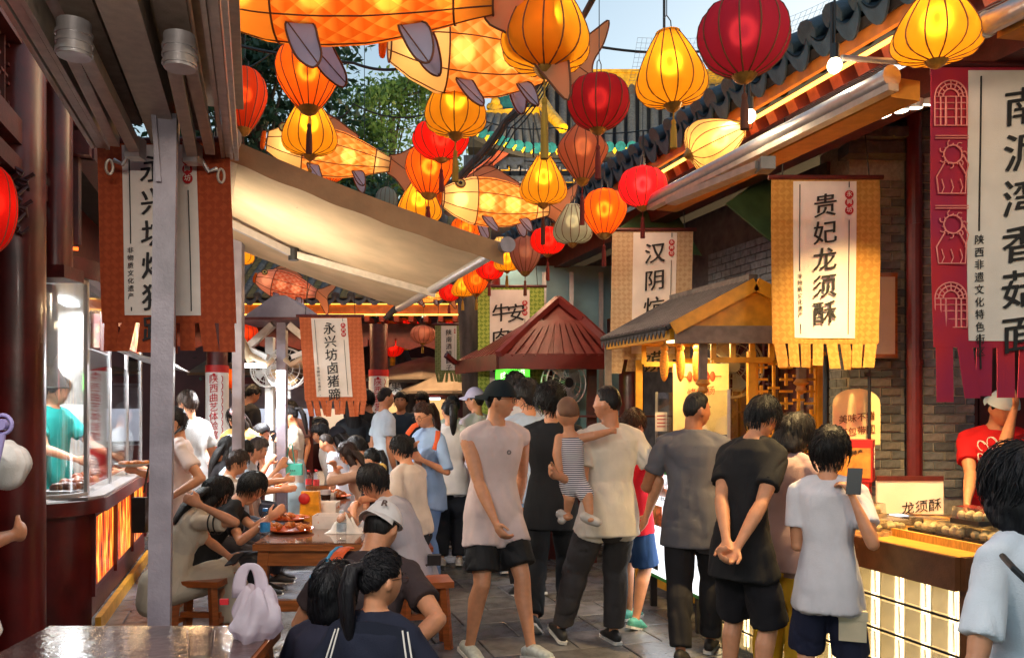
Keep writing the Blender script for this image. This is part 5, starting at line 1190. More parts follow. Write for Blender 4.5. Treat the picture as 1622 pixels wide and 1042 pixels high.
def lantern(label, x, y, wpx, hpx, shape, col, size=.34, lit=2.6, tassel='brown', tl=1.0, tilt=None, Y=None, cord=.7, ribs=14, fringe=False, lc=None, group='silk lanterns strung over the lane'):
    Y = Y or size*F/wpx; c = P(x, y, Y); W = wpx/F*Y; Hh = hpx/F*Y
    o = thing('lantern', label, 'lantern', c, group)
    R = Matrix.Identity(3) if tilt is None else Euler(tilt).to_matrix()
    R = R @ Euler((random.uniform(-.05, .05), random.uniform(-.05, .05), random.uniform(0, 1))).to_matrix()
    top = c+R @ Vector((0, 0, Hh/2)); prof = [(r*W, z*Hh) for r, z in SHAPE[shape]]
    fine = []                                     # smooth the outline
    for i in range(len(prof)-1):
        p0 = prof[max(i-1, 0)]; p1 = prof[i]; p2 = prof[i+1]; p3 = prof[min(i+2, len(prof)-1)]
        for t_ in (0, .33, .66):
            f_ = lambda a, b, c_, d: .5*((2*b)+(-a+c_)*t_+(2*a-5*b+4*c_-d)*t_*t_+(-a+3*b-3*c_+d)*t_**3)
            fine.append((f_(p0[0], p1[0], p2[0], p3[0]), f_(p0[1], p1[1], p2[1], p3[1])))
    fine.append(prof[-1])
    t = MB(); n = ribs*4; t.lathe(fine, n, top, .06, ribs, R, cap=False); sh = obj('shade', t.mesh('shade'), silk('silk_'+col, COLR[col], lit), o); shade(sh.data)
    t = MB()
    for k in range(ribs):
        a = 2*math.pi*(k)/ribs; t.tube([top+R @ Vector((r*1.015*math.cos(a), r*1.015*math.sin(a), z)) for r, z in fine[::2]+[fine[-1]]], .0034*W/.34, 5)
    obj('rib_wire', t, RIBM, o)
    t = MB(); r0 = prof[0][0]; t.lathe([(r0*.98, .02*Hh), (r0*1.04, .02*Hh), (r0*1.04, -.02*Hh), (r0*.98, -.02*Hh)], 20, top, R=R, cap=False); obj('top_ring', t, silk('silk_'+col, COLR[col], lit), o)
    bt = top+R @ Vector((0, 0, -Hh)); r1 = prof[-1][0]; t = MB(); t.lathe([(r1*1.05, .012*Hh), (r1*1.1, 0), (r1*.75, -.07*Hh), (r1*.3, -.11*Hh), (.004, -.12*Hh)], 16, bt, R=R); obj('base_cap', t.mesh('base_cap', 50), BRASS, o)
    t = MB(); t.tube([top+R @ Vector((-.5*r0, 0, 0)), top+R @ Vector((-.45*r0, 0, .07)), top+R @ Vector((0, 0, .09)), top+R @ Vector((.45*r0, 0, .07)), top+R @ Vector((.5*r0, 0, 0))], .003, 5); t.tube([top+R @ Vector((0, 0, .09)), top+R @ Vector((0, 0, .09))+UP*cord*.5, top+UP*cord], .0025, 5)
    obj('hanger_wire', t, BLACK, o)
    if tassel:
        b0 = bt+R @ Vector((0, 0, -.12*Hh)); L_ = W*.5*tl; t = MB()
        t.tube([b0, b0-UP*L_*.25], .004, 6); t.ell(b0-UP*L_*.28, (.013, .013, .018), None, 10, 7); t.tube([b0-UP*L_*.32, b0-UP*L_*.5, b0-UP*L_], [.010, .016, .018], 10); obj('tassel', t.mesh('tassel', 50), TASS[tassel], o)
    if fringe:
        t = MB(); t.lathe([(W*.2, 0), (W*.30, -.03), (W*.33, -.05)], 24, top+UP*.02, .3, 24, cap=False); t.lathe([(W*.12, 0), (W*.13, -.16*Hh), (W*.11, -.5*Hh)], 16, bt, cap=False); obj('gold_fringe', t, M('gold_fringe', S(232, 176, 40), .7, var=.3, scale=40, bump=.4, trl=.3), o)
    if lit:
        bl = top+R @ Vector((0, 0, -Hh*.42)); t = MB(); t.ell(bl, (.022, .022, .028), None, 10, 7); obj('bulb', t, emit('dim_bulb', (1, .8, .5), 2), o)
        l = light('lantern_bulb', 'POINT', bl, .8*lit*(W/.34)**2, lc or (1, .66, .30), .055, parent=o)
    return o
Yl, Or, Rd = 'yellow', 'orange', 'red'
lantern('faded orange-red balloon lantern beside the left awning edge', 387, 158, 70, 96, 'balloon', 'redorange', lit=1.0, tassel='brown', tl=1.6)
lantern('bright orange balloon lantern below the big fish fins', 487, 120, 98, 105, 'balloon', Or, lit=3, tassel='brown', tl=1.2, Y=4.6)
lantern('yellow drop lantern directly beneath the orange balloon lantern', 490, 203, 86, 84, 'drop', Yl, lit=3, tassel='gold', tl=1.3, Y=5.2)
lantern('largest yellow drop lantern, partly hidden by a fish tail', 865, 42, 140, 138, 'drop', Yl, lit=3.2, tassel='gold', tl=1.8, Y=3.5)
lantern('yellow drop lantern above the red round one', 722, 165, 97, 98, 'drop', Yl, lit=3, tassel='gold', tl=1.3)
lantern('red round lantern tucked under a yellow drop lantern', 698, 222, 88, 60, 'round', Rd, lit=3, tassel='red', tl=1.0, Y=5.6)
lantern('orange balloon lantern left of the fish with an eye', 680, 270, 76, 76, 'balloon', Or, lit=3, tassel='red', tl=1.2)
lantern('yellow drop lantern touching the tan canvas awning', 664, 322, 70, 64, 'drop', Yl, lit=3, tassel='brown', tl=1.0)
lantern('unlit crimson round lantern in front of the pagoda roof', 948, 163, 98, 84, 'round', 'dred', lit=.6, tassel='red', tl=1.4)  # faint bulb added inside to brighten the unlit silk
lantern('crumpled salmon diamond lantern over the pagoda eave', 923, 240, 80, 92, 'diamond', 'salmon', lit=.5, tassel='red', tl=1.5)
lantern('tall yellow drop lantern against the sky, clear of all others', 1062, 110, 112, 112, 'drop', Yl, lit=3, tassel='gold', tl=1.0)
lantern('biggest unlit crimson round lantern high on the right', 1178, 60, 142, 118, 'round', 'purple', lit=.6, tassel='brown', tl=1.0, Y=3.3)  # unlit in itself; a weak bulb is added to lift its colour
lantern('yellow drop lantern above the red pictured banner at top right', 1484, 42, 134, 108, 'drop', Yl, lit=3.2, tassel=None, Y=3.4)
lantern('pale yellow lantern tipped on its side by the eave', 1133, 225, 84, 88, 'drop', 'pale', lit=2.4, tassel=None, tilt=(0, 1.15, 0), cord=.2)
lantern('pinkish red round lantern at the end of the awning tube', 1018, 297, 76, 62, 'round', 'pink', lit=2.8, tassel='red', tl=1.1)
lantern('orange balloon lantern left of the pinkish red round one', 957, 337, 70, 70, 'balloon', Or, lit=3, tassel='red', tl=1.2, Y=6.2)
lantern('yellow drop lantern beside the tail of the fish with an eye', 861, 287, 74, 72, 'drop', Yl, lit=2.8, tassel='brown', tl=1.5)
lantern('greyish drop lantern with a yellowed bottom', 907, 356, 62, 60, 'drop', 'grey', lit=.9, tassel=None, Y=6.8)
lantern('small red round lantern below the greyish drop lantern', 868, 382, 56, 42, 'round', Rd, lit=2.8, tassel='red', tl=1.3, Y=7.4)
lantern('dull mauve balloon lantern near the canvas awning tip', 832, 404, 50, 56, 'balloon', 'mauve', lit=.4, tassel='brown', tl=1.2, Y=8)
for x, y, w_, h_, sh, c_, lb in ((803, 412, 42, 34, 'drop', Yl, 'small yellow drop lantern just beyond the awning tip'), (776, 428, 44, 30, 'round', Rd, 'small red round lantern low in the far lantern row'), (754, 446, 40, 40, 'balloon', Or, 'small orange balloon lantern in the far lantern row'), (733, 455, 36, 30, 'drop', Yl, 'small yellow lantern near the end of the far row'), (712, 464, 34, 26, 'round', Rd, 'last small red lantern of the far row'), (793, 392, 40, 30, 'drop', 'pale', 'small pale lantern half behind the awning bar end')):
    lantern(lb, x, y, w_, h_, sh, c_, lit=2.2, tassel='red' if c_ == Rd else 'gold', tl=1.0, Y=8.6+(776-x)*.012)
lantern('orange lantern showing between the fish and the canvas awning', 738, 366, 50, 40, 'balloon', Or, lit=2.6, tassel=None, Y=7.8)
lantern('red lantern half hidden behind the large fish head', 545, 38, 66, 60, 'round', Rd, lit=1, tassel=None, Y=5.6)
lantern('orange lantern peeping below the left fish lantern', 525, 268, 46, 40, 'round', Or, lit=2, tassel=None, Y=8)
lantern('grey unlit lantern behind the awning hem', 612, 318, 34, 40, 'round', 'grey', lit=0, tassel=None, Y=8.5)
lantern('yellow lantern glowing behind the awning arm at left', 372, 398, 60, 44, 'drop', Yl, lit=3, tassel=None, Y=9.2)
lantern('bright red lantern cut off by the left picture edge', -16, 332, 76, 138, 'round', Rd, lit=2.6, tassel=None, Y=3.4)
for x, y, w_, h_, lb in ((612, 528, 46, 34, 'upper left red palace lantern with gold fringe'), (622, 551, 36, 28, 'lower red palace lantern with gold fringe'), (645, 522, 44, 32, 'red palace lantern right of the upper left one'), (735, 545, 40, 34, 'red palace lantern behind the green far banner'), (712, 522, 36, 28, 'red palace lantern above the green far banner')):
    lantern(lb, x, y, w_, h_, 'round', Rd, lit=1.6, tassel=None, fringe=True, Y=12.6, group='palace lanterns in the back hall')
lantern('faded mauve round lantern hanging in the back hall', 670, 530, 40, 28, 'round', 'mauve', lit=.3, tassel='gold', tl=.6, Y=11.2, group='palace lanterns in the back hall')
lantern('orange tube lantern beside the left wrapped column', 368, 600, 16, 30, 'tube', Or, lit=2.4, tassel='gold', tl=.5, Y=10.6, group='palace lanterns in the back hall')
lantern('dull red round lantern under the left end of the eave', 392, 530, 34, 32, 'round', 'redorange', lit=.8, tassel='gold', tl=1, Y=10.4, group='palace lanterns in the back hall')
for x, y, lb in ((1322, 104, 'lit bare bulb under the eave right of the tilted lantern'), (1187, 184, 'lit bare bulb below the biggest crimson lantern'), (505, 232, 'small bare bulb on the roof above the canvas')):
    Yb = {1322: 3.9, 1187: 4.4, 505: 8}[x]; c = P(x, y, Yb); th = thing('bare_bulb', lb, 'bulb', c); t = MB(); t.ell(c, (.034, .034, .038)); obj('glass_bulb', t.mesh('glass_bulb', True), BULB, th); t = MB(); t.tube([c+UP*.03, c+UP*.10], .022, 10); obj('socket', t, BLACK, th); t = MB(); t.tube([c+UP*.1, c+UP*.5], .006, 6); obj('flex', t, BLACK, th)
    if x > 1000: light('bulb_light', 'POINT', c-UP*.05, 5, (1, .78, .5), .04, parent=th)
# extra lights without bulbs, added out of view near the viewer as front fill
for b, e_ in ((-2.2, 30), (-3.6, 30)): light('bulb_light', 'POINT', E(b, -.35, 3.0), e_, (1, .76, .5), .05)

# ------------------------------------------------------------------ fish lanterns
def fishmat(name, c1, c2, scale):
    m = silk(name, c1, 1); n = m.node_tree.nodes; L = m.node_tree.links; b = n['Principled BSDF']
    tr = [x for x in n if x.type == 'BSDF_TRANSLUCENT'][0]; tc = n.new('ShaderNodeTexCoord')
    mp = n.new('ShaderNodeMapping'); L.new(tc.outputs['UV'], mp.inputs[0]); mp.inputs['Scale'].default_value = scale
    br = n.new('ShaderNodeTexBrick'); br.offset = .5; br.inputs['Mortar Size'].default_value = .0; br.inputs['Scale'].default_value = 1; br.inputs['Brick Width'].default_value = 1; br.inputs['Row Height'].default_value = .5
    # scales: soft diamonds, two tones
    sx = n.new('ShaderNodeSeparateXYZ'); L.new(mp.outputs[0], sx.inputs[0])
    def math_(op, a, b_=None):
        q = n.new('ShaderNodeMath'); q.operation = op
        for i, v in enumerate((a, b_)):
            if v is None: continue
            if isinstance(v, (int, float)): q.inputs[i].default_value = v
            else: L.new(v, q.inputs[i])
        return q.outputs[0]
    su = math_('ADD', sx.outputs[0], sx.outputs[1]); sv = math_('SUBTRACT', sx.outputs[0], sx.outputs[1])
    fu = math_('FRACT', su); fv = math_('FRACT', sv); val = math_('MULTIPLY', math_('ADD', fu, fv), .5)
    rp = n.new('ShaderNodeValToRGB'); rp.color_ramp.elements[0].position = .3; rp.color_ramp.elements[1].position = .62; rp.color_ramp.elements[0].color = (*c1, 1); rp.color_ramp.elements[1].color = (*c2, 1)
    L.new(val, rp.inputs[0]); L.new(rp.outputs[0], tr.inputs[0]); L.new(rp.outputs[0], b.inputs['Base Color']); return m
FISH_H = silk('fish_cream', S(252, 214, 150), 1); FISH_S = fishmat('fish_scales', S(250, 196, 116), S(240, 140, 60), (5, 16, 1)); FISH_O = silk('fish_orange', S(240, 136, 44), 1); FIN_G = silk('fin_grey', S(226, 224, 240), 1); FIN_O = silk('fin_orange', S(244, 190, 150), 1)
FISH_P = silk('fish_pink', S(240, 170, 150), 1)
def fish(label, hx, hy, tx, ty, Y, L=1.15, dY=0, hcol=None, scol=None, lit=2.2, fins=True, pitch=0, hgt=.19, eye=True, roll=0):
    a = P(hx, hy, Y); b = P(tx, ty, Y+dY); ax = (b-a).normalized(); L = (b-a).length
    side = ax.cross(UP).normalized(); up = side.cross(ax).normalized()
    Rr = Matrix.Rotation(roll, 3, ax); side = Rr @ side; up = Rr @ up
    o = thing('fish_lantern', label, 'fish lantern', (a+b)/2, 'lit carp lanterns floating over the lane')
    prof = [(0, .055), (.03, .075), (.12, .13), (.24, .175), (.38, .185), (.52, .17), (.66, .125), (.78, .075), (.84, .055)]
    k = L/1.0*hgt/.185
    def pt(s, ang):
        xs = [q[0] for q in prof]; r = float(np.interp(s, xs, [q[1] for q in prof]))*k; return a+ax*(s*L)+up*(r*1.0*math.sin(ang))+side*(r*.62*math.cos(ang))
    def skin_(s0, s1, n, m, name, mat, uv=False):
        t = MB(); N = 28
        t.v = [tuple(pt(lerp(s0, s1, i/n), 2*math.pi*j/N)) for i in range(n+1) for j in range(N)]
        t.f = [(i*N+j, i*N+(j+1) % N, (i+1)*N+(j+1) % N, (i+1)*N+j) for i in range(n) for j in range(N)]; t.m = [0]*len(t.f)
        me = t.mesh(name); uvl = me.uv_layers.new(name='UVMap')
        for p_ in me.polygons:
            for li, vi in zip(p_.loop_indices, p_.vertices):
                j = vi % N; ii = vi//N
                if j == 0 and any(q % N > N//2 for q in p_.vertices): j = N
                uvl.data[li].uv = (ii/n, j/N)
        shade(me); return obj(name, me, mat, o)
    skin_(.03, .27, 8, 0, 'head', hcol or FISH_H); skin_(.27, .74, 12, 0, 'scaled_body', scol or FISH_S); skin_(.74, .84, 3, 0, 'tail_root', hcol or FISH_H)
    t = MB()
    for s in (.03, .27, .74, .84):
        t.tube([pt(s, 2*math.pi*j/24)+ (pt(s, 2*math.pi*j/24)-(a+ax*s*L))*.012 for j in range(25)], .005, 5)
    for j in range(8): t.tube([a+ax*(s*L)+(pt(s, 2*math.pi*j/8+.2)-(a+ax*s*L))*1.012 for s in np.linspace(.03, .84, 18)], .0035, 5)
    obj('rib_wire', t, RIBM, o)
    t = MB(); t.tube([pt(.0, q)*1 for q in [2*math.pi*j/16 for j in range(17)]], .014, 8); obj('lip', t.mesh('lip', 50), FISH_O, o)
    def finp(name, base, dirs, n_, mat, th=.012):
        ctl = [base+ax*(x*L)+up*(y*L)+side*(z*L) for x, y, z in dirs]; pts = []; n0 = len(ctl)
        for i in range(n0):
            p0, p1, p2, p3 = ctl[i-1], ctl[i], ctl[(i+1) % n0], ctl[(i+2) % n0]
            for q in (0, .25, .5, .75): pts.append(.5*((2*p1)+(p2-p0)*q+(2*p0-5*p1+4*p2-p3)*q*q+(3*p1-p0-3*p2+p3)*q**3))
        t = MB(); t.poly(pts, th, n_); f_ = obj(name, t, mat, o)
        t = MB(); t.tube(pts+[pts[0]], .005, 5); t.tube([pts[0], pts[len(pts)//2]], .003, 5); obj('fin_wire', t, RIBM, f_, True); return f_
    if fins:
        c_ = a+ax*(.80*L)
        finp('tail_fin', c_, [(.02, .05, 0), (.10, .09, 0), (.20, .17, 0), (.27, .22, 0), (.25, .12, 0), (.20, .03, 0), (.20, -.04, 0), (.24, -.13, 0), (.25, -.24, 0), (.18, -.18, 0), (.09, -.09, 0), (.02, -.05, 0)], side, FIN_O)
        finp('back_fin', pt(.30, math.pi/2), [(-.08, -.03, 0), (-.02, .05, 0), (.05, .09, 0), (.13, .075, 0), (.22, .03, 0), (.30, -.03, 0)], side, FIN_O)
        for sg in (-1, 1):
            b0 = pt(.33, -math.pi/2+sg*.75)
            finp('pectoral_fin', b0, [(-.02, .01, 0), (-.005, -.04, sg*.03), (.03, -.09, sg*.065), (.075, -.115, sg*.08), (.09, -.085, sg*.06), (.07, -.035, sg*.025), (.045, .01, 0)], (side*.9+ax*.2).normalized(), FIN_G)
            b0 = pt(.62, -math.pi/2+sg*.6)
            finp('belly_fin', b0, [(-.02, .01, 0), (0, -.04, sg*.02), (.035, -.085, sg*.04), (.07, -.095, sg*.05), (.075, -.05, sg*.02), (.05, .01, 0)], (side*.9+ax*.2).normalized(), FIN_G)
    if eye:
        for sg in (-1, 1):
            c_ = pt(.135, math.pi/2-sg*(.9))
            nn = (side*sg*.85+up*.35).normalized(); t = MB(); u1 = nn.cross(ax).normalized(); v1 = nn.cross(u1)
            t.tube([c_+nn*.012, c_+nn*.028], [.038*L, .034*L], 18); e = obj('eye', t.mesh('eye', 40), M('eye_gold', S(230, 190, 90), .3, var=.1), o); t = MB(); t.tube([c_+nn*.03+(u1*math.cos(q)+v1*math.sin(q))*.036*L for q in [2*math.pi*k_/18 for k_ in range(19)]], .005, 6); obj('eye_ring', t, RIBM, e, True)
            t = MB(); t.ell(c_+nn*.030, (.014*L,)*3); obj('pupil', t, EYE_D, e, True)
    t = MB()
    for s in (.25, .65): t.tube([pt(s, math.pi/2), pt(s, math.pi/2)+UP*.8], .003, 5)
    obj('hanging_wire', t, BLACK, o)
    if lit:
        for s in (.16, .36, .56, .72):
            light('fish_bulb', 'POINT', a+ax*(s*L), lit*(.42 if s != .72 else .17), (1, .72, .40), .07, parent=o)
    return o
fish('large carp lantern, cream head at left, across the top centre', 606, 66, 940, 108, 4.3, dY=.4, lit=3.4, hgt=.20, roll=.15)
fish('carp lantern cut off by the top edge at upper left', 285, -20, 880, 2, 3.5, dY=-.1, lit=3.6, hgt=.135, hcol=silk('fish_amber', S(246, 166, 66), 1), scol=fishmat('fish_amber_scales', S(248, 170, 70), S(236, 116, 36), (7, 16, 1)), roll=.2)
fish('carp lantern floating above the canvas awning at left', 417, 222, 655, 268, 6.4, dY=.2, lit=3.0, hgt=.17)
fish('carp lantern showing its round eye in the centre', 696, 312, 900, 334, 6.6, dY=.3, lit=3.4, hgt=.185, eye=True)
fish('small pink carp lantern over the back tiles under the canvas', 404, 440, 520, 470, 10.6, lit=1.0, hcol=FISH_P, scol=fishmat('fish_pink_scales', S(240, 176, 150), S(226, 110, 76), (5, 16, 1)), hgt=.19)
fish('small carp lantern glimpsed beneath the canvas awning front bar', 640, 462, 720, 470, 10.4, lit=2.0, hgt=.18)
# ------------------------------------------------------------------ wires, cable bundle, net
CAB = M('black_cable', (.014, .014, .016), .5, var=.2, bump=0)
def cable(label, pts, r=.008, sag=0, name='overhead_cable', mat=None, n=10):
    out = []
    for a, b in zip(pts[:-1], pts[1:]):
        for k in range(n): q = k/n; out.append(Vector(a).lerp(Vector(b), q)-UP*(sag*4*q*(1-q)))
    out.append(Vector(pts[-1])); t = MB(); t.tube(out, r, 6); return tag(obj(name, t.mesh(name, True), mat or CAB), label, 'cable', 'overhead cables')
cable('thick black cable crossing the sky behind the large carp', [P(330, 60, 6.2), P(560, 100, 6.2), P(640, 108, 6.2), P(700, 100, 6.2), P(790, 125, 6.4), P(860, 125, 6.4), P(935, 72, 6.4), P(1110, 82, 6.6), P(1330, 60, 6.6)], .011, .03)
cable('thin black wire sagging in front of the trees', [P(340, 118, 8), P(440, 75, 8), P(520, 180, 8), P(560, 165, 8), P(680, 180, 8)], .008, .08)
cable('thin wire from the trees to the pagoda eave', [P(560, 215, 9), P(660, 235, 9), P(780, 195, 9)], .006, .1)
cable('level wire in front of the pagoda tiles', [P(770, 193, 9.5), P(880, 202, 9.5), P(1020, 207, 9.5), P(1260, 190, 9.5)], .007, .05)
cable('lower level wire above the eave lanterns', [P(830, 255, 8), P(1000, 252, 8), P(1080, 222, 8)], .006, .03)
for k, (x, y0, y1, Yk) in enumerate(((1052, -10, 55, 4.2), (845, 195, 250, 6.2), (1019, 207, 265, 5.9), (1317, 5, 95, 3.9), (724, -5, 115, 4.6))): cable(['short black drop cable to the tall yellow lantern', 'short drop cable to the yellow lantern beside the fish', 'short drop cable over the pinkish red lantern', 'drop cable to the bulb right of the tilted lantern', 'drop cable to the yellow lantern above the red round one'][k], [P(x, y0, Yk), P(x, y1, Yk)], .007, 0)
cable('bundle of cables tied to a slanting wooden branch before the pagoda', [P(860, 120, 6.9), P(800, 195, 6.9), P(745, 262, 7.0), P(700, 300, 7.0), P(655, 338, 7.1)], .035, .02, 'cable_bundle', BARK)
for k in range(4): cable(['topmost', 'second', 'third', 'lowest'][k]+' stray cable hanging off the bundle before the pagoda', [P(868+4*k, 112, 6.8), P(800+5*k, 190+6*k, 6.8), P(740+8*k, 268, 6.9), P(690, 305+5*k, 7.0), P(640+9*k, 340, 7.0)], .007, .05, 'loose_cable')
pl_ = cable('dark slanting pole against the sky at top', [P(945, -12, 5.0), P(922, 30, 5.2), P(905, 60, 5.3)], .02, 0, 'slanting_pole', BARK)
nw = thing('bird_net', 'fine netting strung above the eave at top right', 'net', P(1180, 60, 6.0)); t = MB()
def npt(u_, v_): 
    a = P(1010, 60, 6.4).lerp(P(1390, -40, 5.6), u_); b = P(985, 150, 6.6).lerp(P(1290, 118, 6.4), u_); return a.lerp(b, v_)-UP*(.16*math.sin(math.pi*u_)*(1-v_)+.1*math.sin(math.pi*v_))
for k in range(46): t.tube([npt(k/45, q/10) for q in range(11)], .0013, 3)
for k in range(20): t.tube([npt(q/16, k/19) for q in range(17)], .0013, 3)
tag(obj('net_mesh', t, M('net_grey', S(120, 124, 128), .8, var=0, bump=0), nw), kind='stuff')
# ------------------------------------------------------------------ hanging banners
def brocade(name, c1, c2, scale=9):
    if name in MATS: return MATS[name]
    m = M(name, c1, .85, var=.12, scale=6, bump=.25, bscale=240); n = m.node_tree.nodes; L = m.node_tree.links; b = n['Principled BSDF']
    tc = n.new('ShaderNodeTexCoord'); wv = n.new('ShaderNodeTexMagic'); wv.turbulence_depth = 3; wv.inputs['Scale'].default_value = scale*2.2; wv.inputs['Distortion'].default_value = 1.4
    rp = n.new('ShaderNodeValToRGB'); rp.color_ramp.elements[0].position = .42; rp.color_ramp.elements[1].position = .58; rp.color_ramp.elements[0].color = (*c1, 1); rp.color_ramp.elements[1].color = (*c2, 1)
    L.new(tc.outputs['Object'], wv.inputs[0]); L.new(wv.outputs['Fac'], rp.inputs[0]); L.new(rp.outputs[0], b.inputs['Base Color']); return m
PAPER = M('banner_paper', S(232, 222, 212), .85, var=.06, scale=8, bump=.25, bscale=220)
SEAL = '永\n興\n坊'
def banner(label, x0, y0, x1, y1, Y, text, mat, pw=(.26, .78), pb=.83, fr=.11, n_str=7, tsize=None, ty=.06, tp=1.0, small='非\n物\n质\n文\n化\n遗\n产', smx=.30, yaw=0, skew=0, wave=.02, rod=True, seal=True, strip_mat=None, tx=.5, rodover=.03, seed=1, cols=None, seal_r=None, paper=None):
    """cloth with a paper middle, seal, lettering, rod and hanging strips. Local frame: x right, z up, front is -y"""
    c = P((x0+x1)/2, y0, Y); W = (x1-x0)/F*Y; H_ = (y1-y0)/F*Y
    o = thing('hanging_banner', label, 'banner', c, 'food banners hung across the lane', yaw)
    rr = random.Random(seed); ph = rr.uniform(0, 6)
    def warp(x, z): return wave*(np.sin(x*7/W*.55+z*2.2+ph)*(-z/H_))+.4*wave*np.sin(x*13/W+ph)*np.clip(-z/H_, 0, 1)
    def sk(x, z): return x+skew*(-z)
    hz = -H_*(1-fr)
    def cl(u_, v_):
        x = (u_-.5)*W; z = hz*v_; return Vector((sk(x, z), float(warp(np.array(x), np.array(z))), z))
    t = MB(); t.grid(cl, 22, 26, thick=(0, .006, 0)); obj('border_cloth', t.mesh('border_cloth', 60), mat, o, local=True)
    px0, px1 = (pw[0]-.5)*W, (pw[1]-.5)*W
    def pc(u_, v_):
        x = lerp(px0, px1, u_); z = -H_*(.012+(pb-.012)*v_); return Vector((sk(x, z), float(warp(np.array(x), np.array(z)))-.005, z))
    t = MB(); t.grid(pc, 14, 24, thick=(0, .003, 0)); obj('paper_panel', t.mesh('paper_panel', 60), paper or PAPER, o, local=True)
    # strips
    sw = W/n_str
    for k in range(n_str):
        xa = -W/2+k*sw; ww = sw*.78; ln = H_*fr*rr.uniform(.88, 1.05); sx = rr.uniform(-.03, .03); sy = rr.uniform(-.03, .02)
        def sf(u_, v_):
            x = xa+sw*.11+ww*u_; z = hz-ln*v_*1.0; q = np.array(hz); return Vector((sk(x, z)+sx*v_, float(warp(np.array(x), q))+sy*v_+.002, z+.008))
        t = MB(); t.grid(sf, 2, 4, thick=(0, .005, 0)); obj('strip', t, strip_mat or mat, o, local=True)
    wf = lambda x, z: warp(x, z)
    S_ = Matrix(((1, 0, -skew, 0), (0, 1, 0, 0), (0, 0, 1, 0), (0, 0, 0, 1)))
    ts = tsize or (px1-px0)*.44; pwid = px1-px0
    for i, col in enumerate(cols or [text]):
        xc = lerp(px0, px1, tx) if not cols else lerp(px0, px1, (.66, .28)[i])
        me = text_verts('\n'.join(col), ts, tp, .13, .0012, ts*.012); me.transform(Matrix.Translation((xc, -.016, -H_*ty))); xform(me, None, wf); me.transform(S_); obj('lettering', me, INK, o, local=True)
    # thin printed rules and the small caption
    lx = lerp(px0, px1, .10); rx = lerp(px0, px1, .88)
    def rule(x, za, zb):
        t = MB(); pts = [Vector((sk(x, z), float(wf(np.array(x), np.array(z)))-.0085, z)) for z in np.linspace(za, zb, 8)]; t.tube(pts, .0022*W/.5, 4); obj('printed_rule', t, INK, o, local=True)
    sl = len(small.replace('\n', '')); ss = pwid*.085; z0 = -H_*.50; z1 = z0-ss*1.25*sl
    if small:
        me = text_verts(small, ss, 1.2, .1, .001, 0); me.transform(Matrix.Translation((lx, -.012, z0))); xform(me, None, wf); me.transform(S_); obj('caption', me, INK, o, local=True); rule(lx, -H_*.03, z0+.02); rule(lx, z1-.02, -H_*(pb-.02))
    if seal:
        r = seal_r or pwid*.068; zs = -H_*.06-r
        for k in range(3):
            z = zs-k*r*1.85; y = float(wf(np.array(rx), np.array(z)))-.008; t = MB(); t.tube([(sk(rx, z), y, z), (sk(rx, z), y-.002, z)], r, 18); sd_ = obj('seal_disc', t, INKR, o, local=True)
            me = text_verts(SEAL[2*k], r*1.35, 1, .05, .001, 0); me.transform(Matrix.Translation((sk(rx, z), y-.004, z+r*.72))); obj('seal_letter', me, INKW, sd_, local=True)
        rule(rx, zs-3*r*1.85-.01, -H_*(pb-.02)); rule(rx, -H_*.015, -H_*.045)
    if rod:
        t = MB(); t.tube([(-W/2-rodover, .002, .012), (W/2+rodover, .002, .012)], .016, 10); obj('rod', t, LACQ_D, o, local=True)
        t = MB()
        for sx in (-.4, .4): t.tube([(sx*W, .002, .02), (sx*W*.9, .03, .45)], .004, 5)
        obj('hanging_wire', t, BLACK, o, local=True)
    return o
RUST = brocade('rust_brocade', S(172, 74, 32), S(156, 62, 25), 7); RUST2 = brocade('orange_brocade', S(196, 104, 60), S(182, 92, 50), 7); BEI = brocade('beige_brocade', S(178, 148, 112), S(194, 168, 132), 7); GLD = brocade('gold_brocade', S(190, 142, 66), S(174, 125, 52), 7); GRN = brocade('green_brocade', S(120, 150, 52), S(172, 190, 84), 6); GRN2 = brocade('olive_brocade', S(110, 116, 62), S(140, 146, 92), 9)
banner('big rust orange banner partly hidden by the grey post', 152, 226, 364, 560, 4.22, '永兴坊烤猪蹄', RUST, (.19, .75), .82, .145, 7, .145, .07, 1.13, yaw=-.03, skew=.03, tx=.43, seed=3)
banner('orange banner with six black characters in the middle distance', 474, 502, 572, 660, 8.2, '永兴坊卤猪蹄', RUST2, (.19, .77), .80, .16, 9, .128, .06, 1.03, yaw=.02, skew=.07, seed=5)
banner('tan banner behind the tiled yellow kiosk roof', 970, 366, 1098, 592, 7.0, '汉阴炕炕馍', BEI, (.26, .80), .86, .10, 5, .185, .09, 1.25, small='', skew=-.02, seed=8)
banner('golden banner with five characters on the right', 1222, 284, 1394, 585, 5.3, '贵妃龙须酥', GLD, (.20, .78), .835, .135, 8, .158, .085, 1.09, seed=11, yaw=.0, rodover=.02, wave=.028)
banner('green banner half hidden behind the red canopy roof', 757, 455, 862, 800, 9.4, '', GRN, (.18, .78), .72, .08, 6, .22, .08, 1.28, cols=['安康', '牛肉面'], small='', seed=13)
banner('narrow olive banner hanging far back by the tree trunk', 689, 515, 733, 606, 11.0, '陕南酒酿圆子', GRN2, (.22, .78), .78, .17, 8, .082, .08, 1.15, small='', seal_r=.012, seed=17)
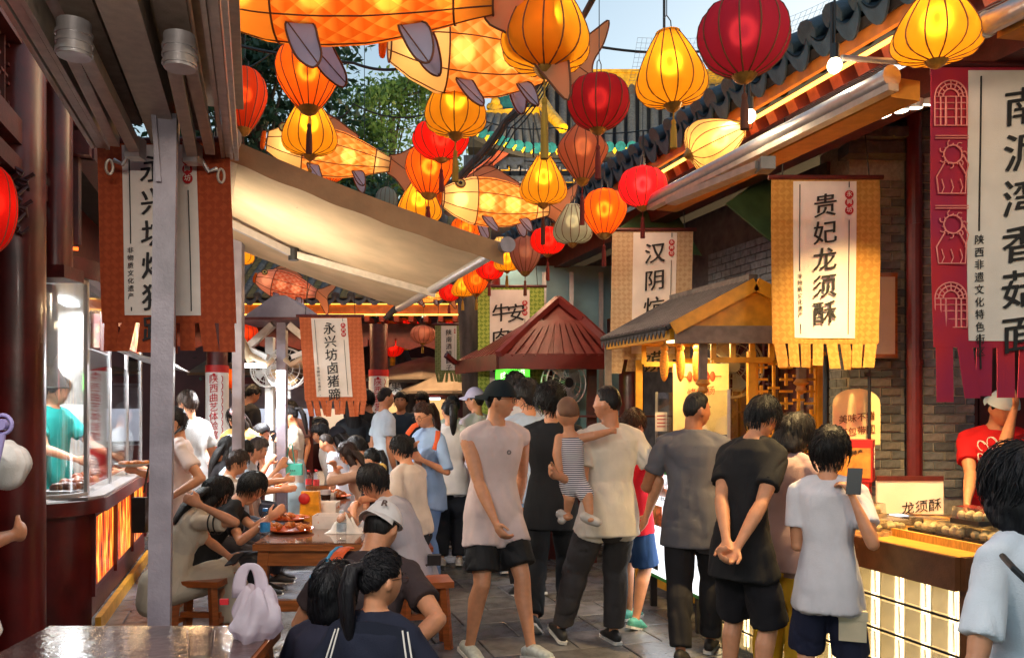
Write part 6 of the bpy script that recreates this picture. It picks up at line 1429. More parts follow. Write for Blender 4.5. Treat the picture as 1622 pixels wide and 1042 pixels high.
# wide red banner at the right edge with line drawings of a gate and a lion
REDB = M('red_silk', S(186, 34, 44), .8, var=.3, scale=3, bump=.2, bscale=220, col2=S(150, 30, 70)); LINE = M('pale_line_print', S(232, 140, 130), .8, var=.1, bump=0)
bw = banner('wide red banner with gate and lion line drawings at the right edge', 1475, 106, 1790, 638, 4.0, '南泥湾香菇面', REDB, (.185, .80), .815, .165, 9, .195, .07, 1.13, small='陕\n西\n非\n遗\n文\n化\n特\n色\n街\n区', seed=19, wave=.03, tx=.44, strip_mat=REDB, rodover=.06)
def bl(pts, r=.004): 
    t = MB(); t.tube([Vector((x, -.012+.0*z, z)) for x, z in pts], r, 5); obj('printed_line', t, LINE, bw, local=True)
Wb = 315/F*4; Hb = 554/F*4; xL = -Wb/2+.005; xc = xL+.085
for zb in (-.05, -1.03):
    for r in (.078, .06, .038): bl([(xc+r*math.cos(a), zb-.10+r*math.sin(a)) for a in np.linspace(0, math.pi, 14)])
    for a in np.linspace(.3, math.pi-.3, 7): bl([(xc+.04*math.cos(a), zb-.10+.04*math.sin(a)), (xc+.078*math.cos(a), zb-.10+.078*math.sin(a))], .003)
    for x in (-.078, -.05, -.025, .025, .05, .078): bl([(xc+x, zb-.10), (xc+x, zb-.24)])
    for z in (.10, .13, .16, .20, .24): bl([(xc-.08, zb-z), (xc+.08, zb-z)], .003)
    bl([(xc-.025, zb-.24), (xc-.025, zb-.13), (xc+.025, zb-.13), (xc+.025, zb-.24)], .006)
for zb in (-.34, -.68):
    for z in (0, .012): bl([(xL+.01, zb-z), (xL+.17, zb-z)], .003)
    hd_ = [(xc+.045*math.cos(a)+.01, zb-.09+.045*math.sin(a)) for a in np.linspace(0, 6.28, 16)]; bl(hd_)
    for k in range(7):
        a = k*.9; bl([(xc+.01+.055*math.cos(a)+.014*math.cos(q), zb-.09+.055*math.sin(a)+.014*math.sin(q)) for q in np.linspace(a, a+4.5, 9)], .003)
    bl([(xc-.03, zb-.13), (xc-.07, zb-.20), (xc-.06, zb-.28), (xc+.07, zb-.28), (xc+.075, zb-.19), (xc+.04, zb-.13)])
    for x in (-.045, 0, .045): bl([(xc+x, zb-.21), (xc+x+.012, zb-.25), (xc+x, zb-.28)], .003)
    bl([(xc+.07, zb-.2), (xc+.085, zb-.14), (xc+.06, zb-.09)], .003)
t = MB(); t.tube([P(1333, 92, 3.9), P(1480, 102, 4.0)], .014, 10); tag(obj('banner_pole', t, ALU), 'thin metal pole reaching from the eave bulb to the red banner', 'pole')
t = MB(); t.bar(P(1474, 108, 4.02), P(1790, 116, 4.02), .02, .06); tag(obj('banner_rail', t, LACQ_D), 'dark red rail along the top of the wide red banner', 'rail')
# lower olive continuation of the green banner: a second cloth below
# ------------------------------------------------------------------ yellow kiosk with tiled gable roof
kk = thing('tiled_kiosk', 'yellow painted food kiosk with a grey tiled gable roof and fretwork', 'kiosk', GX(1180, 6.3))
KN = GX(1062, 5.8); KX = 1.13        # near left eave corner on plan, half of the gable
ZE, ZR = 2.17, 2.47
A0 = GX(1066, 5.8); AP = GX(1188, 5.8); A2 = GX(1310, 5.8); LG = 1.12
def KP(base, b, z): return Vector((base.x, base.y, 0))+U*b+UP*z
def kroof(s):
    lo = A0 if s < 0 else A2; n0_ = KP(lo, -.02, ZE); n1_ = KP(lo, LG, ZE); p0 = KP(AP, -.02, ZR); p1 = KP(AP, LG, ZR)
    out = (n0_-p0)*.10; n0_ += out; n1_ += out
    t = MB(); t.poly([n0_, n1_, p1, p0], .03, (n1_-n0_).cross(p0-n0_).normalized()*(1 if s < 0 else -1)); obj('roof_slope', t, DARK, kk)
    nn = 18
    for k in range(nn+1):
        a = n0_.lerp(n1_, k/nn); b = p0.lerp(p1, k/nn); t = MB(); t.tube([a+UP*.025, b+UP*.025], .022, 8); obj('roll_tile', t.mesh('roll_tile', 50), M('dark_kiosk_tile', S(64, 64, 70), .6, var=.35, scale=16, bump=.4), kk)
        if k < nn: c = n0_.lerp(n1_, (k+.5)/nn); t = MB(); t.poly([c+U*.028+UP*.01, c+UP*-.045, c-U*.028+UP*.01], .012, -out.normalized()); obj('drip_tile', t, MATS['dark_kiosk_tile'], kk)
kroof(-1); kroof(1)
t = MB(); t.bar(KP(AP, -.04, ZR+.03), KP(AP, LG, ZR+.03), .07, .07); obj('ridge', t, TILE, kk)
t = MB(); t.poly([KP(A0, -.04, ZE-.0), KP(A2, -.04, ZE-.0), KP(AP, -.04, ZR-.03)], -.03, (0, 1, 0)); obj('gable_board', t, YELW, kk)
for s, a in ((-1, A0), (1, A2)): t = MB(); t.bar(KP(a, -.07, ZE)+(KP(a, 0, ZE)-KP(AP, 0, ZR))*.06, KP(AP, -.07, ZR-.01), .04, .09); obj('barge_board', t, YELW, kk)
t = MB(); t.bar(KP(A0, -.03, ZE-.06), KP(A2, -.03, ZE-.06), .06, .12); obj('tie_beam', t, M('grey_wood', S(120, 108, 100), .7, var=.2), kk)
for b in (0, LG): t = MB(); t.bar(KP(A0, b, ZE-.05), KP(A0, b, ZE-.05)+Vector((1.0, .3, 0))*.01, .05, .09); 
t = MB(); t.bar(KP(A0, 0, ZE-.05), KP(A0, LG, ZE-.05), .05, .08); obj('eave_beam', t, YELW, kk)
# hanging queue posts with lotus drops
DROP = M('carved_drop', S(176, 120, 50), .5, var=.3, bump=.2)
for (p, zt, zb) in ((KP(A0, .02, 0)+V*.25, ZE-.08, 1.80), (KP(A0, LG, 0), ZE-.06, 1.78), (KP(A2, .02, 0)-V*.2, ZE-.08, 1.8)):
    t = MB(); t.box(p+UP*((zt+zb)/2), (.055, .055, zt-zb)); q_ = obj('hanging_post', t, M('grey_wood', S(120, 108, 100)), kk)
    t = MB(); t.lathe([(.035, zb), (.055, zb-.03), (.03, zb-.05), (.04, zb-.08), (.008, zb-.11)], 14, (p.x, p.y, 0)); obj('lotus_drop', t.mesh('lotus_drop', 50), DROP, q_)
# lattice windows: near face right, and upper fret on left far
def fret(o_, ax, wd, z0, z1, nx, nz, mat=YELW, th=.03): lattice(kk, o_, ax, wd, z0, z1, mat, nx, nz, th, 'fretwork_bar')
KAX = Vector((1, .02, 0)).normalized()
def wframe(x0, x1, y0, y1, Yk, cells):
    """open yellow frame with equal openings"""
    a = P(x0, y0, Yk); b = P(x1, y1, Yk); t = MB()
    for z in (a.z, b.z): t.bar(Vector((a.x, Yk, z)), Vector((b.x, Yk, z)), .035, .04)
    obj('window_rail', t, YELW, kk)
    for k in range(cells+1): x = lerp(a.x, b.x, k/cells); t = MB(); t.bar(Vector((x, Yk+.002, a.z)), Vector((x, Yk+.002, b.z)), .034, .036); obj('window_stile', t, YELW, kk)
wframe(1130, 1222, 530, 570, 5.85, 3); wframe(1020, 1130, 545, 577, 6.85, 2)
fret(GX(1196, 5.9), KAX, .45, 1.24, 1.93, 5, 8, YELW, .022)
fret(GX(1075, 7.0), KAX, .30, 1.2, 2.0, 3, 7, YELW, .022)
for x, Yk in ((1012, 6.95), (1190, 5.88), (1300, 5.9)):
    t = MB(); p = GX(x, Yk); t.box(p+UP*1.0, (.055, .055, 2.0)); obj('post', t, YELW, kk)
# glass case with its lit inside
t = MB(); a = KP(A0, .0, 0)+V*.45; b = KP(A0, LG, 0)+V*.45
t.bar(a+UP*1.35, b+UP*1.35, .008, .75); obj('glass_pane', t, CLEAR, kk); t = MB(); t.bar(a+UP*1.35, a+V*.75+UP*1.35, .008, .75); obj('glass_pane', t, CLEAR, kk)
for p in (a, b, a+V*.62): t = MB(); t.box(p+UP*1.35, (.02, .02, .76)); obj('glass_stile', t, ALU, kk)
t = MB(); t.bar(a+V*.4+UP*.94, b+V*.4+UP*.94, .8, .05); obj('work_top', t, M('kiosk_counter', S(196, 150, 80), .4, var=.2), kk)
t = MB(); t.bar(a+V*.02+UP*.5, b+V*.02+UP*.5, .03, .86); t.bar(a+U*.02+V*.01+UP*.5, a+V*.8+U*.02+UP*.5, .03, .86); obj('counter_front', t, YELW, kk)
t = MB(); t.bar(a+V*.05-UP*-.97, b+V*.05+UP*.97, .04, .03); obj('yellow_rail', t, YELW, kk)
bp_ = P(1110, 632, 6.5); t = MB(); t.box(bp_, (.44, .012, .56)); nb = obj('paper_notice', t, M('cream_notice', S(252, 224, 160), .8, var=.05), kk)
t = MB()
for k in range(5): t.ell(bp_+Vector((-.09+.045*k, -.012, .18)), (.022, .005, .042), None, 10, 6)
obj('printed_sausage', t, M('print_brick_red', S(206, 92, 60), .8, var=0), nb, True); t = MB(); t.tube([bp_+Vector((-.16, -.01, .18)), bp_+Vector((.16, -.01, .18))], .004, 5); obj('printed_skewer', t, M('print_brick_red', S(206, 92, 60)), nb, True)
lettering('烤香肠', .075, Matrix.Translation(bp_+Vector((0, -.009, .09))), M('print_brick_red', S(206, 92, 60)), nb, local=True)
bq = KP(A0, LG-.12, 1.48)+V*.43; t = MB(); t.box(bq, (.10, .006, .16)); obj('small_notice', t, PAPER, kk); 
for k in range(4): t = MB(); t.box(bq+Vector((0, -.005, .05-.03*k)), (.07, .002, .008)); obj('printed_line', t, INKR, kk)
for k in range(3):
    t = MB(); p = P(1052+26*k, 578, 6.3); 
    t.ell(p, (.035, .03, .13), None, 12, 9); t.ell(p+UP*.13, (.03, .03, .03)); hn = obj('hanging_cocoon', t.mesh('hanging_cocoon', True), M('orange_weave', S(226, 140, 40), .6, var=.35, scale=40, bump=.6, stretch=(1, 1, 3)), kk); t = MB(); t.tube([p+UP*.15, p+UP*.32], .004, 5); obj('string', t, BLACK, hn)
fan('large clear-bladed fan in the yellow kiosk', P(1160, 580, 6.6), .25, mat=M('fan_chrome', S(170, 164, 150), .3, metal=.7, var=0, bump=0))
kl = P(1095, 535, 6.3); t = MB(); t.bar(kl-U*.4, kl+U*.35, .05, .03); obj('tube_lamp', t, emit('kiosk_tube', (1, .72, .28), 8), kk)
light('kiosk_lamp', 'AREA', kl-UP*.06, 17, (1, .66, .22), sx=.08, sy=.7, aim=kl-UP*2, along=U, parent=kk)
# food heaped inside
t = MB()
for k in range(60): t.ell(a+V*random.uniform(.1, .6)+U*random.uniform(.1, .9)+UP*(.99+random.uniform(0, .06)), (.03, .05, .025), None, 7, 5)
tag(obj('fried_snacks', t, M('fried_snack', S(206, 130, 40), .4, var=.4, scale=20, bump=.3), kk), kind='stuff')
# lit menu board standing along the kiosk foot
mb_ = thing('menu_lightbox', 'white glowing menu board with green edges below the yellow kiosk', 'sign', KP(A0, .5, 0)+V*.3)
ma, mc = GX(1120, 5.72), GX(1026, 6.75); t = MB(); t.bar(ma+UP*.68, mc+UP*.68, .07, .86); obj('case', t, M('case_green', S(60, 150, 60), .4), mb_)
ul = (mc-ma).normalized(); vn = Vector((-ul.y, ul.x, 0)); 
if vn.x > 0: vn = -vn
t = MB(); t.bar(ma+ul*.03+UP*.68+vn*.038, mc-ul*.03+UP*.68+vn*.038, .006, .80); scr_ = obj('lit_face', t, emit('lightbox_white', (.9, .96, 1), 1.5), mb_)
Rm = Matrix((-ul, -vn, UP)).transposed().to_4x4()
def onmenu(b, z): m = Rm.copy(); m.translation = ma+ul*b+UP*z+vn*.044; return m
for k, (b, z, s, tx_, mt) in enumerate(((.62, 1.03, .07, '招牌小吃', INK), (.62, .92, .045, '10元一份', INK), (.40, .62, .06, '烤面筋', INK), (.40, .50, .05, '15元', INKR), (.85, .45, .08, '美味', INK))): lettering(tx_, s, onmenu(b, z), mt, scr_, local=True)
for b, z, w_, h_, c in ((.80, .75, .25, .16, (220, 150, 70)), (.32, .78, .22, .16, (200, 90, 40)), (.9, .36, .3, .08, (40, 40, 40))): t = MB(); c_ = ma+ul*b+UP*z+vn*.043; t.bar(c_-ul*w_/2, c_+ul*w_/2, .003, h_); obj('food_picture', t, M('picture_%d' % c[0], S(*c), .5, var=.5, scale=30, bump=0), scr_, True)
for b in (.12, (mc-ma).length-.12): t = MB(); t.box(ma+ul*b+UP*.13, (.05, .05, .26)); obj('leg', t, DARK, mb_)
light('lightbox_glow', 'AREA', ma.lerp(mc, .5)+UP*.68+vn*.06, 7, (.9, .96, 1), sx=.7, sy=1.2, aim=ma.lerp(mc, .5)+UP*.68+vn*2, along=U, parent=mb_)
# ------------------------------------------------------------------ red canopy kiosk
rk = thing('red_canopy_kiosk', 'open kiosk with a ribbed dark red hip roof in the middle of the lane', 'kiosk', GX(850, 8.4))
RR = M('ribbed_red_paint', S(112, 40, 36), .45, var=.22, scale=8, bump=.15)
cl_, cr_, cb = P(790, 566, 7.9), P(985, 566, 8.1), P(724, 577, 9.6); ap, ab = P(884, 478, 8.6), P(880, 492, 9.6)
gl, gr = P(846, 512, 8.3), P(925, 511, 8.35)
def ribbed(name, q0, q1, q2, q3, n_, nrm):
    """planks from the eave q0-q1 up to q3-q2, each plank a part"""
    t = MB(); t.poly([q0, q1, q2, q3], .03, nrm); obj(name, t, RR, rk)
    for k in range(n_+1): a = q0.lerp(q1, k/n_); b = q3.lerp(q2, k/n_); t = MB(); t.bar(a+nrm*.02, b+nrm*.02, .05, .035, up=nrm); obj('roof_batten', t, RR, rk)
n1_ = (cr_-cl_).cross(gl-cl_).normalized(); n1_ = n1_ if n1_.y < 0 else -n1_
ribbed('front_slope', cl_, cr_, gr, gl, 11, n1_)
n2_ = (cb-cl_).cross(ap-cl_).normalized(); n2_ = n2_ if n2_.z > 0 else -n2_
ribbed('left_slope', cl_, cb, ab, ap, 10, n2_)
crb = cr_+U*1.5; n3_ = (crb-cr_).cross(ap-cr_).normalized(); n3_ = n3_ if n3_.z > 0 else -n3_
ribbed('right_slope', cr_, crb, ab, ap, 8, n3_)
t = MB(); t.poly([gl, gr, ap], .03, (0, -1, 0)); obj('gablet', t, RR, rk)
for a, b in ((gl, ap), (gr, ap), (cl_, gl), (cr_, gr)): t = MB(); t.bar(a+Vector((0, -.03, .03)), b+Vector((0, -.03, .03)), .07, .06); obj('hip_batten', t, RR, rk)
t = MB(); t.bar(cl_-UP*.04, cr_-UP*.04, .05, .15); t.bar(cl_-UP*.04, cb-UP*.04, .05, .15); obj('eave_board', t, LACQ, rk)
t = MB(); t.bar(P(722, 575, 9.5), P(706, 562, 9.4), .05, .05); obj('eave_tip', t, LACQ, rk)
for x, Yk in ((937, 8.5), (800, 8.6), (868, 9.9)): p = GX(x, Yk); t = MB(); t.box(p+UP*1.02, (.10, .10, 2.04)); obj('post', t, LACQ, rk)
t = MB(); t.box(GX(868, 8.9, .5), (.8, .5, 1.0)); obj('counter', t, LACQ_D, rk)
nsg = thing('neon_sign', 'bright green glowing sign under the red canopy', 'sign', P(812, 592, 8.3)); c = P(812, 594, 8.3); t = MB(); t.box(c, (.36, .06, .24)); nb_ = obj('case', t, M('case_green', S(60, 150, 60)), nsg); t = MB(); t.box(c+Vector((0, -.034, 0)), (.34, .006, .22)); nf = obj('lit_face', t, emit('neon_green', (.12, 1, .05), 1.3), nsg); lettering('肉夹馍', .085, Matrix.Translation(c+Vector((0, -.04, .04))), emit('neon_white', (.8, 1, .7), 2), nf, local=True); light('neon_glow', 'POINT', c+Vector((0, -.12, -.05)), 1.6, (.2, 1, .1), .08, parent=nsg)
fan('polished steel drum fan under the red canopy', P(897, 606, 8.1), .23, mat=ALU, cover=ALU, yaw=.5)
t = MB(); t.tube([GX(897, 8.3, 1.6), GX(897, 8.3, 0)], .025, 8); tag(obj('fan_stand', t, ALU), 'thin steel stand holding the drum fan', 'stand')
# ------------------------------------------------------------------ lit glass-block counter on the right
ct = thing('snack_counter', 'snack counter with a glowing glass block front and yellow lit top', 'counter', GX(1440, 4.3))
CK = Vector((2.03, 3.69, 0)); CL = 2.1; CD = 1.15; CTZ = .915
def KC(b, off, z): return CK+U*b+V*off+UP*z
t = MB(); t.bar(KC(-.03, CD/2-.03, CTZ-.02), KC(CL, CD/2-.03, CTZ-.02), CD+.08, .04); obj('counter_top', t, M('gold_counter_top', S(206, 150, 62), .35, var=.15, scale=12, bump=.05), ct)
t = MB(); t.bar(KC(-.035, -.07, CTZ-.055), KC(CL, -.07, CTZ-.055), .03, .15); t.bar(KC(-.045, -.05, CTZ-.055), KC(-.045, CD, CTZ-.055), .03, .15); obj('brown_edge', t, M('brown_counter_edge', S(104, 62, 36), .3, var=.2), ct)
t = MB(); t.bar(KC(.0, .3, .41), KC(CL, .3, .41), .5, .76); obj('carcass', t, DARK, ct)
t = MB(); t.bar(KC(.0, .02, .41), KC(CL, .02, .41), .01, .76); obj('glow_panel', t, emit('counter_glow', (1, .70, .30), 1.9), ct)
for i in range(13): t = MB(); t.bar(KC(.05+.164*i, -.0, .06), KC(.05+.164*i, -.0, .82), .022, .022); obj('tube_lamp', t, emit('counter_tube', (1, .80, .46), 7), ct)
GB = M('glass_block', (.86, .84, .76), .18, var=.1, scale=6, bump=1.0, bscale=14, trans=.75)
gb = MB(); e = .012; gb.box((0, 0, 0), (.156, .03, .156)); gb.box((0, -.018, 0), (.13, .012, .13), taper=.9); gbm = gb.mesh('glass_block', 30); setmat(gbm, GB)
R4 = Matrix((-U, V, UP)).transposed().to_4x4()
for i in range(12):
    for j in range(5): m = R4.copy(); m.translation = KC(.085+.164*i, -.012, .09+.164*j-.02); piece('glass_block', gbm, ct, m)
for i in range(4):
    t = MB(); z = .0+.164*(i+1)-.012; t.bar(KC(0, -.03, z), KC(CL, -.03, z), .01, .010); obj('joint_bar', t, DARK, ct)
t = MB(); t.bar(KC(-.02, -.02, .42), KC(-.02, .02, .42), .05, .84); t.bar(KC(-.03, .0, .41), KC(-.03, CD, .41), .03, .78); obj('end_panel', t, M('brown_counter_edge', S(104, 62, 36)), ct)
# track lights above the counter
tk = thing('track_lights', 'row of small white spotlights under the soffit at right', 'lamp', P(1430, 178, 4.6)); t = MB(); t.bar(P(1390, 172, 4.55), P(1490, 160, 4.5), .03, .03); obj('track', t, WHITE, tk)
for k, (x, y) in enumerate(((1402, 182), (1428, 176), (1450, 171), (1468, 166))):
    p = P(x, y, 4.5); aim = KC(.3+.4*k, .5, .9); d = (aim-p).normalized(); t = MB(); t.tube([p-d*.10, p], [.036, .04], 14); sp2_ = obj('spot_head', t, WHITE, tk); t = MB(); t.tube([p, p+d*.004], .034, 14); obj('spot_lens', t, emit('spot_lens', (1, .85, .6), 10), sp2_)
    light('track_spot', 'SPOT', p+d*.03, 190, (1, .68, .28), .03, aim=aim, spot=75, blend=.6, parent=tk)
# goods on the counter
def goods(name, label, cat, pos, mb, mat, group=None, smooth=False): o = obj(name, mb, mat, None, smooth); return tag(o, label, cat, group)
FILM = glass('clear_film', (.96, .95, .92), .35, .15); PAST = M('pastry', S(226, 200, 150), .7, var=.3, scale=30, bump=.4); TRAYB = M('black_tray', S(40, 40, 44), .35, var=.1, bump=0); TRAYY = M('bamboo_tray', S(206, 156, 70), .5, var=.25, scale=20, bump=.2, stretch=(1, 6, 1))
Rc = Matrix((-U, V, UP)).transposed()
tr_ = thing('display_tray', 'bamboo tray under the dark clear-lidded pastry boxes', 'tray', KC(.35, .42, CTZ)); t = MB(); t.box(KC(.35, .42, CTZ+.012), (.62, .40, .02), Rc); obj('tray_base', t, TRAYY, tr_)
for s in (-1, 1): t = MB(); t.box(KC(.35, .42+s*.2, CTZ+.02), (.64, .02, .04), Rc); obj('tray_rim', t, TRAYY, tr_)
nbox = 0
def pastry_box(b, off, z, fill, label, wd=.17, dp=.13, h=.06, dark=True):
    o = thing('pastry_box', label, 'box', KC(b, off, z), 'clear plastic boxes of pastry on the counter'); t = MB(); t.box(KC(b, off, z+.012), (wd, dp, .024), Rc); obj('box_tray', t, TRAYB if dark else PAST, o)
    t = MB(); t.box(KC(b, off, z+.024+h/2), (wd*.98, dp*.98, h), Rc, taper=.94); obj('clear_lid', t, FILM, o)
    t = MB()
    for q in range(6): t.ell(KC(b+(q % 3-1)*wd*.28, off+(q//3-.5)*dp*.45, z+.04), (wd*.12, dp*.18, .022), Rc, 8, 5)
    tag(obj('pastry', t, PAST, o), kind='stuff')
for b, off, z, lb in ((.18, .34, .022, 'dark-based clear box at the near left of the bamboo tray'), (.18, .50, .022, 'dark-based clear box at the near right of the bamboo tray'), (.36, .34, .022, 'dark-based clear box in the middle left of the bamboo tray'), (.36, .50, .022, 'dark-based clear box in the middle right of the bamboo tray'), (.54, .34, .022, 'dark-based clear box at the far left of the bamboo tray'), (.54, .50, .022, 'dark-based clear box at the far right of the bamboo tray'), (.28, .36, .108, 'dark-based clear box stacked on top of the others')): pastry_box(b, off, CTZ+z, None, lb)
for b, off, z, lb in ((.72, .10, 0, 'pale pastry pack at the street edge beyond the bamboo tray'), (.74, .27, 0, 'pale pastry pack inward of the street edge pack'), (.90, .12, 0, 'yellow pastry pack at the street edge'), (.90, .30, 0, 'yellow pastry pack inward of the street edge one'), (1.08, .14, 0, 'pale pastry pack farther along the street edge'), (1.10, .33, 0, 'pale pastry pack next to the card reader'), (.80, .16, .085, 'pale pastry pack lying on top of the others'), (1.28, .22, 0, 'pale pastry pack in front of the red gift boxes')): pastry_box(b, off, CTZ+z, None, lb, .15, .14, .055, False)
cr2 = thing('card_reader', 'small white and dark payment reader lying on the counter', 'device', KC(1.02, .62, CTZ)); t = MB(); t.box(KC(1.02, .62, CTZ+.025), (.20, .09, .045), Rc); obj('body', t, TRAYB, cr2); t = MB(); t.box(KC(1.02, .58, CTZ+.05), (.08, .07, .008), Rc); obj('display', t, emit('reader_display', (.7, .8, 1), .7), cr2)
def gift(label, c, s):
    o = thing('gift_box', label, 'box', c, 'red gift boxes stacked on the counter'); c = Vector(c); t = MB(); t.box(c+UP*s[2]/2, s, Matrix.Rotation(-.5, 3, 'Z')); b_ = obj('carton', t, REDP, o)
    R = Matrix.Rotation(-.5, 3, 'Z'); t = MB(); t.box(c+R @ Vector((-.0, -s[1]/2-.003, s[2]*.45)), (s[0]*.92, .004, s[2]*.72), R); f_ = obj('gold_label', t, M('gold_label', S(206, 140, 60), .5, var=.3, scale=20, bump=.05), o)
    m = R.to_4x4(); m.translation = c+R @ Vector((0, -s[1]/2-.007, s[2]*.74)); lettering('陕西特产', s[2]*.13, m, INK, f_, local=True)
    m = (R @ Matrix.Rotation(math.pi/2, 3, 'Z')).to_4x4(); m.translation = c+R @ Vector((s[0]/2+.004, 0, s[2]*.82)); lettering('龙\n须\n酥', s[2]*.17, m, INKW, b_, 1.1, local=True)
gift('lower red gift box with gold label on the counter', KC(1.62, .74, CTZ), (.24, .18, .20)); gift('upper red gift box with gold label on the stack', KC(1.61, .75, CTZ+.202), (.25, .19, .27))
sg_ = thing('price_sign', 'upright white price card with a dark red top edge on the counter', 'sign', KC(1.30, .92, CTZ)); t = MB(); c = KC(1.30, .92, CTZ+.12); t.box(c, (.42, .02, .22)); b_ = obj('card', t, PAPER, sg_); t = MB(); t.box(c+Vector((0, -.002, .115)), (.42, .024, .03)); obj('red_edge', t, LACQ_D, sg_); lettering('龙须酥', .085, Matrix.Translation(c+Vector((.07, -.012, -.025))), INK, b_, local=True)
pn_ = thing('poster_sign', 'cream poster with an arched top on a black stand behind the gift boxes', 'sign', KC(1.85, .85, 0)); c = P(1357, 662, 5.55); t = MB(); w_ = .16
t.poly([c+Vector((w_*math.cos(a)*1, 0, .10+.10*math.sin(a))) for a in np.linspace(0, math.pi, 12)]+[c+Vector((-w_, 0, -.18)), c+Vector((w_, 0, -.18))], -.012, (0, 1, 0)); b_ = obj('board', t, M('cream_notice', S(250, 226, 176)), pn_)
for k, s_ in enumerate(('美味不错', '打包带回')): lettering(s_, .062, Matrix.Translation(c+Vector((0, -.004, .03-.09*k))), M('print_orange_brown', S(120, 70, 30), .7, var=0), b_, local=True)
t = MB(); p0 = P(1377, 700, 5.5); t.tube([Vector((p0.x, 5.5, .9)), Vector((p0.x, 5.5, 1.85))], .011, 8); t.bar(P(1370, 593, 5.5), P(1412, 591, 5.5), .03, .03); obj('stand', t, BLACK, pn_)
pp_ = thing('black_pole', 'slim dark pole in front of the lattice door', 'pole', GX(1310, 5.6)); t = MB(); t.tube([GX(1308, 5.6), GX(1308, 5.6, 1.95)], .02, 8); obj('shaft', t, BLACK, pp_)
t = MB(); t.lathe([(.09, .02), (.09, 0)], 16, GX(1308, 5.6)); obj('base', t, BLACK, pp_)
fp = thing('framed_picture', 'pale framed picture on the brick wall behind the gold banner', 'picture', P(1398, 520, 5.98)); c = P(1392, 500, 5.98); t = MB(); t.box(c, (.26, .03, .62)); obj('frame', t, WOODY, fp); t = MB(); t.box(c+Vector((0, -.017, 0)), (.22, .004, .56)); obj('print', t, PAPER, fp)
# ------------------------------------------------------------------ dining tables, stools, dishes
def dining_table(label, x0, x1, yf, Lt, n_leg=True, Yd=None, zt=.75):
    Yf = Yd or F*(CH-zt)/(yf-HY); a = GX(x0, Yf); b = GX(x1, Yf); d = Vector((-.06, 1, 0)).normalized(); wd = (b-a).length
    o = thing('dining_table', label, 'table', (a+b)/2+d*Lt/2, 'wooden dining tables'); r = (b-a).normalized()
    R = Matrix((r, d, UP)).transposed(); c = (a+b)/2+d*Lt/2
    t = MB(); t.box(c+UP*(zt-.02), (wd, Lt, .04), R); obj('tabletop', t, WOODY, o)
    t = MB(); t.box(c+UP*(zt+.004), (wd-.02, Lt-.02, .006), R); obj('glass_sheet', t, M('tinted_glass_top', S(120, 78, 56), .08, var=.2, scale=3, bump=.02, coat=.5), o)
    for s in (0, 1):
        t = MB(); t.box(c+d*((s-.5)*(Lt-.12))+UP*(zt-.09), (wd-.08, .04, .10), R); obj('apron', t, WOODY, o)
        t = MB(); t.box(c+d*((s-.5)*(Lt-.12))+UP*.36, (wd-.1, .04, .07), R); obj('stretcher', t, WOODY, o)
        for q in (-1, 1): t = MB(); e = c+d*((s-.5)*(Lt-.12))+r*(q*(wd/2-.06)); t.bar(e+r*q*.05, e+UP*(zt-.04), .065, .065, up=d); obj('leg', t, WOODY, o)
    return o, c, r, d, wd, Yf
T1 = dining_table('long wooden dining table with a glass sheet in the middle', 400, 574, 862, 2.9)
T2 = dining_table('wooden dining table behind the long one', 452, 560, 765, 2.0, Yd=8.9)
T3 = dining_table('wet glossy table corner in the foreground at lower left', 78, 445, 992, 1.4, Yd=3.185)
bpy.data.objects  # tables done
for ch_ in T3[0].children:
    if ch_.name.startswith(('glass_sheet',)): setmat(ch_.data, M('wet_dark_top', S(92, 70, 66), .10, var=.5, scale=5, bump=.25, bscale=22, coat=.5))
# the foreground table reaches towards the viewer
T3[0].location += Vector((.084, -1.4, 0))
PB1 = M('stool_wood', S(178, 92, 40), .35, var=.3, scale=8, bump=.15, stretch=(1, 1, 6), coat=.25)
def stool(label, c, yaw=0, h=.44):
    o = thing('stool', label, 'stool', c, 'wooden stools', yaw); t = MB(); t.box((0, 0, h-.02), (.36, .26, .04)); obj('seat', t, PB1, o, local=True)
    for sx in (-1, 1):
        for sy in (-1, 1): t = MB(); t.bar((sx*.15, sy*.10, 0), (sx*.12, sy*.08, h-.03), .045, .045); obj('leg', t, PB1, o, local=True)
        t = MB(); t.bar((sx*.138, -.09, .17), (sx*.138, .09, .17), .03, .035); obj('stretcher', t, PB1, o, local=True)
    t = MB(); t.bar((-.14, 0, .2), (.14, 0, .2), .03, .035); obj('stretcher', t, PB1, o, local=True); return o
stool('empty wooden stool end behind the man in the grey shirt', GX(672, 5.5)+Vector((0, 0, 0)), .25, .45)
stool('low wooden stool under the woman in the beige dress', GX(318, 5.55), -.1, .45)
stool('wooden stool under the man in the white cap', GX(590, 3.9), 0, .44); stool('wooden stool under the girl in the sailor top', GX(585, 3.0), 0, .4)
for lb, x, Yk in (('stool under the woman in the black top', 385, 6.05), ('stool under the man reaching across the table', 385, 6.8), ('stool under the man in the beige shirt', 650, 6.9), ('stool under the long-haired woman by the table', 545, 7.6)): stool(lb, GX(x, Yk), .2)
PLATE = M('orange_plate', S(206, 92, 40), .3, var=.1, bump=0); FOOD = M('braised_food', S(196, 110, 40), .4, var=.5, scale=25, bump=.4)
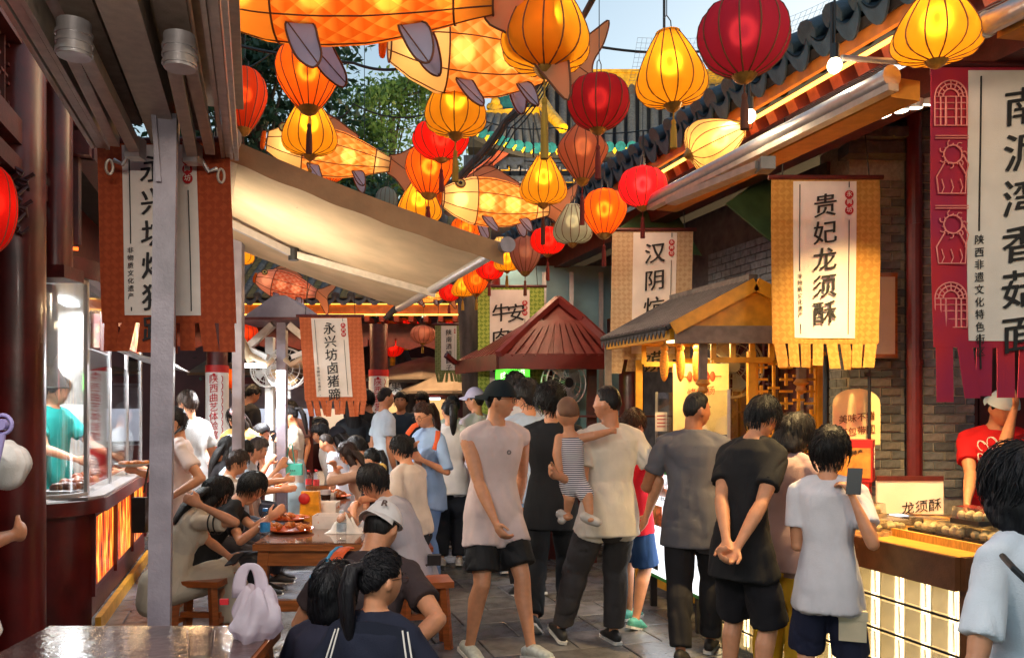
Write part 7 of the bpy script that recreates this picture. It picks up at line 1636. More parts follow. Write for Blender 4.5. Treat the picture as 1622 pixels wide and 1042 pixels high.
def plate(label, x, y, Y, r=.14, heap=.03, mat=None):
    z = .757; c = Vector(((x-HX)/F*Y, Y, z)); o = thing('plate', label, 'plate', c, 'plates of food on the tables'); t = MB(); t.lathe([(r*.6, .004), (r*.95, .022), (r, .026), (r, .020), (r*.62, 0)], 24, c, cap=False); t.lathe([(r*.6, .005), (r*.6, 0)], 24, c); obj('dish', t.mesh('dish', 40), mat or PLATE, o)
    if heap:
        t = MB()
        for k in range(22): a = random.uniform(0, 6.28); q = random.uniform(0, r*.72); t.ell(c+Vector((q*math.cos(a), q*math.sin(a), .02+heap*(1-q/r))), (.03, .022, .014), Euler((random.random(), random.random(), random.random()*3)).to_matrix(), 7, 5)
        tag(obj('food', t, FOOD, o), kind='stuff')
    return o
Yt = lambda y: F*(CH-.757)/(y-HY)
plate('orange plate of noodles at the near left of the table', 462, 842, Yt(842), .15, .03)
plate('orange plate of food behind the near left plate', 458, 824, Yt(824), .15, .02); plate('orange plate of braised food at the right edge of the table', 532, 788, Yt(788), .14, .05)
plate('flat plate of dark food farther up the table', 445, 776, Yt(776), .16, .03); plate('white saucer at the left near edge of the table', 428, 838, Yt(838), .08, .01, WHITE)
BOXP = M('white_carton', S(232, 222, 212), .6, var=.06, bump=.05)
def carton(label, x, y, Y, s):
    c = Vector(((x-HX)/F*Y, Y, .757)); o = thing('food_carton', label, 'carton', c, 'open white food cartons on the table'); w2, d2, h2 = s
    t = MB(); 
    for dx, dy, ww, dd in ((0, -d2/2, w2, .004), (0, d2/2, w2, .004), (-w2/2, 0, .004, d2), (w2/2, 0, .004, d2)): t.box(c+Vector((dx, dy, h2/2)), (ww, dd, h2), taper=1.04)
    t.box(c+UP*.003, (w2, d2, .006)); obj('tray', t, BOXP, o)
    t = MB()
    for k in range(10): t.ell(c+Vector((random.uniform(-.4, .4)*w2, random.uniform(-.4, .4)*d2, h2*.5)), (.04, .03, .02), None, 7, 5)
    tag(obj('bones', t, FOOD, o), kind='stuff'); return o
carton('open white carton nearest the table front', 522, 838, Yt(838)+.1, (.20, .16, .09)); carton('open white carton behind the front one', 516, 812, Yt(812), (.19, .16, .09)); carton('open white carton in the middle of the table', 516, 790, Yt(790), (.19, .2, .07)); carton('long white carton at the far table end', 460, 757, Yt(765), (.34, .2, .09))
PET = glass('pet_plastic', (.97, .985, .99), .06, .05); WAT = M('water', (.8, .88, .92), .02, var=0, bump=0, trans=1)
def bottle(label, x, y, Y, cap=(40, 120, 190), lab=(60, 150, 210), z=.757, h=.21, r=.031):
    c = Vector(((x-HX)/F*Y, Y, z)); o = thing('water_bottle', label, 'bottle', c, 'water bottles on the tables'); t = MB(); t.lathe([(.013, h*.93), (.014, h*.88), (r*.75, h*.78), (r, h*.70), (r*.94, h*.64), (r, h*.58), (r, h*.30), (r*.93, h*.26), (r, h*.2), (r*.98, h*.03), (r*.8, 0)], 18, c); obj('shell', t.mesh('shell', True), PET, o)
    t = MB(); t.lathe([(.015, h), (.016, h*.99), (.016, h*.92)], 14, c); obj('bottle_cap', t, M('cap_%d' % cap[0], S(*cap), .4, var=0, bump=0), o); t = MB(); t.lathe([(r*1.01, h*.57), (r*1.01, h*.31)], 18, c, cap=False); obj('bottle_label', t, M('label_%d' % lab[0], S(*lab), .5, var=.3, scale=30, bump=0), o)
bottle('water bottle with a blue cap and label at the near table corner', 420, 862, 5.15); bottle('clear bottle with a bare side at the right of the table front', 541, 858, 5.2, (220, 224, 228), (206, 214, 220), h=.19)
bottle('small red capped bottle far up the table', 489, 758, 8.3, (196, 40, 40), (214, 60, 60)); bottle('red capped water bottle beside the small one', 501, 762, 8.1, (196, 40, 40), (214, 60, 62), h=.23)
def cup(label, x, Y, col=(222, 214, 210), z=.757, dark=False):
    c = Vector(((x-HX)/F*Y, Y, z)); o = thing('paper_cup', label, 'cup', c); t = MB(); t.lathe([(.046, .11), (.034, 0)], 20, c, cap=False); t.lathe([(.034, .004), (.034, 0)], 20, c); obj('wall', t.mesh('wall', 40), M('cup_%d' % col[0], S(*col), .4, var=.05, bump=0) if dark else glass('clear_cup', (.80, .77, .78), .35, .15), o)
    if not dark: return
    t = MB(); t.lathe([(.0465, .07), (.036, .01)], 20, c); obj('drink', t, M('cola', (.03, .015, .01), .1, var=0, bump=0), o)
cup('pale plastic cup standing on the foreground table', 318, 2.70); cup('cup with a dark drink at the middle of the dining table', 516, 7.3, (206, 198, 200), dark=True)
# plastic carrier bag
bg_ = thing('plastic_bag', 'white translucent plastic carrier bag on the foreground table', 'bag', P(402, 1010, 2.95)); c = Vector(((400-HX)/F*2.98, 2.98, .757)); t = MB()
def bagf(u_, v_):
    a = 2*math.pi*u_; z = .185*v_; r = .074*(1-.55*v_**3)*(1+.16*math.sin(a*3+v_*6)+.10*math.sin(a*7-v_*4)+.07*v_*math.sin(a*13+2*v_)); r = r*(.75+.35*min(1, v_*5)); return c+Vector((r*1.12*math.cos(a)+.02*v_, r*.8*math.sin(a), z+.012*math.sin(a*5+2)*v_))
t.grid(bagf, 90, 40); BAGM = M('bag_film', S(232, 222, 232), .35, var=.04, scale=12, bump=.5, bscale=30, trl=.55); me = t.mesh('bag', True); q_ = getco(me); nn_ = getno(me); rel = q_-np.array(c); dd_ = -np.abs(noise3(rel*np.array([1, 1, .5]), 15, 3))*.020-np.abs(noise3(rel*np.array([1, 1, .35]), 42, 4))*.006+.010; setco(me, q_+nn_*dd_[:, None]); obj('bag', me, BAGM, bg_)
def strap(x0, x1, hh, dy, name='handle'):
    t = MB(); N = 14; vs = []
    for k in range(N+1):
        a = math.pi*k/N; x = lerp(x0, x1, (1-math.cos(a))/2); z = .152+hh*math.sin(a)**.7; w_ = .012+.014*abs(math.cos(a)); vs.append((c+Vector((x, dy, z)), w_))
    t.tube([v for v, _ in vs], [(.003, w_) for _, w_ in vs], 8, Vector((0, 1, 0))); obj(name, t.mesh(name, True), BAGM, bg_)
strap(-.05, .035, .115, 0)
t = MB(); t.box(c+Vector((-.085, -.05, .15)), (.03, .012, .02)); obj('printed_mark', t, INKR, bg_)
gt = thing('orange_snack_bag', 'orange and red snack bag standing in the middle of the table', 'bag', Vector(((492-HX)/F*Yt(815), Yt(815), .757))); c = gt.location.copy(); t = MB(); t.box(c+UP*.09, (.16, .07, .19), taper=.85); obj('pouch', t, M('orange_foil', S(232, 150, 30), .3, var=.3, scale=12, bump=.4), gt); t = MB(); t.ell(c+Vector((-.04, -.04, .13)), (.045, .02, .045)); obj('red_mark', t, REDP, gt)
tn = thing('tissue_heap', 'crumpled white tissues heaped by the cartons', 'tissue', Vector(((545-HX)/F*5.5, 5.55, .757))); t = MB(); 
t.grid(lambda u_, v_: tn.location+Vector((.11*(u_-.5)*2*(1+.2*math.sin(v_*9)), .09*(v_-.5)*2, .10*math.sin(math.pi*u_)*math.sin(math.pi*v_)*(1+.4*math.sin(u_*17+v_*13)))), 16, 14, thick=(0, 0, .002)); obj('tissue', t.mesh('tissue', True), BOXP, tn)
# ------------------------------------------------------------------ people in the lane
BLK = (34, 32, 32); CREAMT = (226, 214, 198); PINKW = (218, 196, 192)
NEAR, MIDV, FAR = .0075, .0105, .014
# walking man with the backwards cap
wm, WMJ = person('man in a sleeveless pale pink top and backwards dark cap walking towards us', 792, 606, 5.35, face=214, hyaw=50, hpitch=2, lean=3, twist=8, ra=('px', 790, 842, 5.02), rep=(.35, -.9, -.4), la=(-.02, -.10, -.30), lf=('px', 842, 1048), rf=('px', 744, 1040), lpn=(.5, .5, 0), curl=.6, hair=('short', (26, 22, 20)), up=('tank', PINKW), low=('shorts', (30, 30, 32), cloth((30, 30, 32), .6), .82), shoes=(196, 200, 190), face_on=True, glasses=True, cap=((24, 34, 40), 'back'), vs=NEAR, w=1.04)
# black tee figure just behind
person('person in a loose black tee and black trousers walking away', 872, 612, 6.0, face=-10, hyaw=22, hpitch=4, lean=4, la=(-.06, .08, -.28), ra=(.05, .05, -.30), lf=(-.05, -.16, .07), rf=(.05, .10, .042), hair=('curly', (24, 22, 22)), up=('long', (34, 36, 40)), low=('pants', (36, 38, 42), cloth((36, 38, 42)), 1.1), shoes=(40, 42, 46), vs=NEAR, glasses=True, face_on=False)
person('young person in a pale blue top with curly hair and glasses', 834, 606, 7.0, face=20, hyaw=30, hair=('curly', (30, 26, 26)), up=('tee', (170, 190, 214)), glasses=True, vs=MIDV)
person('tall dark haired head right behind the curly haired person', 816, 594, 7.9, face=0, hair=('curly', (26, 24, 24)), up=('tee', (196, 196, 200)), vs=MIDV)
# father and toddler
fa, FJ = person('man in a cream tee and charcoal trousers carrying a toddler', 962, 612, 5.45, face=14, hyaw=48, hpitch=-2, lean=-3, la=('px', 884, 754, 5.08), lep=(-.3, -.5, -.9), ra=(.05, .02, -.29), lf=('px', 888, 1016), rf=('px', 972, 1016), hair=('buzz', (30, 24, 22)), up=('tee', CREAMT), low=('pants', (64, 60, 60), cloth((64, 60, 60), .8), 1.12), shoes=(38, 36, 36), face_on=True, vs=NEAR, w=1.05, belly=.004)
def toddler():
    Yk = 5.18; o = thing('person', 'toddler in a striped tank top held on the man\'s left arm', 'person', P(905, 775, Yk)); H = 1.0
    p = lambda x, y, d=0: P(x, y, Yk+d)
    k = Yk/F                                             # metres per photo pixel here
    b = MB(); R = Matrix.Rotation(rad(12), 3, 'Z')
    b.capsule([p(908, 768), p(905, 740), p(904, 710), p(903, 690)], [(19*k, 16*k), (18*k, 15*k), (19*k, 14*k), (13*k, 10*k)], 16, Vector((1, 0, 0)))
    b.capsule([p(902, 690), p(901, 676)], [9*k, 9*k], 10)
    hc = p(899, 653); s = 48*k/.131; hv = [hc+R @ Vector(q) for q in head_surf(HD, .5, .1)*s*np.array([1.06, 1, 1])]; b.add(hv, HFS)
    for sg in (-1, 1): b.ell(hc+R @ Vector((sg*.0465*s, -.004*s, -.008*s)), (.006*s, .011*s, .016*s), R, 10, 7)
    b.capsule([p(920, 694), p(940, 690, -.02), p(962, 684, .03)], [8*k, 7.5*k, 5.5*k], 10); b.ell(p(966, 683, .035), (8*k, 5*k, 5*k))
    for q in range(4): b.capsule([p(968, 681+q*2.2-3, .035), p(976, 682+q*2.4-3, .045)], [2.0*k, 1.7*k], 8)
    b.capsule([p(886, 694), p(882, 720, -.03), p(886, 744, -.05)], [8*k, 7.5*k, 5.5*k], 10); b.ell(p(887, 750, -.05), (5.5*k, 5*k, 7*k))
    for q in range(4): b.capsule([p(884+q*2.2, 754, -.05), p(885+q*2.2, 760, -.06)], [2.0*k, 1.7*k], 8)
    b.capsule([p(918, 768), p(930, 785, -.08), p(934, 812, -.10)], [13*k, 10*k, 6.5*k], 12); b.capsule([p(899, 770), p(902, 790, -.02), p(899, 808, .02)], [12*k, 9*k, 6*k], 12)
    for x, y, d in ((936, 822, -.10), (898, 818, .02)): b.ell(p(x, y, d), (10*k, 14*k, 6*k))
    obj('body', remesh(b, .006, 3), SKIN, o)
    c = MB(); c.tube([p(908, 772), p(905, 740), p(904, 710), p(903, 692)], [(22*k, 19*k), (20.5*k, 17*k), (21*k, 16*k), (14*k, 11.5*k)], 18, Vector((1, 0, 0)))
    for x in (888, 919): c.ell(p(x, 698), (7*k, 8*k, 9*k))
    ST = cloth((232, 224, 226), .85, 'stripe', (62, 58, 76), 26); obj('tank_top', remesh(c, .008, 2), ST, o)
    c = MB(); c.capsule([p(908, 770), p(908, 762)], [(22*k, 19*k), (22*k, 19*k)], 16, Vector((1, 0, 0))); c.capsule([p(916, 766), p(927, 782, -.06)], [15*k, 14*k], 12); c.capsule([p(900, 768), p(902, 780, -.01)], [14*k, 12*k], 12); obj('shorts', remesh(c, .008, 2), ST, o)
    SH = M('toddler_shoe', S(196, 184, 174), .6)
    for x, y, d, dx in ((934, 822, -.11, 12), (896, 818, .02, -6)):
        c = MB(); c.capsule([p(x-8, y-4, d), p(x, y, d), p(x+dx, y+5, d-.02)], [8*k, 8.5*k, 7*k], 12); obj('shoe', c.mesh('shoe', True), SH, o); 
    d = HD2; z = d[:, 2]; y = d[:, 1]; m = np.clip((z-np.interp(np.degrees(np.abs(np.arctan2(d[:, 0], y))), [0, 60, 90, 120, 180], [.6, .5, .1, -.3, -.4]))/.15, 0, 1)
    sf = head_surf(d, .5, .1)*s*np.array([1.06, 1, 1])+d*((-.005*(1-m)+.0035*m)*s)[:, None]; c = MB(); c.add([hc+R @ Vector(q) for q in sf], HFS2); obj('hair', c.mesh('hair', True), M('fine_hair', S(120, 84, 62), .7, var=.2, bump=.2), o)
toddler()
person('child in a red tee and blue shorts at the menu board', 1003, 650, 6.05, face=-38, hyaw=-10, hpitch=10, ra=('px', 1042, 768, 6.0), rep=(.6, -.7, -.5), la=(-.03, .05, -.28), lf=(-.05, .08, .042), rf=(.06, -.05, .042), hs=1.08, hair=('short', (86, 50, 30)), up=('tee', (204, 28, 44)), low=('shorts', (36, 66, 112), cloth((36, 66, 112)), .95), shoes=(90, 176, 160), vs=NEAR)
person('man in a grey polo shirt turning his head to the right', 1104, 622, 5.3, face=-22, hyaw=-52, hpitch=2, lean=1, la=(-.01, .15, -.20), ra=(.02, .16, -.20), lf=('px', 1078, 1050), rf=('px', 1125, 1030), hair=('buzz', (30, 26, 26)), up=('polo', (104, 102, 108)), low=('pants', (44, 42, 44), cloth((44, 42, 44)), 1.1), shoes=(36, 34, 34), face_on=True, vs=NEAR, w=1.08, belly=.012, skin=SKIN2)
person('young man in a black tee with his hands clasped behind his back', 1208, 632, 4.35, face=-45, hyaw=-6, hpitch=26, lean=17, w=.84, la=('px', 1150, 868, 4.13), ra=('px', 1164, 874, 4.10), lep=(-1, -.25, -.2), rep=(1, -.35, -.2), lpn=(0, -1, .3), rpn=(0, -1, .3), lf=(-.06, .02, .042), rf=(.07, -.02, .042), curl=.75, hair=('short', (24, 22, 24)), up=('long', (34, 33, 35)), low=('shorts', (34, 32, 36), cloth((34, 32, 36)), 1.02), shoes=(60, 58, 58), glasses=True, vs=.0065)
person('woman in a mauve top and yellow trousers looking down at the counter', 1258, 662, 4.62, face=-40, hyaw=-28, hpitch=30, lean=6, fem=True, la=(-.04, .06, -.28), ra=(-.02, .18, -.16), hair=('bob', (40, 34, 32)), up=('tee', (168, 140, 138), cloth((168, 140, 138)), .25), low=('pants', (226, 182, 52), cloth((226, 182, 52)), 1.35), shoes=(180, 170, 160), glasses=True, face_on=True, vs=NEAR)
boy, BJ = person('boy in a white tee filming with a phone at the counter', 1315, 681, 4.05, face=-22, hyaw=-18, hpitch=8, hs=1.12, ra=('px', 1352, 790, 3.90), rep=(.3, -.4, -.9), lep=(-.15, -.7, -.8), la=(.03, .15, -.19), rpn=(-.8, .3, 0), lf=(-.07, .02, .042), rf=(.07, 0, .042), curl=.7, hair=('fringe', (40, 34, 32)), up=('long', (224, 218, 222)), low=('shorts', (42, 44, 66), cloth((42, 44, 66)), 1.1), shoes=(200, 200, 200), vs=NEAR, w=.92, belly=.008)
def phone(label, c, ax, up_, lit=True):
    o = thing('phone', label, 'phone', c); ax = Vector(ax).normalized(); up_ = Vector(up_).normalized(); n = ax.cross(up_).normalized(); R = Matrix((ax, n, up_)).transposed(); t = MB(); t.box(c, (.066, .009, .125), R); b = obj('case', t, BLACK, o); t = MB(); t.box(Vector(c)-n*.006, (.06, .002, .115), R); obj('screen', t, emit('phone_screen', (.55, .65, .8), .5), b)
phone('dark phone held up by the boy in the white tee', P(1353, 762, 3.88), (.85, -.5, 0), (.12, .1, 1))
# printed marks on clothes
q, n_ = on_surface(child(wm, 'shirt'), 806, 716)
if q:
    t = MB(); u1 = n_.cross(UP).normalized(); u2 = n_.cross(u1)
    for r_ in (.014, .009): t.tube([q+(u1*math.cos(a)+u2*math.sin(a))*r_ for a in np.linspace(0, 6.28, 16)], .0016, 5)
    obj('chest_print', t, M('print_grey', S(90, 80, 84), .8, var=0, bump=0), wm)
for x, y in ((826, 908),):
    q, n_ = on_surface(child(wm, 'shorts'), x, y)
    if q: t = MB(); u1 = n_.cross(UP).normalized(); t.tube([q-u1*.02, q+UP*.008, q+u1*.02-UP*.003], [.002, .004, .001], 6); obj('shorts_print', t, INKW, wm)
# cargo pocket of the boy
t = MB(); k, n_ = on_surface(child(boy, 'shorts'), 1350, 990); k = k or P(1350, 985, 3.9); R = Matrix.Rotation(-.35, 3, 'Z'); t.box(k, (.125, .018, .15), R); t.box(k+Vector((0, -.006, .05)), (.132, .016, .045), R)
pk = obj('cargo_pocket', t, cloth((212, 196, 166)), boy)
vd, VDJ = person('vendor in a red tee and pale cap leaning on the snack counter', 1588, 622, 5.6, face=148, hyaw=-40+75, hpitch=22, lean=6, ra=('px', 1532, 818, 5.25), la=('px', 1606, 650, 5.3), rep=(-.8, -.2, -.5), lep=(.5, .8, -.5), curl=.3, hair=('short', (24, 22, 22)), up=('tee', (206, 30, 36)), face_on=True, cap=((206, 226, 232), 'back'), vs=NEAR, skin=SKIN)
t = MB(); k_ = 0
for k in range(10):
    pts = []
    for s in np.linspace(0, 3.3, 9):
        q, n_ = on_surface(child(vd, 'shirt'), 1568+13*math.cos(k*1.26)+9*math.cos(s+k), 716+17*math.sin(k*1.26)+8*math.sin(s*1.3+k))
        if q: pts.append(q)
    if len(pts) > 3: t.tube(pts, .003, 5); k_ = 1
if k_: obj('printed_emblem', t, INKW, vd)
person('woman with a black bob and pale tee from behind at the right edge', 1614, 716, 2.25, face=20, hyaw=2, hpitch=8, fem=True, la=(-.05, .05, -.29), ra=(.05, .04, -.29), hair=('bob', (22, 22, 30)), up=('tee', (220, 226, 234), cloth((220, 226, 234)), .75), low=('pants', (60, 60, 70)), vs=.0065, feet=False)
t = MB(); t.tube([P(1588, 880, 2.12), P(1606, 900, 2.02), P(1632, 925, 2.0), P(1660, 960, 2.02)], .008, 8); tag(obj('bag_strap', t, CAB), 'dark thin bag strap over the pale tee', 'strap')
wd_, WDJ = person('woman in a white puff sleeved dress cut off by the left edge', -96, 560, 2.85, face=-15, hyaw=0, fem=True, ra=(-.08, .17, -.17), rep=(.15, -.6, -.9), la=(-.03, .05, -.28), hair=('long', (40, 32, 30)), up=('tee', (226, 222, 216), cloth((226, 222, 216)), .5), low=('skirt', (226, 222, 216), cloth((226, 222, 216)), .12), vs=MIDV, feet=False)
t = MB(); cc = P(6, 735, 2.8)
t.ell(cc, (.078, .08, .08), None, 30, 20); me = t.mesh('puff_sleeve', True); q_ = getco(me); ang = np.arctan2(q_[:, 1]-cc.y, q_[:, 0]-cc.x); setco(me, q_+getno(me)*(.009*np.sin(ang*17)*np.clip(1-np.abs(q_[:, 2]-cc.z)/.08, 0, 1)**.5+.010*noise3(q_-np.array(cc), 32, 2))[:, None]); obj('puff_sleeve', me, cloth((226, 222, 216)), wd_)
fn_ = thing('hand_fan', 'small pale violet handheld fan at the left edge', 'fan', P(6, 690, 2.6)); c = P(4, 672, 2.6); t = MB(); t.tube([c+Vector((.03*math.cos(q), 0, .03*math.sin(q))) for q in [2*math.pi*k/20 for k in range(21)]], .006, 8); t.tube([c+Vector((0, -.015, 0)), c+Vector((0, .015, 0))], .018, 14); VIO = M('violet_plastic', S(150, 140, 190), .4, var=0, bump=0); obj('fan_ring', t, VIO, fn_); t = MB(); t.tube([c-UP*.03, c-UP*.12-Vector((.02, 0, 0))], .011, 10); obj('handle', t, VIO, fn_)
# --- standing at the left
person('man in a white tee with a dark shoulder strap carrying a plate by the stall', 276, 646, 6.4, face=118, hyaw=-10, hpitch=6, ra=('px', 216, 746, 6.2), rep=(.3, -.6, -.8), la=('px', 272, 786, 6.1), lep=(-.5, -.6, -.5), curl=.4, hair=('short', (40, 30, 26)), up=('tee', (230, 208, 200)), low=('shorts', (176, 134, 70), cloth((176, 134, 70)), 1.0), shoes=(220, 216, 200), face_on=True, vs=MIDV, w=1.04)
plate_c = P(210, 738, 6.15); po = thing('plate', 'plate of fried food carried in the hand by the stall', 'plate', plate_c); t = MB(); t.lathe([(.07, 0), (.12, .018), (.125, .022), (.12, .014), (.07, -.004)], 20, plate_c); obj('dish', t.mesh('dish', 40), WHITE, po); t = MB()
for k in range(14): t.ell(plate_c+Vector((random.uniform(-.08, .08), random.uniform(-.07, .07), .025)), (.03, .022, .016), None, 7, 5)
tag(obj('food', t, FOOD, po), kind='stuff')
t = MB(); t.tube([P(236, 730, 6.25), P(262, 700, 6.22), P(284, 680, 6.3), P(292, 674, 6.4)], [(.018, .006)]*4, 8, Vector((0, -1, 0))); st_ = obj('shoulder_strap', t, BLACK); tag(st_, 'dark strap across the shoulder of the man with the plate', 'strap')
sbag = thing('shoulder_bag', 'small black shoulder bag hanging left of the grey post', 'bag', P(222, 820, 6.1)); t = MB(); t.box(P(222, 815, 6.1), (.10, .06, .26)); obj('pouch', t, BLACK, sbag); t = MB(); t.tube([P(228, 780, 6.1), P(236, 735, 6.2)], .008, 6); obj('strap', t, BLACK, sbag)
person('man in a pale grey tee looking into the stall, beyond the plate carrier', 297, 620, 8.0, face=60, hyaw=0, hpitch=4, hair=('short', (90, 68, 54)), up=('tee', (204, 206, 206)), low=('shorts', (60, 60, 70)), vs=MIDV, face_on=True)
person('person in a striped top half hidden behind the wrapped column', 322, 690, 8.9, face=30, H=1.3, hair=('short', (30, 26, 26)), up=('tee', (190, 170, 160), cloth((200, 176, 166), .85, 'stripe', (80, 66, 66), 20)), vs=FAR)
person('girl in a yellow top with two pink hair clips looking down', 374, 648, 8.4, face=175, hyaw=-8, hpitch=30, fem=True, hair=('long', (40, 30, 28)), up=('tee', (222, 176, 96)), low=('skirt', (180, 150, 130)), face_on=True, vs=MIDV)
for x in (369, 384): t = MB(); c = P(x, 655+(x-369)*.3, 8.22); t.ell(c, (.036, .015, .02), Matrix.Rotation(.5, 3, 'Y')); tag(obj('hair_clip', t.mesh('hair_clip', True), M('pink_clip', S(236, 190, 196), .4)), 'pink oval hair clip on the %s side of the girl\'s hair' % ('outer left' if x < 375 else 'inner right'), 'hair clip', 'pink hair clips')
person('man all in black standing at the back stall', 400, 611, 11.4, face=-40, hyaw=-10, hpitch=24, hair=('short', (28, 26, 26)), up=('tee', (38, 38, 42)), vs=FAR, face_on=True)
wo_, WJ = person('woman in a beige tee reading her phone, teal bag on her arm', 458, 644, 9.0, face=108, hyaw=0, hpitch=18, fem=True, ra=('px', 440, 698, 8.85), la=('px', 446, 700, 8.75), rep=(.4, -.5, -.9), lep=(-.4, -.5, -.9), hair=('pony', (34, 28, 28)), up=('tee', (222, 210, 190)), low=('skirt', (190, 210, 214)), face_on=True, vs=MIDV, cat='person')
phone('phone in the hands of the woman with the teal bag', P(434, 690, 8.75), (1, .2, .3), (-.4, -.2, 1))
tb = thing('teal_bag', 'flat teal paper carrier bag hanging from a forearm', 'bag', P(459, 745, 8.6)); a = P(459, 743, 8.6); t = MB(); t.box(a, (.26, .06, .12)); TEAL = M('teal_paper', S(60, 170, 150), .6, var=.1, bump=.05); obj('pouch', t, TEAL, tb); t = MB(); t.tube([a+Vector((-.05, 0, .06)), a+Vector((.0, 0, .26)), a+Vector((.02, 0, .28)), a+Vector((.05, 0, .06))], .007, 6); obj('handle', t, TEAL, tb)
t = MB(); [t.box(a+Vector((.02+.02*k, -.032, -.01)), (.012, .003, .012)) for k in range(3)]; obj('printed_mark', t, INK, tb)
person('man in a pale blue-white tee with short hair, back half turned', 611, 614, 9.6, face=-60, hyaw=0, hair=('buzz', (32, 28, 28)), up=('tee', (206, 220, 230)), low=('pants', (50, 52, 60)), vs=MIDV, face_on=True)
person('smiling man in a dark tee facing us under the juice sign', 635, 622, 10.6, face=178, hair=('short', (26, 24, 24)), up=('tee', (50, 62, 74)), vs=MIDV, face_on=True)
person('dark haired person looking over the crowd under the juice sign', 668, 622, 11.2, face=170, hpitch=10, hair=('fringe', (28, 26, 26)), up=('tee', (80, 80, 90)), vs=FAR, face_on=True)
bw_, BWJ = person('woman in a light blue shirt with orange straps checking her phone', 671, 640, 7.3, face=135, hyaw=8, hpitch=22, fem=True, ra=('px', 658, 712, 7.05), la=('px', 668, 728, 7.05), rep=(.4, -.5, -.9), lep=(-.5, -.5, -.9), hair=('pony', (84, 54, 42)), up=('shirt', (150, 178, 216), cloth((150, 178, 216)), .95), low=('pants', (110, 140, 186), cloth((110, 140, 186)), 1.1), shoes=(220, 220, 220), face_on=True, glasses=True, vs=.009)
phone('phone held by the woman in the light blue shirt', P(653, 704, 6.98), (1, .4, .1), (-.3, -.1, 1))
for k, pts in enumerate((((645, 688), (655, 675), (662, 672)), ((688, 712), (692, 700), (694, 682)))): t = MB(); t.tube([P(x, y, 7.14+.0*k) for x, y in pts], [(.022, .008)]*3, 8, Vector((1, 0, 0))); tag(obj('backpack_strap', t, M('orange_webbing', S(226, 92, 40), .7)), ('outer' if k == 0 else 'inner')+' orange strap over the light blue shirt', 'strap', 'orange straps')
person('woman in a white blouse and black trousers seen from behind', 712, 634, 8.3, face=0, hyaw=20, fem=True, ra=(.06, .03, -.3), hair=('pony', (34, 28, 28)), up=('tee', (226, 222, 220)), low=('pants', (36, 40, 48), cloth((36, 40, 48)), 1.3), shoes=(220, 210, 205), vs=MIDV)
person('person with greenish hair and a white top behind the white blouse', 716, 628, 9.4, face=30, fem=True, hair=('bun', (50, 62, 62)), up=('tee', (206, 226, 210)), vs=FAR)
person('man in a lavender baseball cap looking left', 752, 616, 8.6, face=50, hyaw=25, hair=('short', (40, 34, 34)), up=('tee', (224, 214, 220)), low=('pants', (50, 50, 56)), cap=((196, 190, 214), 'front'), face_on=True, vs=MIDV)
person('person in black standing left of the pale blue-white tee', 580, 618, 10.2, face=70, hyaw=0, hair=('short', (24, 24, 24)), up=('tee', (40, 44, 46)), vs=FAR)
person('woman in a black dress behind the orange banner fringe', 558, 630, 9.9, face=20, fem=True, hair=('long', (26, 24, 26)), up=('tee', (36, 40, 44)), low=('skirt', (36, 40, 44)), vs=FAR)
person('person in a dusty pink top bending over the far table', 508, 650, 10.6, face=110, lean=50, hpitch=30, hair=('short', (30, 28, 28)), up=('tee', (150, 116, 116)), vs=FAR, H=1.65)
person('person with dark hair behind the gabled post', 462, 636, 12.0, face=160, hair=('short', (28, 26, 26)), up=('tee', (120, 90, 90)), vs=FAR, face_on=True)
# cook inside the stall
person('cook in a teal shirt behind the curved glass', 92, 600, 7.4, face=-100, hpitch=20, ra=(.03, .24, -.18), la=(-.03, .24, -.18), hair=('short', (30, 26, 26)), up=('tee', (40, 160, 150)), low=('pants', (40, 60, 60)), vs=FAR, feet=False)
person('person in white working behind the serving window', 196, 640, 8.4, face=-80, hair=('short', (36, 30, 28)), up=('tee', (214, 210, 206)), vs=FAR, feet=False, ra=(.02, .2, -.2))
# --- seated at the long table, left side
bd, BDJ = person('woman in a beige dress with striped sleeves, hand in her long hair', 342, 764, 5.55, face=-62, sit=.46, H=1.62, lean=26, hyaw=2, hpitch=38, fem=True, la=('px', 366, 884, 5.45), ra=('px', 318, 800, 5.36), rep=(.2, .9, -.5), curl=.5, lf=(-.05, .26, .042), rf=(.05, .22, .042), hair=('long', (34, 28, 26)), up=('tee', (214, 200, 178), cloth((214, 200, 178)), .7), low=('skirt', (206, 192, 168), cloth((206, 192, 168))), shoes=(214, 190, 120), face_on=True, vs=NEAR)
t = MB(); sh, el, wr = BDJ['arms']['r']
for q in (.44, .58): t.tube([sh.lerp(el, q)+v_ for v_ in [Matrix.Rotation(a, 3, (el-sh).normalized()) @ ((el-sh).orthogonal().normalized()*.074) for a in [2*math.pi*k/20 for k in range(21)]]], .005, 6)
obj('sleeve_stripe', t, BLACK, bd)
phone('phone in the lap of the woman in the beige dress', P(372, 885, 5.3), (1, .3, .2), (.2, .9, .4))
person('short haired woman in a black tee leaning over her food', 398, 755, 5.95, face=-72, sit=.46, H=1.6, lean=36, hyaw=0, hpitch=34, fem=True, ra=('px', 426, 822, 5.72), la=('px', 436, 812, 5.95), rep=(.5, -.3, -.9), lep=(-.4, -.3, -.9), hair=('fringe', (24, 22, 22)), up=('tee', (36, 36, 38)), low=('pants', (46, 46, 50)), face_on=True, vs=NEAR)
person('man with cropped hair stretching a gloved hand across the table', 376, 716, 6.55, face=-75, sit=.46, lean=16, hpitch=22, ra=('px', 470, 776, 6.3), la=('px', 452, 760, 6.7), rep=(.3, 0, -.9), hair=('short', (66, 46, 36)), up=('tee', (206, 194, 186)), low=('pants', (60, 56, 60)), face_on=True, vs=.009, w=1.06)
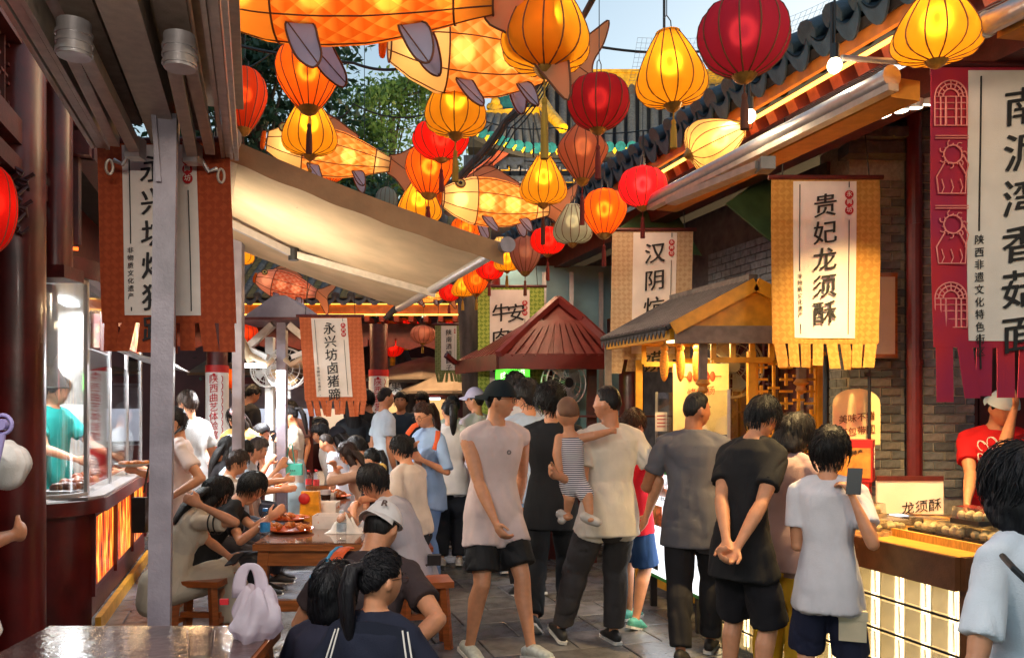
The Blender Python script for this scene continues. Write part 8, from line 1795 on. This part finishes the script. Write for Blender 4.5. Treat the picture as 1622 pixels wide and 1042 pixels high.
person('long haired woman in black leaning back at the left bench', 362, 692, 7.6, face=-60, sit=.46, lean=8, hpitch=14, fem=True, hair=('long', (34, 28, 26)), up=('tee', (44, 42, 44)), low=('pants', (50, 50, 56)), vs=MIDV)
person('person with a dark bowl haircut and a pale blue tee at the table', 382, 700, 7.0, face=-78, sit=.46, lean=14, hpitch=20, hair=('fringe', (26, 24, 24)), up=('tee', (190, 210, 226)), low=('pants', (50, 50, 56)), vs=MIDV, ra=('px', 428, 765, 6.9), rep=(.5, -.4, -.9))
person('grey haired elder eating at the far left of the table', 408, 695, 7.5, face=-80, sit=.46, lean=16, hpitch=24, ra=('px', 440, 742, 7.3), rep=(.4, -.2, -.9), hair=('short', (110, 100, 96)), up=('tee', (180, 190, 200)), low=('pants', (50, 50, 56)), vs=MIDV, face_on=True)
person('boy with a shaved side haircut at the second table', 412, 672, 8.5, face=-80, sit=.46, lean=20, hpitch=26, ra=('px', 424, 735, 8.4), rep=(.5, -.4, -.9), hair=('buzz', (34, 32, 34)), up=('tee', (214, 218, 222)), low=('pants', (50, 50, 56)), vs=MIDV, face_on=True)
# --- seated on the right side
mg, MGJ = person('man with swept hair in a grey tee eating with both hands', 592, 742, 5.75, face=72, sit=.46, H=1.74, lean=30, hyaw=5, hpitch=26, ra=('px', 556, 822, 5.62), la=('px', 560, 812, 5.9), rep=(.6, -.2, -.9), lep=(-.6, -.2, -.9), curl=.7, hair=('fringe', (34, 30, 32)), up=('long', (176, 172, 180)), low=('pants', (54, 70, 96)), shoes=(200, 196, 190), face_on=True, glasses=True, vs=NEAR, w=1.04)
t = MB(); p0, r0_, = MGJ['sp'][3][1], MGJ['sp'][3][2]; pts = [p0+r0_*(.175*math.cos(a))+Vector((-r0_.y, r0_.x, 0))*(.125*math.sin(a)) for a in [2*math.pi*k/24 for k in range(25)]]; t.tube(pts, [(.006, .02)]*25, 8, [ (p-p0).normalized() for p in pts]); t.box(P(688, 886, 5.7), (.09, .06, .07)); obj('waist_bag', t, BLACK, mg)
person('man with cropped hair in a beige tee across the table', 636, 692, 6.8, face=64, sit=.46, lean=12, hpitch=12, ra=('px', 590, 790, 6.7), hair=('short', (30, 26, 26)), up=('tee', (206, 190, 178)), low=('pants', (46, 48, 56)), face_on=True, vs=.009, w=1.04)
person('woman with long brown hair resting her face on her hand', 552, 703, 7.5, face=88, sit=.46, lean=18, hpitch=26, fem=True, ra=('px', 530, 738, 7.3), rep=(.3, .5, -.9), la=('px', 534, 744, 7.4), hair=('long', (62, 38, 32)), up=('shirt', (196, 160, 140), cloth((196, 160, 140)), 1.6), low=('pants', (60, 56, 60)), face_on=True, vs=MIDV)
person('dark haired woman with a yellow scrunchie beside the beige tee', 590, 712, 7.1, face=60, sit=.46, lean=10, hpitch=16, fem=True, hair=('pony', (26, 24, 28)), up=('tee', (60, 54, 58)), low=('pants', (60, 56, 60)), vs=MIDV)
t = MB(); c = P(604, 742, 6.95); t.tube([c+Vector((.035*math.cos(q), .0, .035*math.sin(q))) for q in np.linspace(0, 6.28, 16)], .014, 8); tag(obj('scrunchie', t.mesh('scrunchie', True), M('yellow_scrunchie', S(206, 170, 90), .8)), 'pale yellow scrunchie in dark hair by the beige tee', 'scrunchie')
person('child in a white top hunched at the second table', 517, 688, 8.7, face=90, sit=.46, H=1.3, lean=24, hpitch=20, hs=1.1, hair=('buzz', (60, 46, 38)), up=('tee', (220, 222, 236)), vs=MIDV)
person('woman in a black baseball cap at the second table', 536, 678, 8.9, face=80, sit=.46, lean=14, hpitch=24, fem=True, hair=('long', (26, 24, 26)), up=('tee', (170, 190, 210)), cap=((32, 36, 46), 'front'), vs=MIDV, face_on=True)
person('person in a face mask and white top at the far table', 508, 672, 9.6, face=110, sit=.46, lean=14, hpitch=14, hair=('fringe', (34, 32, 34)), up=('tee', (226, 228, 230)), vs=FAR, face_on=True)
person('dark haired person with a tan collar seated by the pale blue-white tee', 566, 694, 8.2, face=75, sit=.46, lean=14, hpitch=26, hair=('fringe', (30, 26, 26)), up=('tee', (170, 190, 196)), vs=MIDV)
# --- foreground, backs to us
sg2, SGJ = person('girl in a navy sailor top with a ponytail and glasses, back to us', 604, 878, 2.92, face=-8, sit=.44, H=1.40, lean=6, hyaw=-42, hpitch=4, fem=True, hs=1.08, la=(-.06, .14, -.20), ra=(.06, .14, -.20), hair=('pony', (30, 28, 34)), up=('shirt', (34, 38, 54), cloth((34, 38, 54)), .8), low=('skirt', (34, 38, 54)), face_on=True, glasses=True, vs=.0065, feet=False)
# sailor collar: a square flap over the back with two white stripes
nb = SGJ['sp'][10][1]; rr_ = SGJ['rr']; ff_ = SGJ['ff']; Hh_ = 1.40
def collar(u_, v_): 
    x = (u_-.5)*2; w_ = (.10+.035*v_)*Hh_; return nb+rr_*(x*w_)-ff_*((.050+.030*v_*(1-v_*.25)-.035*x*x*(1-.35*v_))*Hh_)+UP*((.022-.145*v_-.028*abs(x)**1.6*(1-.6*v_))*Hh_)
t = MB(); t.grid(collar, 14, 10, thick=tuple(-ff_*.006)); obj('sailor_collar', t.mesh('sailor_collar', 60), cloth((30, 34, 48)), sg2)
for e in (.93, .82):
    t = MB(); pts = [collar(.5-.5*e, q) for q in np.linspace(.05, e, 8)]+[collar(q, e) for q in np.linspace(.5-.5*e, .5+.5*e, 9)]+[collar(.5+.5*e, q) for q in np.linspace(e, .05, 8)]; t.tube([p-ff_*.006+UP*.001 for p in pts], [(.004, .0035)]*len(pts), 6); obj('white_stripe', t, INKW, sg2)
person('small black haired child squeezed beside the sailor girl', 528, 905, 3.12, face=-20, sit=.42, H=1.25, lean=8, hpitch=10, hs=1.15, hair=('bob', (20, 20, 26)), up=('tee', (44, 44, 60)), low=('shorts', (40, 40, 50)), vs=NEAR, feet=False)
mc_, MCJ = person('man in a white cap and dark brown tee hunched over, back to us', 604, 820, 3.55, face=-8, sit=.44, H=1.72, lean=34, hyaw=-12, hpitch=30, la=(-.08, .16, -.22), ra=('px', 640, 1030, 3.3), rep=(1, -.1, -.4), hair=('short', (34, 30, 30)), up=('tee', (64, 52, 52)), low=('pants', (50, 52, 62)), cap=((232, 226, 222), 'back'), vs=NEAR, w=1.05, feet=False)
R = MCJ['hR']; hc = MCJ['hc']; m = (R @ Matrix.Rotation(.25, 3, 'Z')).to_4x4(); m.translation = hc+R @ (Vector((.028, -.062, .062))*1.72); lettering('R', .05, m @ Matrix.Rotation(-.35, 4, 'X'), M('cap_print', S(96, 76, 66), .7, var=0), mc_, local=False, slant=.1, bold=.002)
t = MB(); s_, p_, r_, a_ = MCJ['sp'][9]; pts = [p_-r_*.115+Vector((-r_.y, r_.x, 0))*q+UP*(.105-.9*(q*q)*2) for q in (-.13, -.07, 0, .06)]; t.tube(pts, [(.03, .008)]*4, 8, r_); obj('orange_strap', t, M('orange_webbing', S(226, 92, 40)), mc_); t = MB(); t.tube([p-r_*.035 for p in pts], [(.009, .010)]*4, 8, r_); obj('blue_piping', t, M('blue_webbing', S(60, 150, 190), .7), mc_)
bpk = thing('backpack', 'dark backpack with blue piping on the back of the man in the white cap', 'backpack', p_); t = MB(); q_ = p_-Vector((-r_.y, r_.x, 0))*.16-UP*.12-r_*.06; t.ell(q_, (.15, .08, .21), None, 18, 12); obj('pack', t.mesh('pack', True), M('pack_brown', S(62, 52, 54), .8, var=.2, scale=30, bump=.4), bpk)
t = MB(); t.tube([q_+Vector((-.14, -.02, .14*math.cos(a)*1.2-.02)) for a in np.linspace(.3, 2.8, 8)], .008, 6); obj('piping', t, M('blue_webbing', S(60, 150, 190)), bpk)
bpy.data.scenes.remove(TMP)
